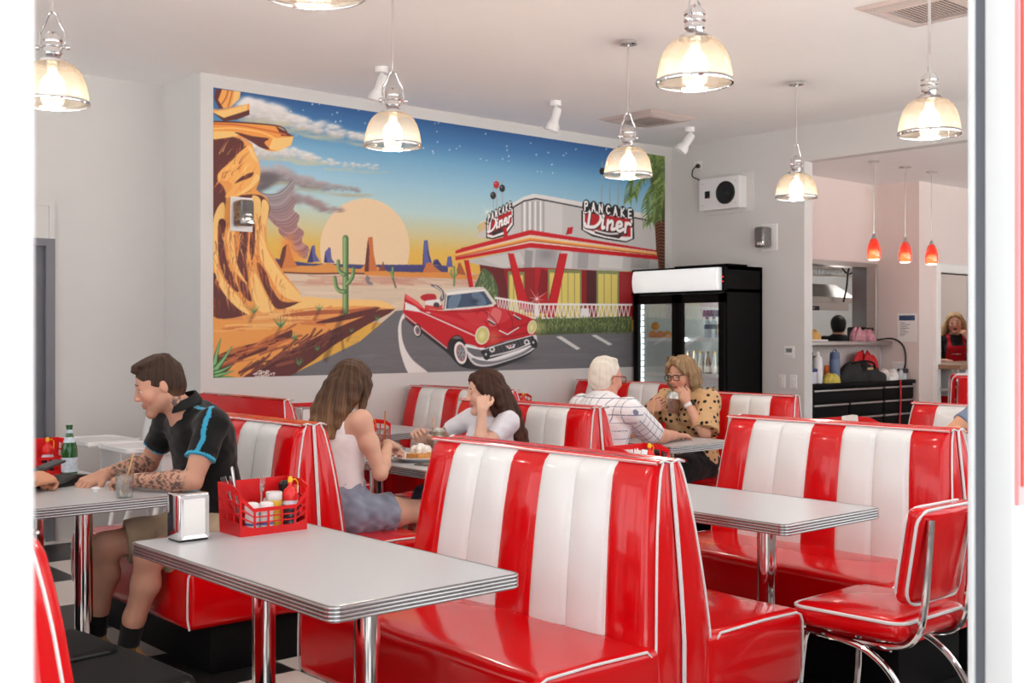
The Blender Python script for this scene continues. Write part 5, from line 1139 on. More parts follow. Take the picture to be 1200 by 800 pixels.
t = put('drink_flask', 'blue-grey drink flask on the tool chest', 'flask', 9.16, 5.99); MB().lathe([(0, 0), (.045, 0), (.048, .01), (.048, .2), (.044, .215), (0, .215)], 24).build('flask_body', mat('flask_blue', (96, 112, 146), .4), t); MB().lathe([(.045, .212), (.046, .24), (.04, .275), (0, .28)], 24).build('flask_lid', mat('flask_lid_blue', (80, 94, 128), .4), t); MB().tube(arc((0, .275), .026, 0, pi, 10), .007, 8).build('carry_loop', MATS['flask_lid_blue'], t)
for i, (x, y, c, lab) in enumerate(((8.76, 6.14, (30, 30, 32), 'dark spray bottle at the left end of the tool chest'), (8.99, 6.14, (36, 36, 38), 'dark spray bottle between the white bottle and the blue flask'))):
    t = put('spray_bottle', lab, 'spray bottle', x, y, rz=2.4+i*.5); mm = mat('spray_%d' % i, c, .35); MB().lathe([(0, 0), (.04, 0), (.04, .16), (.018, .21), (.016, .235), (0, .235)], 18).build('bottle_body', mm, t); MB().rbox((.02, 0, .26), (.10, .03, .04), .01).build('spray_head', mm, t); MB().rbox((.045, 0, .22), (.014, .014, .06), .005, fn=lambda p: (p[0]+.2*p[2], p[1], p[2])).build('trigger', mm, t)
t = put('storage_tub', 'blue-lidded tub at the very left of the tool chest', 'tub', 8.70, 5.96); MB().box(-.05, .05, -.06, .06, 0, .11, bev=.01).build('tub_body', FROST, t); MB().box(-.054, .054, -.064, .064, .105, .135, bev=.006).build('tub_lid', BL_, t)
t = put('storage_box', 'black box behind the blue flask on the tool chest', 'box', 9.05, 6.21); MB().box(-.11, .11, -.07, .07, 0, .24, bev=.008).build('box_body', BPLAS, t); MB().box(-.09, .09, -.074, -.068, .03, .2, bev=.003).build('front_plate', BLACK, t)
CLY = mat('yellow_cloth', (204, 184, 88), .9, bump=.3); RB = random.Random(5)
def lump(name, label, cat, loc, size, m, seed, rz=0, part='cloth_fold', am=.22):
    t = thing(name, label, cat, loc, rz); r_ = random.Random(seed); ph = [r_.uniform(0, 6) for _ in range(8)]
    def fn(u, v):
        a = 2*pi*u; th = v*pi*.5; w_ = 1+am*sin(3*a+ph[0]+2*v)+am*.6*sin(5*a+ph[1]+v*5)+am*.35*sin(11*a+ph[2]); h = 1+am*sin(4*a+ph[3]+v*4)+am*.5*sin(9*a+ph[4])
        return (size[0]/2*cos(a)*sin(th)**.7*w_, size[1]/2*sin(a)*sin(th)**.7*w_, max(0, size[2]*cos(th)**.8*(h if v > .02 else 1)))
    b = MB(); b.grid(fn, 44, 16, cu=True, flip=True); b.build(part, m, t, 180); return t
lump('folded_cloth', 'crumpled yellow cloth at the front of the tool chest', 'cloth', (9.04, 5.95, CZ), (.2, .12, .07), CLY, 3)
t = lump('duffel_bag', 'black soft bag lying on the tool chest', 'bag', (9.58, 6.00, CZ), (.62, .20, .15), mat('bag_black', (26, 25, 26), .7, bump=.4, bscale=90), 8, part='bag_body', am=.2)
MB().tube(smooth_path([(-.2, -.05, .17), (-.08, -.1, .19), (.08, -.1, .17), (.2, -.04, .12)], 6), .010, 8).build('bag_strap', BAGM, t); MB().rbox((-.03, -.135, .12), (.09, .012, .02), .005).build('zip_pull', mat('zip_brass', (196, 170, 120), .4), t)
lump('red_bag', 'red carry bag behind the black bag on the tool chest', 'bag', (10.02, 6.215, CZ), (.42, .15, .24), mat('bag_red', (196, 26, 34), .6, bump=.3, bscale=60), 12, part='bag_body', am=.14)
SN = mat('orange_packet', (232, 108, 34), .4, var=.3, vscale=30); 
for i in range(4):
    t = put('snack_packet', ('orange snack packet beside the blue flask, nearest the flask', 'orange snack packet second from the blue flask', 'orange snack packet third from the blue flask', 'orange snack packet nearest the red bag')[i], 'packet', 9.29+.07*i, 6.16, rz=.2*i, group='orange snack packets'); MB().rbox((0, 0, .075), (.065, .03, .15), .012, fn=lambda p: (p[0], p[1]*(1.1-abs(p[2])/.08*.8), p[2])).build('packet_body', SN, t)
for i, (x, lab) in enumerate(((10.09, 'white towel folded at the right of the tool chest'), (10.27, 'grey-white towel at the right end of the tool chest'))): lump('folded_towel', lab, 'towel', (x, 6.02, CZ), (.15, .2, .085), mat('towel_%d' % i, ((232, 228, 224), (198, 202, 206))[i], .9, bump=.4), 20+i)
t = put('paper_stack', 'stack of white papers beside the black bag', 'paper', 9.99, 5.92); MB().box(-.06, .06, -.03, .03, 0, .03).build('paper_sheets', PAPER, t, 0)
ry = MB().rbox((0, 0, 0), (.025, .004, .62), .0015, k=1, n=8, fn=lambda p: (p[0]+.012*sin(p[2]*9), p[1], p[2])).build('lanyard', mat('lanyard_red', (190, 20, 34), .6)); ry.location = (10.06, CY0-.022, .66); tag(ry, 'red strap hanging down the drawers of the tool chest', 'strap')
t = thing('power_outlet', 'white outlet on the pinkish wall below the notice', 'outlet', (10.43, 6.09, 1.07)); MB().box(-.012, 0, -.065, .065, -.06, .06, bev=.003).build('face_plate', WPLAS, t); MB().box(-.03, -.01, -.02, .02, -.03, .0, bev=.004).build('adaptor', WPLAS, t)
cd = MB().tube(smooth_path([(10.22, 6.22, 1.345), (10.34, 6.10, 1.36), (10.40, 6.02, 1.28), (10.40, 6.0, 1.12), (10.38, 6.03, 1.0)], 6), .009, 8).build('power_cord', BPLAS); CORDS = [cd]
cd = MB().tube(smooth_path([(10.30, 6.26, 1.30), (10.36, 6.25, 1.22), (10.34, 6.24, 1.1), (10.30, 6.24, .98)], 6), .006, 8).build('power_cord', FROST); CORDS.append(cd)
t = thing('charger_brick', 'small black adaptor at the right end of the tool chest', 'adaptor', (10.30, 5.97, CZ+.062)); MB().rbox((0, 0, .02), (.12, .06, .045), .012).build('adaptor_body', BPLAS, t)
# notice
nt_ = thing('notice', 'printed notice with a blue picture strip on the pinkish wall', 'notice', (10.43, 6.0, 1.47)); MB().box(-.003, 0, -.102, .102, -.14, .14).build('sheet', PAPER, nt_, 0); MB().box(-.0036, -.002, -.085, .085, .07, .12).build('picture', mat('notice_picture', (60, 84, 120), .5, var=.4, vscale=18), nt_, 0)
for k, w_ in enumerate((.05, .11, .08, .1, .06, .09, .07, .05)): MB().box(-.0036, -.002, .075-w_, .075, .045-.018*k, .051-.018*k).build('text_line', mat('notice_text', (130, 130, 134), .6), nt_, 0)
# pass shelf things
PZ = 1.336
t = thing('receipt_printer', 'black receipt printer on the right end of the pass shelf', 'printer', (10.24, 6.40, PZ)); [attach(c_, t) for c_ in CORDS]; MB().rbox((0, 0, .07), (.19, .2, .14), .02).build('printer_body', BPLAS, t); MB().box(-.06, .06, -.06, -.05, .135, .145).build('paper_slot', mat('copper_strip', (150, 80, 50), .4), t)
PK = mat('pink_check_cloth', (196, 140, 150), .9, var=.4, vscale=60)
lump('tea_towel', 'pink tea towel crumpled on the pass shelf, nearer the printer', 'cloth', (10.14, 6.245, PZ), (.17, .12, .10), PK, 31, am=.16); lump('tea_towel', 'pink tea towel crumpled on the pass shelf, nearer the worker in black', 'cloth', (9.96, 6.26, PZ), (.15, .12, .12), PK, 33, am=.18)
t = thing('food_tray', 'small white tray of food at the left of the pass shelf', 'tray', (9.27, 6.33, PZ)); MB().box(-.17, .17, -.09, .09, 0, .018, bev=.006).build('tray_body', WPLAS, t)
lump('bread_roll', 'golden bread roll on the white tray', 'bread', (9.32, 6.33, PZ+.018), (.17, .12, .09), mat('bun', (214, 168, 96), .7), 41, part='roll_crust', am=.06); lump('paper_napkins', 'pink-white crumpled napkins beside the bread roll', 'napkin', (9.16, 6.33, PZ+.018), (.14, .12, .06), mat('napkin_pink', (220, 190, 190), .9), 42)
# kitchen behind the pass: rangehood, wire shelf, worker's shelf goods
t = thing('range_hood', 'steel range hood seen through the pass-through', 'hood', (0, 0, 0)); b = MB(); b.prism([(7.0, 1.74), (7.0, 1.80), (7.25, 1.95), (8.3, 1.95), (8.3, 1.74)], 8.8, 11.1, 'x'); b.build('canopy', STEEL, t, 0)
MB().box(9.9, 10.4, 6.985, 7.0, 1.655, 1.70).build('name_strip', mat('navy_strip', (22, 26, 40), .4), t, 0)
for k in range(6): MB().box(10.0+.055*k, 10.035+.055*k, 6.982, 6.986, 1.668, 1.688).build('letter_block', mat('strip_print', (150, 154, 166), .5), t, 0)
for k in range(1): MB().box(9.0, 11.0, 7.02, 7.06, 1.66, 1.74).build('grease_trap', STEEL, t, 0)
KWS = t = thing('wire_shelf', 'wire shelf high in the kitchen above the range hood', 'shelf', (0, 0, 0))
b = MB(); b.box(8.8, 11.12, 7.04, 7.07, 2.10, 2.13); b.box(8.8, 11.12, 7.04, 7.07, 2.02, 2.045); b.build('front_rail', STEEL, t, 0); MB().box(8.8, 11.12, 7.05, 7.6, 2.085, 2.1).build('deck', STEEL, t, 0)
for k in range(40): MB().box(8.82+.058*k, 8.828+.058*k, 7.045, 7.06, 2.03, 2.12).build('wire', STEEL, t, 0)
t = thing('storage_tub', 'yellowish plastic tub on the kitchen wire shelf', 'tub', (9.95, 7.28, 2.13)); MB().box(-.12, .12, -.1, .1, -.03, .16, bev=.02).build('tub_body', mat('tub_yellow', (222, 210, 150), .4), t); MB().box(-.13, .13, -.11, .11, .15, .18, bev=.008).build('tub_lid', FROST, t)
lump('folded_cloth', 'dark red cloth hanging on the range hood at the left', 'cloth', (9.55, 6.96, 1.80), (.7, .06, .16), mat('cloth_maroon', (130, 60, 70), .9, var=.4, vscale=40), 51)
cd = MB().tube(smooth_path([(10.55, 6.9, 2.5), (10.62, 6.9, 2.2), (10.82, 6.92, 2.05), (11.0, 6.93, 2.12), (10.98, 6.93, 2.24), (10.86, 6.93, 2.1), (10.82, 6.93, 1.9), (10.76, 6.93, 1.75)], 6), .010, 8).build('cable_loop', BPLAS, KWS)
# counter in the far doorway
t = thing('serving_counter', 'counter with timber top, white front and red base in the kitchen doorway', 'counter', (0, 0, 0)); WD = mat('timber_top', (150, 116, 90), .45, var=.12, vscale=9, stretch=(1, 8, 8))
MB().box(10.72, 13.6, 5.60, 6.42, 1.06, 1.105, bev=.006).build('countertop', WD, t); MB().box(10.98, 13.5, 5.68, 6.3, .78, 1.06).build('front_panel', WPLAS, t, 0); MB().box(10.98, 13.5, 5.68, 6.3, 0, .78).build('base_panel', RED, t, 0)
MB().box(10.76, 10.98, 5.72, 6.3, .84, .87).build('shelf', STEEL, t, 0); MB().box(10.74, 10.78, 5.64, 5.7, 0, 1.06).build('leg', STEEL, t, 0)
bc = dup(chair0, (10.15, 5.32, 0), -.65, 'red bar chair in front of the counter in the kitchen doorway'); bc.scale = (1, 1, 1.25)
lk = bpy.data.lights.new('assumed_kitchen_light', 'AREA'); lk.shape = 'RECTANGLE'; lk.size = 1.2; lk.size_y = .6; lk.energy = 22; lk.color = (1, .96, .92); lo = bpy.data.objects.new('assumed_kitchen_light', lk); C.objects.link(lo); lo.location = (12.6, 7.2, 2.88)  # area light added for assumed, unseen kitchen ceiling lights
lk = bpy.data.lights.new('assumed_kitchen_light_back', 'AREA'); lk.shape = 'RECTANGLE'; lk.size = 1.2; lk.size_y = .4; lk.energy = 6; lo = bpy.data.objects.new('assumed_kitchen_light_back', lk); C.objects.link(lo); lo.location = (9.8, 7.9, 2.85)  # second added area light, stands for an unseen lamp over the hood
# ------------------------------------------------------------------ people: smooth-blended volumes turned into one skin
def V(*a): return np.array(a, np.float64)
class Vol:
    def __init__(s, h): s.h = h; s.p = []
    def cone(s, a, b_, ra, rb, k=.02, sq=None, cut=None, op=1): s.p.append(('c', V(*a), V(*b_), ra, rb, k, sq, cut, op)); return s
    def ball(s, c, r, k=.02, cut=None, op=1): return s.cone(c, V(*c)+V(1e-4, 0, 0), r, r, k, None, cut, op)
    def ell(s, c, r, k=.02, R=None, cut=None, op=1): s.p.append(('e', V(*c), V(*r), R, None, k, None, cut, op)); return s
    def chain(s, pts, rs, k=.02, sq=None, cut=None):
        for i in range(len(pts)-1): s.cone(pts[i], pts[i+1], rs[i], rs[i+1], k, sq, cut)
        return s
    def solve(s, disp=None):
        h = s.h; lo = V(9, 9, 9); hi = -lo; bb = []
        for q in s.p:
            if q[0] == 'c': m = max(q[3], q[4]); l = np.minimum(q[1], q[2])-m; u = np.maximum(q[1], q[2])+m
            else: m = max(q[2]); l = q[1]-m; u = q[1]+m
            bb.append((l, u))
            if q[8] > 0: lo = np.minimum(lo, l); hi = np.maximum(hi, u)
        lo -= 4*h+.01; hi += 4*h+.01; n = np.ceil((hi-lo)/h).astype(int)+1; f = np.full(n, .2, np.float32)
        for q, (l, u) in zip(s.p, bb):
            k = q[5]; mg = k+.012+3*h; i0 = np.maximum(0, np.floor((l-mg-lo)/h).astype(int)); i1 = np.minimum(n, np.ceil((u+mg-lo)/h).astype(int)+1)
            if np.any(i1 <= i0): continue
            P = np.stack(np.meshgrid(*[lo[a]+h*np.arange(i0[a], i1[a]) for a in range(3)], indexing='ij'), -1)
            if q[0] == 'c':
                a, b_ = q[1], q[2]; pa = P-a; ba = b_-a
                if q[6] is not None: ax, sc = q[6]; ax = V(*ax); pa = pa+(sc-1)*(pa@ax)[..., None]*ax; ba = ba+(sc-1)*(ba@ax)*ax
                t = np.clip((pa@ba)/max(ba@ba, 1e-12), 0, 1); d = np.linalg.norm(pa-t[..., None]*ba, axis=-1)-(q[3]+(q[4]-q[3])*t)
            else:
                pp = P-q[1]
                if q[3] is not None: pp = pp@q[3]
                k0 = np.linalg.norm(pp/q[2], axis=-1); k1 = np.linalg.norm(pp/q[2]**2, axis=-1)+1e-9; d = k0*(k0-1)/k1
            if q[7]:
                for (c0, nn) in q[7]: d = np.maximum(d, (P-V(*c0))@(V(*nn)/np.linalg.norm(nn)))
            sl = tuple(slice(i0[a], i1[a]) for a in range(3)); g = f[sl]
            if q[8] > 0: hh = np.clip(.5+.5*(g-d)/k, 0, 1); f[sl] = g*(1-hh)+d*hh-k*hh*(1-hh)
            else: hh = np.clip(.5-.5*(g+d)/k, 0, 1); f[sl] = g*(1-hh)-d*hh+k*hh*(1-hh)
        if disp is not None:
            near = np.abs(f) < .03; ii = np.argwhere(near); f[near] += disp(lo+h*ii).astype(np.float32)
        ins = f < 0; cs = np.zeros(n-1, np.int8)
        for dx in (0, 1):
            for dy in (0, 1):
                for dz in (0, 1): cs += ins[dx:n[0]-1+dx, dy:n[1]-1+dy, dz:n[2]-1+dz]
        act = np.argwhere((cs > 0) & (cs < 8)); idx = np.full(n-1, -1, np.int32); idx[tuple(act.T)] = np.arange(len(act))
        acc = np.zeros((len(act), 3)); cnt = np.zeros(len(act))
        cr = [(x, y, z) for x in (0, 1) for y in (0, 1) for z in (0, 1)]; fv = {c: f[act[:, 0]+c[0], act[:, 1]+c[1], act[:, 2]+c[2]].astype(np.float64) for c in cr}
        for c in cr:
            for ax in range(3):
                if c[ax]: continue
                e = list(c); e[ax] = 1; e = tuple(e); A_, B_ = fv[c], fv[e]; m = (A_ < 0) != (B_ < 0); t = np.where(m, A_/np.where(m, A_-B_, 1), 0)
                p = np.tile(np.array(c, float), (len(act), 1)); p[:, ax] = t; acc[m] += p[m]; cnt[m] += 1
        vs = lo+h*(act+acc/np.maximum(cnt, 1)[:, None]); quads = []
        for ax in range(3):
            o1, o2 = (ax+1) % 3, (ax+2) % 3; sa = [slice(None)]*3; sb = [slice(None)]*3; sa[ax] = slice(0, -1); sb[ax] = slice(1, None)
            ed = np.argwhere(ins[tuple(sa)] != ins[tuple(sb)]); ed = ed[(ed[:, o1] > 0) & (ed[:, o2] > 0) & (ed[:, o1] < n[o1]-1) & (ed[:, o2] < n[o2]-1)]
            u1 = np.zeros(3, int); u1[o1] = 1; u2 = np.zeros(3, int); u2[o2] = 1
            q = np.stack([idx[tuple((ed-u1-u2).T)], idx[tuple((ed-u2).T)], idx[tuple(ed.T)], idx[tuple((ed-u1).T)]], -1); fl = ~ins[tuple(ed.T)]; q[fl] = q[fl][:, ::-1]; quads.append(q)
        return vs, np.concatenate(quads)
def skin_obj(name, vs, qs, m, parent, col=None):
    me = bpy.data.meshes.new(name); me.vertices.add(len(vs)); me.vertices.foreach_set('co', vs.astype(np.float32).ravel()); me.loops.add(qs.size); me.loops.foreach_set('vertex_index', qs.ravel().astype(np.int32))
    me.polygons.add(len(qs)); me.polygons.foreach_set('loop_start', np.arange(0, qs.size, 4, dtype=np.int32)); me.polygons.foreach_set('loop_total', np.full(len(qs), 4, np.int32)); me.update(); me.validate()
    if col is not None:
        a = me.color_attributes.new('paint', 'FLOAT_COLOR', 'POINT'); c = col/255.; c = np.where(c <= .04045, c/12.92, ((c+.055)/1.055)**2.4)
        a.data.foreach_set('color', np.concatenate([c, np.ones((len(c), 1))], -1).astype(np.float32).ravel())
    me.materials.append(m); me.shade_smooth(); o = bpy.data.objects.new(name, me); C.objects.link(o); o.parent = parent; return o
def rotm(yaw, pitch, roll=0): return np.array((Matrix.Rotation(yaw, 3, 'Z') @ Matrix.Rotation(pitch, 3, 'Y') @ Matrix.Rotation(roll, 3, 'X')))
SKIN = attr_mat('skin', .52, spec=.35, sss=.06); CLOTH = attr_mat('cloth', .85, bump=.15, bscale=400, sheen=.15, spec=.2); HAIR = attr_mat('hair', .55, bump=.5, bscale=120, spec=.28, stretch=(1, 1, .12))
EYEW = mat('eye_white', (204, 196, 190), .25, coat=.3, var=0); IRIS = mat('iris', (62, 52, 44), .2, coat=.6, var=0)
def wob(P, s, ph=0): return np.sin(P[:, 0]*s+ph+1.7*np.sin(P[:, 2]*s*.7+ph))*np.sin(P[:, 1]*s*.9+2*ph+np.sin(P[:, 0]*s*.6))*np.sin(P[:, 2]*s*.8+ph*.5)
def limbdist(P, a, b_): a, b_ = V(*a), V(*b_); ba = b_-a; t = np.clip(((P-a)@ba)/(ba@ba), 0, 1); return np.linalg.norm(P-a-t[:, None]*ba, axis=1), t
def person(label, root, rz, J, skin=(214, 160, 132), h=.0048, build=1.0, female=False, head=(0, 0, 0), hs=1.0, hands=None, top=None, low=None, tattoo=(), feet=(40, 38, 38), stubble=None, lips=(178, 98, 92), eyes=True, brows=(92, 68, 52), wide=1.0, legs=True):
    """J holds joints in metres: x ahead, y to the person's left, z up"""
    t = thing('person', label, 'person', (root[0], root[1], 0), rz); B_ = build
    D = dict(pelvis=(0, 0, .56), waist=(-.01, 0, .72), chest=(.02, 0, .92), neck=(.05, 0, 1.06), head=(.09, 0, 1.19), sL=(.03, .18, 1.02), sR=(.03, -.18, 1.02), eL=(.16, .25, .8), eR=(.16, -.25, .8), wL=(.38, .15, .8), wR=(.38, -.15, .8),
             hL=(.0, .09, .54), hR=(.0, -.09, .54), kL=(.42, .12, .52), kR=(.42, -.12, .52), aL=(.40, .12, .09), aR=(.40, -.12, .09)); D.update(J)
    J = {k: V(*v) for k, v in D.items()}; hc = J['head']; R = rotm(head[0], head[1], head[2]); sqx = ((1, 0, 0), 1.42)
    tr = J['sL']-J['sR']; tr /= np.linalg.norm(tr); fw = np.cross(tr, V(0, 0, 1)); fw /= np.linalg.norm(fw); sqt = (tuple(fw), 1.42)
    def H(x, y, z): return hc+R@(V(x, y, z)*hs)
    def torso(v, inf=0, hem=None, k=.05):
        c = [(V(0, 0, hem), V(0, 0, -1))] if hem is not None else None; w = wide
        v.ell(J['pelvis'], (.125*B_+inf, .165*B_*w+inf, .115*B_+inf), k, cut=c); v.cone(J['pelvis'], J['waist'], .15*B_*w+inf, (.125 if female else .142)*B_*w+inf, k, sqt, c)
        up = J['chest']+(J['neck']-J['chest'])*.35
        v.cone(J['waist'], J['chest'], (.125 if female else .142)*B_*w+inf, (.142 if female else .162)*B_*w+inf, k, sqt, c); v.cone(J['chest'], up, (.142 if female else .162)*B_*w+inf, .125*B_*w+inf, k, sqt)
        for s_ in 'LR': v.cone(up+(J['s'+s_]-up)*.35, J['s'+s_]-V(0, 0, .012), .072*B_+inf*.6, .054*B_+inf*.5, .04)
        v.cone(up, J['neck']+V(0, 0, -.02), .08*B_+inf*.5, .055*B_+inf*.3, .05)
        if female:
            for s_ in (1, -1): v.ball(J['chest']+fw*.085*B_+tr*s_*.065*B_+V(0, 0, .0), .052*B_+inf, .03)
    v = Vol(h); torso(v)
    v.cone(J['neck']-V(0, 0, .02), H(-.022, 0, -.06), (.050 if female else .060)*B_, (.046 if female else .056)*hs, .03)
    for s_ in 'LR':
        v.chain([J['s'+s_], J['s'+s_]+(J['e'+s_]-J['s'+s_])*.45, J['e'+s_]], [(.048 if female else .056)*B_, (.043 if female else .05)*B_, (.034 if female else .039)*B_], .03)
        m = J['e'+s_]+(J['w'+s_]-J['e'+s_])*.3; v.chain([J['e'+s_], m, J['w'+s_]], [(.034 if female else .039)*B_, (.037 if female else .044)*B_, (.023 if female else .028)*B_], .02)
        if legs:
            k_, a_ = J['k'+s_], J['a'+s_]; v.chain([J['h'+s_], J['h'+s_]+(k_-J['h'+s_])*.5, k_], [.088*B_, .078*B_, .054*B_], .04)
            cf = k_+(a_-k_)*.32+V(-.018, 0, 0); v.chain([k_, cf, k_+(a_-k_)*.7, a_], [.053*B_, .056*B_, .042*B_, .036*B_], .03)
    # head and face
    v.ell(H(-.012, 0, .036), V(.097, .076, .086)*hs, .02, R); v.ell(H(.028, 0, -.018), V(.064, .060, .088)*hs, .025, R)
    for s_ in (1, -1):
        v.cone(H(-.004, .050*s_, -.048), H(.070, .012*s_, -.096), .020*hs, .015*hs, .022); v.ball(H(.060, .036*s_, -.022), .026*hs, .02)
        v.ell(H(-.008, .076*s_, -.004), V(.016, .0075, .027)*hs, .006, R@rotm(-.30*s_*1, 0, 0)); v.ell(H(.000, .086*s_, .002), V(.008, .005, .014)*hs, .004, R, op=-1)
        v.ball(H(.106, .032*s_, .008), .0165*hs, .012, op=-1); v.ell(H(.0815, .031*s_, .0155), V(.0118, .0150, .0078)*hs, .005, R); v.ell(H(.080, .031*s_, -.003), V(.0105, .0140, .0055)*hs, .005, R)
        v.ball(H(.100, .011*s_, -.027), .0085*hs, .006); v.ell(H(.084, .033*s_, .027), V(.010, .022, .0065)*hs, .008, R)
    v.ball(H(.070, 0, -.100), .019*hs, .02); v.cone(H(.088, 0, .022), H(.1065, 0, -.021), .0075*hs, (.0095 if female else .0108)*hs, .010)
    v.ell(H(.0870, 0, -.0545), V(.0112, .021, .0055)*hs, .005, R); v.ell(H(.0855, 0, -.0655), V(.0112, .018, .0065)*hs, .005, R); v.ell(H(.1015, 0, -.0598), V(.007, .022, .0016)*hs, .003, R, op=-1)
    # hands: palm, four jointed fingers, thumb
    for s_ in 'LR':
        hd = (hands or {}).get(s_, {}); d = V(*hd.get('d', tuple(J['w'+s_]-J['e'+s_]))); d /= np.linalg.norm(d); n_ = V(*hd.get('n', (0, 0, 1))); n_ = n_-d*(n_@d); n_ /= np.linalg.norm(n_); y_ = np.cross(n_, d); sg = 1 if s_ == 'R' else -1
        cu = hd.get('curl', .35); sc = hd.get('s', .92 if female else 1.05); w0 = J['w'+s_]
        def hp(x, y, z): return w0+(d*x+y_*y*sg+n_*z)*sc
        ys = (.033, .011, -.011, -.031); Ls = (.074, .082, .076, .058)
        for y, L in zip(ys, Ls):
            v.cone(hp(.0, y*.55, 0), hp(.088-.006*abs(y)/.03, y, 0), .0165*sc, .0125*sc, .012)
            c = cu if not isinstance(cu, (tuple, list)) else cu[ys.index(y)]; p = V(.088-.006*abs(y)/.03, y, 0); a = .15+c*.6
            for q, fr in enumerate((.45, .31, .24)):
                p2 = p+V(cos(a)*L*fr, y*.10*(1-c*.7), -sin(a)*L*fr); v.cone(hp(*p), hp(*p2), (.0092-.0009*q)*sc, (.0085-.0009*q)*sc, .003); p = p2; a += c*1.05+.06
        th = hd.get('thumb', .5); p0 = V(.018, .024, -.004); p1 = p0+V(.030, .028, -.010); p2 = p1+V(.030, .016*(1-th), -.014*th-.004); p3 = p2+V(.024, .002-.014*th, -.012*th-.002)
        v.cone(hp(*p0), hp(*p1), .0150*sc, .0118*sc, .010); v.cone(hp(*p1), hp(*p2), .0112*sc, .0098*sc, .004); v.cone(hp(*p2), hp(*p3), .0096*sc, .0078*sc, .004)
    vs, qs = v.solve(); col = np.tile(np.array(skin, float), (len(vs), 1)); L = ((vs-hc)@R)/hs
    col *= (1+.035*wob(vs, 38, 1.))[:, None]
    fr = (L[:, 0] > .03) & (np.abs(L[:, 1]) < .075) & (np.abs(L[:, 2]) < .13)
    ck = np.exp(-(((np.abs(L[:, 1])-.038)/.02)**2+((L[:, 2]+.028)/.022)**2))*fr; col += ck[:, None]*np.array((8, -14, -12))
    lp = fr & (np.abs(L[:, 2]+.060) < .0115-.006*(np.abs(L[:, 1])/.022)**2) & (np.abs(L[:, 1]) < .023) & (L[:, 0] > .08); col[lp] = lips
    if stubble is not None:
        sb = np.clip(1-np.abs(L[:, 2]+.085)/.05, 0, 1)*(L[:, 0] > -.01)*(np.linalg.norm(L, axis=1) < .16); col += (np.array(stubble)-col)*(sb*.4)[:, None]
    for a, b_, rr in tattoo:
        dd, tt = limbdist(vs, J.get(a, a), J.get(b_, b_)); ink = np.clip((wob(vs, 150, .3)+.75*wob(vs, 260, 1.1)+.5*wob(vs, 75, 2.2))*2.6+.1, 0, 1)*(dd < rr)*np.clip(tt*8, 0, 1)*np.clip((1-tt)*8, 0, 1); col += (np.array((66, 58, 60))-col)*(ink*.72)[:, None]
    skin_obj('body', vs, qs, SKIN, t, np.clip(col, 0, 255))
    rot4 = Matrix(R.tolist()).to_4x4()
    def place(o, p): o.matrix_local = Matrix.Translation(Vector(p)) @ rot4; return o
    if eyes:
        for s_ in (1, -1):
            place(MB().ball((0, 0, 0), .0115*hs, 0, 16, 10).build('eye', EYEW, t), H(.0795, .031*s_, .0065)); place(MB().ball((.0085*hs, 0, 0), (.0042*hs, .0058*hs, .0058*hs), 0, 12, 8).build('iris', IRIS, t), H(.0795, .031*s_, .0050))
            place(MB().tube([(.0880*hs, (.014+.010*i)*s_*hs, (.033+.0035*sin(pi*(i/3.4)))*hs) if True else 0 for i in range(4)], [.0028*hs, .0036*hs, .0034*hs, .0018*hs], 6).build('eyebrow', mat('brow_%d_%d' % (brows[0], brows[2]), brows, .8, var=0), t), hc)
            place(MB().tube([(.0895*hs, (.019+.008*i)*s_*hs, (.0175-.001*abs(i-1.4))*hs) for i in range(4)], .0017*hs, 5).build('eyelash', mat('lash', (44, 34, 32), .8, var=0), t), hc)
    # clothes
    if top:
        inf = top.get('inf', .012); v = Vol(top.get('h', h*1.05)); torso(v, inf, top.get('hem', .52)); sl = top.get('sleeve', .6)
        for s_ in 'LR':
            if sl > 0:
                a, e, w_ = J['s'+s_], J['e'+s_], J['w'+s_]; f = min(sl, 1); q = a+(e-a)*f; dn = (e-a)/np.linalg.norm(e-a); puff = top.get('puff', 0)
                v.cone(a, q, (.049 if female else .057)*B_+inf*1.25, (.040 if female else .046)*B_+inf*1.6+puff, .03, cut=[(q, dn)] if sl <= 1 else None)
                if sl > 1: q2 = e+(w_-e)*(sl-1); dn = (w_-e)/np.linalg.norm(w_-e); v.cone(e, q2, .042*B_+inf*1.6, .038*B_+inf*1.6, .02, cut=[(q2, dn)])
        nk = top.get('neckcut', .02)
        if top.get('strap'):          # a strappy top: keep only the part below the arm line, add straps afterwards
            v.p = [p for p in v.p]; zt = top['strap']; v.p = [p[:7]+((p[7] or [])+[(V(0, 0, zt), V(0, 0, 1))],)+p[8:] for p in v.p]
        else: v.ell(J['neck']+V(.022, 0, .045), (.062*B_+nk, .062*B_+nk, .055), .012, op=-1)
        am = top.get('fold', .004); vs, qs = v.solve(lambda P: am*wob(P, 30, top.get('ph', 0))+am*.6*wob(P, 62, 1.3+top.get('ph', 0)))
        col = np.tile(np.array(top['col'], float), (len(vs), 1))
        if 'paint' in top: col = top['paint'](vs, col, J)
        sh = skin_obj(top.get('name', 'shirt'), vs, qs, top.get('mat', CLOTH), t, np.clip(col, 0, 255)); t_shirt = sh
        if top.get('strap'):
            for sg in (1, -1):
                p0 = J['neck']+tr*sg*.095*B_; v = Vol(.0032); torso(v, .005); ex = [(p0+tr*.0065, tr), (p0-tr*.0065, -tr), (V(0, 0, top['strap']-.012), V(0, 0, -1))]
                v.p = [p[:7]+((p[7] or [])+ex,)+p[8:] for p in v.p]; a_, b2 = v.solve(); skin_obj('strap', a_, b2, CLOTH, sh, np.tile(np.array((240., 238, 238)), (len(a_), 1)))
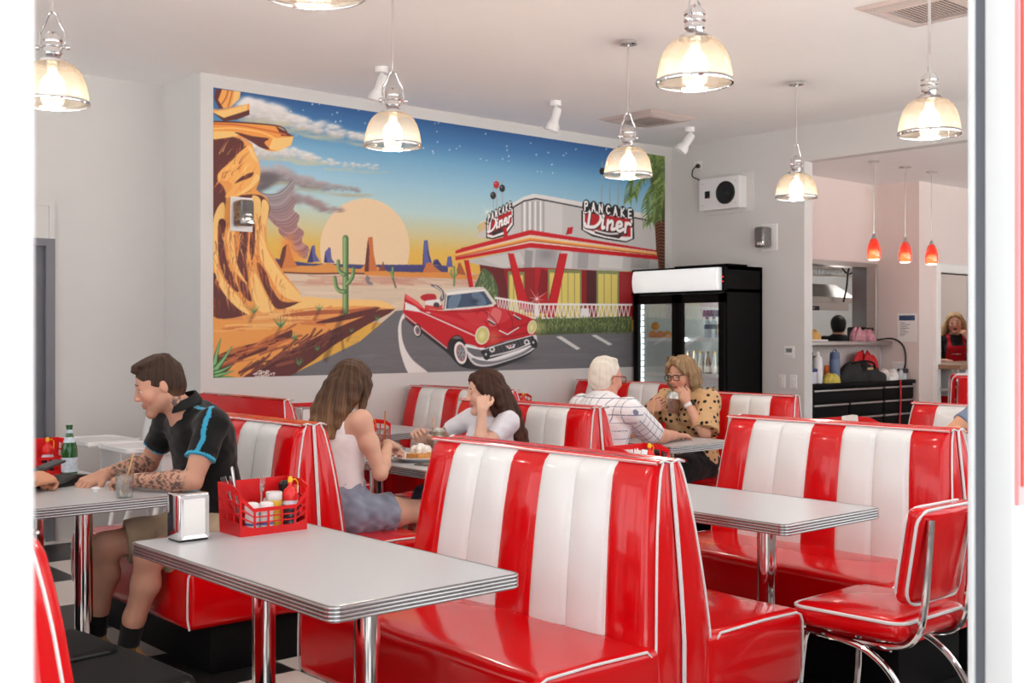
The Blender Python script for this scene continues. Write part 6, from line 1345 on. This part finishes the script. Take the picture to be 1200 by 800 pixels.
        if top.get('collar'):
            cc = top['collar']; ctr = J['neck']+V(.014, 0, .008); pr = [(.057, .040), (.065, .042), (.079, .010), (.083, -.002)]
            b = MB(); n = 40
            b.grid(lambda u, vv: (lambda a, p: (ctr[0]+p[0]*1.02*cos(a)+.012*(p[1] < .03)*cos(a), ctr[1]+p[0]*sin(a), ctr[2]+p[1]+.028*cos(a)*-1.0))(.80+(2*pi-1.6)*u, pr[round(vv*3)]), n, 4)
            o = b.build('collar', mat('collar_%d' % cc[0], cc, .85, bump=.2), sh, 60); o.modifiers.new('thick', 'SOLIDIFY').thickness = .004
    if low:
        inf = low.get('inf', .012); v = Vol(h*1.1); cw = [(V(0, 0, low.get('waist', .70)), V(0, 0, 1))]
        v.ell(J['pelvis'], (.125*B_+inf, .168*B_*wide+inf, .118*B_+inf), .04, cut=cw); v.cone(J['pelvis'], J['waist'], .15*B_*wide+inf, .128*B_*wide+inf, .04, sqt, cw); f = low.get('len', .6)
        for s_ in 'LR':
            a, k_, an = J['h'+s_], J['k'+s_], J['a'+s_]; q = a+(k_-a)*min(f, 1); dn = (k_-a)/np.linalg.norm(k_-a); v.cone(a, q, .092*B_+inf, .088*B_+inf-.02*min(f, 1)+low.get('flare', .01), .03, cut=[(q, dn)] if f <= 1 else None)
            if f > 1: q2 = k_+(an-k_)*(f-1); v.chain([k_, k_+(an-k_)*.35, q2], [.058*B_+inf, .060*B_+inf, .044*B_+inf], .03, cut=[(q2, (an-k_)/np.linalg.norm(an-k_))])
        am = low.get('fold', .004); vs, qs = v.solve(lambda P: am*wob(P, 34, 2.1)+am*.6*wob(P, 70, .4)); col = np.tile(np.array(low['col'], float), (len(vs), 1))*(1+low.get('mottle', .03)*wob(vs, 60, .7))[:, None]
        skin_obj(low.get('name', 'shorts'), vs, qs, CLOTH, t, np.clip(col, 0, 255))
    if legs and feet is not None:
        for s_ in 'LR':
            a = J['a'+s_]; fd = low.get('toe', {}).get(s_, (1, 0)) if low else (1, 0); fd = V(fd[0], fd[1], 0); fd /= np.linalg.norm(fd)
            v = Vol(h); gz = V(a[0], a[1], 0); v.cone(gz-fd*.03+V(0, 0, .04), gz+fd*.15+V(0, 0, .036), .042, .036, .02, cut=[(V(0, 0, .002), V(0, 0, -1))]); v.ell(gz+fd*.07+V(0, 0, .02), (.10, .048, .03), .02, rotm(math.atan2(fd[1], fd[0]), 0), cut=[(V(0, 0, .002), V(0, 0, -1))]); v.cone(gz+V(0, 0, .05), a+V(0, 0, .0), .042, .044, .02, cut=[(a+V(0, 0, .015), V(0, 0, 1))])
            vs, qs = v.solve(); col = np.tile(np.array(feet, float), (len(vs), 1))*(1+.25*np.sign(wob(vs, 70, .5))*low.get('camo', 0) if low else 1)[:, None] if low and low.get('camo') else np.tile(np.array(feet, float), (len(vs), 1)); sh = skin_obj('shoe', vs, qs, CLOTH, t, np.clip(col, 0, 255))
            MB().lathe([(0, 0), (.001, 0), (.001, .001), (0, .001)], 4).v
            if low and low.get('sock'):
                k_ = J['k'+s_]; v = Vol(h); v.cone(a, a+(k_-a)*low.get('sockl', .28), .044*B_, .047*B_, .01, cut=[(a+(k_-a)*low.get('sockl', .28), k_-a)]); vs, qs = v.solve(); skin_obj('sock', vs, qs, CLOTH, t, np.tile(np.array(low['sock'], float), (len(vs), 1)))
    return t, J, H, R, hc
def hair_obj(t, v, base, var, disp=None, parent_name='hair', lo=None, hc=(0, 0, 0)):
    vs, qs = v.solve(disp); q = vs-V(*hc); th = np.arctan2(q[:, 1], q[:, 0]-.0); n = .5*np.sin(th*17+1.1*np.sin(vs[:, 2]*11))+.5*np.sin(th*31+.9*np.sin(vs[:, 2]*17+1)); n2 = np.sin(th*74+1.5*np.sin(vs[:, 2]*26))
    col = np.array(base, float)+np.outer(.6*n+.4*n2, np.array(var, float))
    if lo is not None: zz = np.clip((lo[0]-vs[:, 2])/lo[1], 0, 1)[:, None]; col = col+(np.array(lo[2], float)-np.array(base))*zz
    return skin_obj(parent_name, vs, qs, HAIR, t, np.clip(col, 0, 255))
def cap(v, H, R, hs, grow, face=.045, low=-.05, k=.015):
    """skull cap of hair, open over the face"""
    g = V(.097, .076, .086)*hs+grow; v.ell(H(-.014, 0, .038), g, k, R, cut=[(H(face, 0, .055), R@V(.80, 0, -.60)), (H(0, 0, low), R@V(.25, 0, -1))]); v.ell(H(-.042, 0, -.005), V(.066, .072, .075)*hs+grow*.8, k, R, cut=[(H(.0, 0, .0), R@V(1, 0, -.1)), (H(0, 0, low-.02), R@V(.2, 0, -1))])
SFOLD = lambda am, s_=30, ph=0: (lambda P: am*wob(P, s_, ph)+am*.5*np.sin(P[:, 0]*150+P[:, 1]*130+3*np.sin(P[:, 2]*25)))
# --- the man in the black polo
def polo(vs, col, J):
    for s_ in 'LR':
        dd, tt = limbdist(vs, J['s'+s_]+V(0, 0, .05), J['e'+s_]+V(.02, 0, .06)); out = 1 if s_ == 'L' else -1
        ax = J['e'+s_]-J['s'+s_]; bones = [(J['neck']+(J['s'+s_]-J['neck'])*t, V(.12, .12*out, 1)) for t in np.linspace(.38, .95, 10)]+[(J['s'+s_]+ax*t, V(.62, .62*out, .55-.35*t)) for t in np.linspace(.0, .62, 16)]; P_ = []
        for o_, d_ in bones:
            d_ = d_/np.linalg.norm(d_); q_ = vs-o_; al = q_@d_; rd = np.linalg.norm(q_-al[:, None]*d_, axis=1); ok = np.where((rd < .012) & (al > 0) & (al < .12))[0]
            if len(ok): P_.append(vs[ok[np.argmax(al[ok])]])
        for p_, r_ in zip(P_, P_[1:]):
            dd, _ = limbdist(vs, p_, r_+V(1e-5, 0, 0)); col[dd < .0105] = (58, 156, 190)
        q = J['s'+s_]+(J['e'+s_]-J['s'+s_])*.62; dn = (J['e'+s_]-J['s'+s_])/np.linalg.norm(J['e'+s_]-J['s'+s_]); e = (vs-q)@dn; dq = np.linalg.norm(vs-q, axis=1); m = (e > -.010) & (e < .02) & (dq < .1); col[m] = (64, 170, 206)
    return col
man, J, H, R, hc = person('man in black polo with blue trim seated at the left table', (2.36, 4.66), pi, dict(pelvis=(0, 0, .57), waist=(.025, 0, .73), chest=(.07, 0, .93), neck=(.155, 0, 1.082), head=(.258, -.01, 1.182), sL=(.115, .19, 1.03), sR=(.13, -.19, 1.03), eL=(.235, .25, .800), eR=(.16, -.34, .82), wL=(.375, .005, .795), wR=(.40, -.26, .793),
    kL=(.37, .13, .50), kR=(.42, -.20, .50), aL=(.39, -.02, .11), aR=(.43, -.27, .11)), skin=(204, 154, 130), head=(-.30, .33, 0), hands={'L': dict(d=(.35, -.92, 0), n=(.15, .1, 1), curl=.95, thumb=.7), 'R': dict(d=(.9, .15, -.25), n=(.1, .2, 1), curl=.55)},
    top=dict(col=(24, 24, 25), sleeve=.62, hem=.55, inf=.010, paint=polo, name='polo_shirt', collar=(22, 22, 23), fold=.006), low=dict(col=(176, 156, 130), len=.80, name='shorts', sock=(22, 22, 23), camo=1, sockl=.24, toe={'L': (1, -.25), 'R': (1, -.2)}), feet=(148, 112, 66),
    tattoo=(('eL', 'wL', .058), ('eR', 'wR', .058), ((.215, .06, 1.09), (.21, .075, 1.14), .028)), stubble=(150, 112, 92), lips=(182, 120, 104))
v = Vol(.0045); cap(v, H, R, 1, .003, .072, -.036); v.ell(H(.034, 0, .110), (.050, .050, .016), .02, R); v.ell(H(.072, 0, .094), (.018, .042, .010), .012, R); v.ell(H(-.02, 0, .110), (.06, .06, .020), .02, R)
hair_obj(man, v, (58, 40, 29), (16, 12, 9), SFOLD(.0022, 90), hc=hc, lo=(1.185, .05, (112, 82, 64)))
# --- young woman in denim shorts, back to the camera
g1, J, H, R, hc = person('long-haired young woman in white strappy top and denim shorts, back turned', (3.05, 4.72), 0, dict(pelvis=(0, 0, .565), waist=(-.01, 0, .73), chest=(.0, 0, .89), neck=(.02, 0, 1.03), head=(.055, 0, 1.145), sL=(0, .155, 1.0), sR=(0, -.155, 1.0), eL=(.12, .23, .77), eR=(.07, -.215, .745), wL=(.33, .14, .82), wR=(.225, -.06, .865),
    kL=(.41, .10, .52), kR=(.42, -.11, .525)), skin=(214, 168, 144), female=True, build=.94, head=(.12, .25, 0), hs=.97, hands={'R': dict(d=(.75, .55, -.2), n=(0, -.3, 1), curl=.95, thumb=.7), 'L': dict(d=(.8, -.3, -.1), n=(0, .2, 1), curl=.8, thumb=.6)},
    top=dict(col=(240, 238, 238), sleeve=0, strap=.915, hem=.655, inf=.006, name='camisole', fold=.0022), low=dict(col=(138, 148, 166), len=.50, waist=.70, name='denim_shorts', flare=.014, mottle=.12, fold=.006), feet=(236, 234, 230))
v = Vol(.005); cap(v, H, R, .97, .016, .05, -.06); rr = random.Random(3)
for i in range(30):
    a = pi/2+.35+(pi-.7)*i/29; x, y = cos(a)*.098, sin(a)*.086; ln = 1.0 if abs(a-pi) < 1.0 else .82; pts = [H(x*.75-.012, y*.75, .075), H(x*1.08-.012, y*1.12, -.01)]
    p = pts[-1].copy(); 
    for k in range(4): p = p+V(-.014+.012*rr.uniform(-1, 1)-.012*(k < 2), .020*rr.uniform(-1, 1)+.012-.004*k, -.060*ln); pts.append(p.copy())
    v.chain(pts, [.020, .024, .025, .022, .017, .008], .016)
v.cone(H(.03, -.082, .02), H(-.005, -.10, -.14), .022, .016, .02); v.cone(H(-.005, -.10, -.14), H(-.02, -.09, -.22), .018, .008, .02)
hair_obj(g1, v, (72, 50, 35), (28, 21, 15), SFOLD(.003, 60), lo=(1.14, .22, (132, 100, 70)), hc=hc)
fk = thing('held_fork', 'steel fork in the young woman\'s hand above the waffles', 'fork', (3.34, 4.72, .855)); MB().tube([(-.05, -.07, .025), (.06, .03, -.005), (.13, .085, -.035), (.15, .10, -.045)], [.004, .003, .008, .006], 8, flat=.5).build('fork_body', STEEL, fk)
# --- young woman resting her head on her hand
g2, J, H, R, hc = person('brown-haired young woman in pale tee resting her head on her hand', (4.16, 4.84), pi, dict(pelvis=(0, 0, .56), waist=(.01, 0, .70), chest=(.055, 0, .84), neck=(.10, .01, .965), head=(.135, .02, 1.085), sL=(.085, .155, .935), sR=(.095, -.155, .935), eL=(.29, .165, .792), eR=(.23, -.34, .795), wL=(.262, .150, 1.005), wR=(.395, -.225, .835)), skin=(220, 176, 154), female=True, build=.93, head=(-.42, .12, -.06), hs=.97,
    hands={'L': dict(d=(-.38, -.42, .82), n=(.75, .55, .35), curl=.85, thumb=.5, s=.84), 'R': dict(d=(.55, .45, .45), n=(-.2, -.8, .5), curl=(.55, .8, .9, 1.), thumb=.6)}, top=dict(col=(222, 222, 230), sleeve=.55, hem=.55, inf=.009, name='tee_shirt', fold=.004), low=dict(col=(70, 82, 104), len=1.9, name='jeans'), brows=(70, 46, 36), lips=(186, 104, 100))
v = Vol(.005); cap(v, H, R, .97, .013, .062, -.05); rr = random.Random(6)
for i in range(30):
    a = pi/2+.15+(pi-.3)*i/29; x, y = cos(a)*.10, sin(a)*.086; pts = [H(x*.6, y*.6, .085), H(x*.98-.012, y*1.08, .0)]; p = pts[-1].copy()
    for k in range(5): p = p+V(-.030+.010*rr.uniform(-1, 1), .012*rr.uniform(-1, 1)+.010*y/.08*(k < 2), -.060*(1 if a < pi+.6 else .9)); pts.append(p.copy())
    v.chain(pts, [.018, .024, .026, .025, .022, .018, .008], .016)
for s_ in (1, -1): v.chain([H(.055, .03*s_, .100), H(.045, .068*s_, .05), H(.0, .088*s_, -.02), H(-.02, .092*s_, -.12)], [.016, .019, .02, .016], .014)
hair_obj(g2, v, (60, 35, 25), (22, 14, 10), SFOLD(.003, 60), lo=(1.0, .25, (78, 47, 33)), hc=hc)
# --- white-haired man
def grid_shirt(vs, col, J):
    lines = np.zeros(len(vs), bool); pz = .046
    for s_ in 'R':
        dd, tt = limbdist(vs, J['s'+s_], J['e'+s_]); ax = (J['e'+s_]-J['s'+s_]); ln = np.linalg.norm(ax); ax /= ln; q = vs-J['s'+s_]; al = q@ax; pr = q-al[:, None]*ax; u1 = np.cross(ax, V(0, 0, 1)); u1 /= np.linalg.norm(u1); u2 = np.cross(ax, u1); an = np.arctan2(pr@u1, pr@u2)*.066
        arm = (dd < .105) & (al > .035) & (np.linalg.norm(pr, axis=1) > .03); lines |= arm & ((np.abs(((al/pz) % 1)-.5) < .045) | (np.abs(((an/pz) % 1)-.5) < .045))
    bd = ~arm; lines |= bd & ((np.abs(((vs[:, 2]/pz) % 1)-.5) < .045) | (np.abs((((vs[:, 1]+.3*vs[:, 0])/pz) % 1)-.5) < .045)); col[lines] = (132, 136, 158); return col
em, J, H, R, hc = person('white-haired man in white checked shirt, seen from behind, hand on the table', (4.80, 4.72), 0, dict(pelvis=(0, 0, .57), waist=(0, 0, .72), chest=(.03, 0, .88), neck=(.04, 0, 1.015), head=(.06, 0, 1.142), sL=(.05, .185, .968), sR=(.06, -.185, .963), eL=(.30, .26, .805), eR=(.315, -.155, .80), wL=(.52, .13, .79), wR=(.57, -.085, .787)), skin=(214, 158, 136), build=1.02, head=(-.05, .12, 0), hs=1.02,
    hands={'R': dict(d=(.95, .1, -.05), n=(0, 0, 1), curl=.25), 'L': dict(d=(.8, -.5, 0), curl=.5)}, top=dict(col=(242, 242, 244), sleeve=.88, hem=.55, inf=.018, h=.0032, paint=grid_shirt, collar=(238, 238, 241), fold=.004), low=dict(col=(60, 62, 70), len=1.9, name='trousers'), brows=(216, 210, 204))
v = Vol(.0045); cap(v, H, R, 1.02, .003, .030, -.050); v.ell(H(.0, 0, .112), (.062, .058, .014), .02, R); hair_obj(em, v, (222, 214, 200), (8, 8, 8), SFOLD(.003, 70), hc=hc)
def glasses(t, H, R, hc, col, sh=1.0):
    m = mat('spectacle_%d' % col[0], col, .3, coat=.4); g = MB(); rot4 = Matrix(R.tolist()).to_4x4()
    for s_ in (1, -1):
        g.tube([(.110, (.034+x)*s_*sh, .006+z) for x, z in rrect(.050, .036, .012, 4)], .0032, 6, closed=True); g.tube([(.108, .060*s_*sh, .018), (.06, .081*s_*sh, .020), (-.015, .088*s_*sh, .016), (-.03, .086*s_*sh, -.002)], .0028, 6)
    g.tube([(.110, -.010, .012), (.114, 0, .015), (.110, .010, .012)], .003, 6); o = g.build('glasses_frame', m, t); o.matrix_local = Matrix.Translation(Vector(hc)) @ rot4; return o
glasses(em, H, R, hc, (120, 34, 34), .98)
# --- woman in polka dots
def dots_mat():
    m = mat('polka_dot_cloth', (206, 166, 120), .8, var=0, bump=.15, bscale=300); nt = m.node_tree; N = nt.nodes; L = nt.links; mp = [n for n in N if n.type == 'MAPPING'][0]
    vo = N.new('ShaderNodeTexVoronoi'); vo.inputs['Scale'].default_value = 24; vo.inputs['Randomness'].default_value = .4; L.new(mp.outputs[0], vo.inputs['Vector']); lt = N.new('ShaderNodeMath'); lt.operation = 'LESS_THAN'; lt.inputs[1].default_value = .31; L.new(vo.outputs['Distance'], lt.inputs[0])
    mx = N.new('ShaderNodeMix'); mx.data_type = 'RGBA'; mx.inputs['A'].default_value = lin((210, 170, 124))+(1,); mx.inputs['B'].default_value = lin((26, 22, 22))+(1,); L.new(lt.outputs[0], mx.inputs['Factor']); L.new(mx.outputs['Result'], N['Principled BSDF'].inputs['Base Color']); return m
ew, J, H, R, hc = person('woman in tan polka-dot blouse and black glasses sipping a chocolate shake', (5.95, 4.98), pi, dict(pelvis=(0, 0, .56), waist=(.0, 0, .70), chest=(.03, 0, .87), neck=(.07, 0, 1.01), head=(.105, .005, 1.132), sL=(.045, .18, .975), sR=(.06, -.18, .965), eL=(.17, .245, .765), eR=(.16, -.285, .79), wL=(.205, .125, .975), wR=(.262, -.135, .915)), skin=(214, 162, 136), female=True, build=1.04, wide=1.08, head=(.05, .18, .04), hs=.99,
    hands={'L': dict(d=(.12, -.62, .72), n=(.8, .5, .3), curl=.75, thumb=.7), 'R': dict(d=(-.05, .85, .30), n=(.85, .2, -.1), curl=.95, thumb=.7)}, top=dict(col=(206, 166, 120), sleeve=.92, puff=.02, hem=.53, inf=.018, mat=dots_mat(), name='blouse', fold=.006), low=dict(col=(30, 30, 32), len=1.9, name='trousers'), brows=(150, 120, 96), lips=(188, 104, 100))
v = Vol(.0045); cap(v, H, R, .99, .012, .050, -.055)
for s_ in (1, -1):
    for i in range(9): a = pi/2-.22+1.75*i/8; x, y = cos(a)*.100-.005, sin(a)*.086*s_; v.chain([H(x*.7, y*.7, .082), H(x*1.03, y*1.06, .01), H(x*1.0, y*1.12, -.055), H(x*.9+.004, y*.98, -.092)], [.02, .022, .022, .011], .016)
v.chain([H(.05, -.02, .118), H(.085, .035, .09), H(.065, .082, .03)], [.018, .017, .016], .016); v.chain([H(.05, -.02, .118), H(.075, -.05, .085), H(.05, -.085, .03)], [.018, .016, .016], .016)
hair_obj(ew, v, (142, 115, 84), (32, 27, 22), SFOLD(.003, 50), hc=hc); glasses(ew, H, R, hc, (22, 20, 21))
wt = tag(MB().build('wristwatch', BPLAS) if False else bpy.data.objects.new('wristwatch', None), 'smart watch on the wrist of the woman in polka dots', 'watch'); C.objects.link(wt)
e_, w_ = J['eL'], J['wL']; ax = (w_-e_)/np.linalg.norm(w_-e_); pw = w_-ax*.03; M4 = Matrix.Translation((5.95, 4.98, 0)) @ RZ(pi) @ Matrix.Translation(Vector(pw)) @ Vector(ax).to_track_quat('Z', 'Y').to_matrix().to_4x4(); wt.matrix_world = M4
MB().lathe([(.030, -.011), (.033, -.011), (.033, .011), (.030, .011), (.030, -.011)], 28).build('watch_strap', WPLAS, wt); MB().rbox((0, .033, 0), (.034, .012, .038), .005).build('watch_case', BPLAS, wt)
# --- hands at the left jamb belong to a second diner
om, J, H, R, hc = person('tattooed hands of a diner hidden behind the left jamb', (1.05, 4.86), 0, dict(pelvis=(0, 0, .57), chest=(.05, 0, .93), neck=(.11, 0, 1.07), head=(.14, 0, 1.20), sL=(.07, .19, 1.03), sR=(.08, -.19, 1.02), eL=(.30, .26, .81), eR=(.34, -.17, .80), wL=(.57, .12, .80), wR=(.585, .0, .80)), skin=(212, 152, 120), head=(0, .25, 0), hands={'R': dict(d=(.9, .35, .08), n=(0, -.35, 1), curl=1.0, thumb=.8), 'L': dict(d=(.8, -.35, .1), n=(0, .3, 1), curl=.9, thumb=.7)},
    top=dict(col=(52, 54, 60), sleeve=.62, hem=.55, name='tee_shirt'), low=dict(col=(60, 64, 74), len=1.9, name='jeans'), tattoo=(('eR', 'wR', .06),), h=.0055)
v = Vol(.006); cap(v, H, R, 1, .010, .06, .0); hair_obj(om, v, (60, 46, 38), (14, 12, 10), hc=hc)
t = thing('mobile_phone', 'dark phone held at the left jamb', 'phone', (1.745, 4.99, .842), .35); MB().rbox((0, 0, 0), (.14, .072, .010), .004).build('phone_body', mat('phone_dark', (62, 60, 58), .3), t); MB().rbox((-.045, .0, .0055), (.03, .05, .003), .0012).build('camera_bump', BPLAS, t); t.rotation_euler = (0, -.25, .35)
# --- diner at the right jamb, mostly hidden
am_, J, H, R, hc = person('diner in grey-blue top at the right jamb, only an arm showing', (5.92, 2.79), pi, dict(sL=(.04, .175, .985), sR=(.05, -.175, .985), eR=(.25, -.255, .875), wR=(.415, -.13, .91), eL=(.2, .25, .79), wL=(.40, .12, .80)), skin=(218, 160, 128), head=(0, .1, 0), female=True, build=.98, hands={'R': dict(d=(.8, .45, .25), n=(-.1, -.3, 1), curl=.7)}, top=dict(col=(120, 136, 160), sleeve=.5, hem=.55, name='tee_shirt', fold=.004), low=dict(col=(60, 64, 74), len=1.9, name='jeans'), h=.0055)
v = Vol(.006); cap(v, H, R, 1, .016, .05, -.05); hair_obj(am_, v, (120, 88, 60), (24, 18, 12), hc=hc)
# --- staff in the kitchen (standing)
def stand(zs): return dict(pelvis=(0, 0, .92*zs), waist=(0, 0, 1.06*zs), chest=(.01, 0, 1.24*zs), neck=(0, 0, 1.40*zs), head=(.03, 0, 1.525*zs), sL=(0, .165, 1.34*zs), sR=(0, -.165, 1.34*zs), hL=(0, .08, .88*zs), hR=(0, -.08, .88*zs), kL=(.02, .09, .48*zs), kR=(.02, -.09, .48*zs), aL=(0, .09, .09), aR=(0, -.09, .09))
D = stand(1.0); D.update(eL=(.08, .25, 1.10), wL=(.20, .10, 1.36), eR=(.06, -.24, 1.08), wR=(.28, -.16, 1.10))
def apron_paint(vs, col, J):
    m = (vs[:, 0] > .02) & (np.abs(vs[:, 1]) < .115) & (vs[:, 2] < 1.27); m |= (vs[:, 0] > -.02) & (np.abs(np.abs(vs[:, 1])-.085) < .016) & (vs[:, 2] >= 1.25); col[m] = (190, 24, 40)
    for k in range(5): col[m & (np.abs(vs[:, 2]-1.175) < .006) & (np.abs(vs[:, 1]+.05-.022*k) < .007)] = (230, 214, 214)
    return col
kw, J, H, R, hc = person('woman in black tee and red apron behind the kitchen counter', (12.80, 6.76), math.atan2(-6.76, -12.8)+.25, D, skin=(220, 166, 142), female=True, build=.97, head=(-.25, .0, .05), h=.0048, hands={'L': dict(d=(-.1, -.5, .8), n=(.8, .4, .2), curl=.7), 'R': dict(d=(.9, .2, 0), curl=.5)}, top=dict(col=(30, 29, 31), sleeve=.5, hem=.9, inf=.012, name='tee_shirt', paint=apron_paint), low=dict(col=(36, 36, 40), len=1.92, waist=1.04, name='trousers'), lips=(150, 40, 60), brows=(120, 90, 66))
v = Vol(.006); cap(v, H, R, 1, .018, .055, -.06); rr = random.Random(9)
for i in range(22):
    a = pi/2-.1+(pi+.2)*i/21; x, y = cos(a)*.10, sin(a)*.086; pts = [H(x*.6, y*.6, .09), H(x*1.0-.01, y*1.15, .0)]; p = pts[-1].copy()
    for k in range(4): p = p+V(.01*rr.uniform(-1, 1), .018*rr.uniform(-1, 1)+.016*y/.08, -.045); pts.append(p.copy())
    v.chain(pts, [.018, .024, .026, .026, .022, .010], .014)
hair_obj(kw, v, (178, 146, 106), (40, 32, 24), SFOLD(.006, 60), hc=hc)
D = stand(.985); D.update(eL=(.10, .25, 1.12), wL=(.30, .16, 1.10), eR=(.10, -.25, 1.12), wR=(.30, -.16, 1.10), head=(.05, 0, 1.49), neck=(.02, 0, 1.385))
kb, J, H, R, hc = person('kitchen worker in black seen from behind through the pass-through', (11.70, 7.60), .62, D, skin=(200, 150, 124), h=.006, eyes=False, build=1.0, head=(0, .25, 0), top=dict(col=(22, 22, 23), sleeve=.6, hem=.88, name='tee_shirt'), low=dict(col=(36, 36, 40), len=1.92, waist=1.02, name='trousers'))
v = Vol(.006); cap(v, H, R, 1, .014, .06, -.06); hair_obj(kb, v, (30, 26, 26), (8, 8, 8))
# ------------------------------------------------------------------ light, camera
S = bpy.context.scene
w = bpy.data.worlds.new('sky'); S.world = w; w.use_nodes = True
bg = w.node_tree.nodes['Background']; bg.inputs[0].default_value = (.955, .98, 1.0, 1); bg.inputs[1].default_value = 2.2
def portal(name, loc, rot, sx, sy):
    l = bpy.data.lights.new(name, 'AREA'); l.shape = 'RECTANGLE'; l.size = sx; l.size_y = sy; l.cycles.is_portal = True
    o = bpy.data.objects.new(name, l); C.objects.link(o); o.location = loc; o.rotation_euler = rot; return o
portal('daylight_portal_front', (5.5, .82, 1.35), (radians(90), 0, 0), 17.4, 2.7)
portal('daylight_portal_side', (-3.25, 4.7, 1.85), (radians(90), 0, radians(-90)), 7.6, 2.0)
sl = bpy.data.lights.new('sun', 'SUN'); sl.energy = 17; sl.angle = .02; sl.color = (1, .975, .94); so_ = bpy.data.objects.new('sun', sl); C.objects.link(so_); so_.rotation_euler = Vector((-.25, -.55, -.8)).to_track_quat('-Z', 'Y').to_euler()
cam = bpy.data.cameras.new('camera'); cam.sensor_width = 36; cam.lens = F_PX/1200*36; cam.shift_y = -(400-HOR)/1200
cam.clip_start = .05
cam.dof.use_dof = True; cam.dof.focus_distance = 4.8; cam.dof.aperture_fstop = 7.0
co = bpy.data.objects.new('camera', cam); C.objects.link(co); co.location = (0, 0, CAMZ); co.rotation_euler = (radians(90), 0, math.atan2(FY, FX)-pi/2)
S.camera = co
S.view_settings.view_transform = 'Standard'; S.view_settings.look = 'None'; S.view_settings.gamma = 1; S.view_settings.use_curve_mapping = False
S.view_settings.exposure = 0.14
S.cycles.use_denoising = True
S.cycles.max_bounces = 10; S.cycles.diffuse_bounces = 5; S.cycles.transparent_max_bounces = 24; S.cycles.sample_clamp_indirect = 6
S.cycles.caustics_reflective = False; S.cycles.caustics_refractive = False
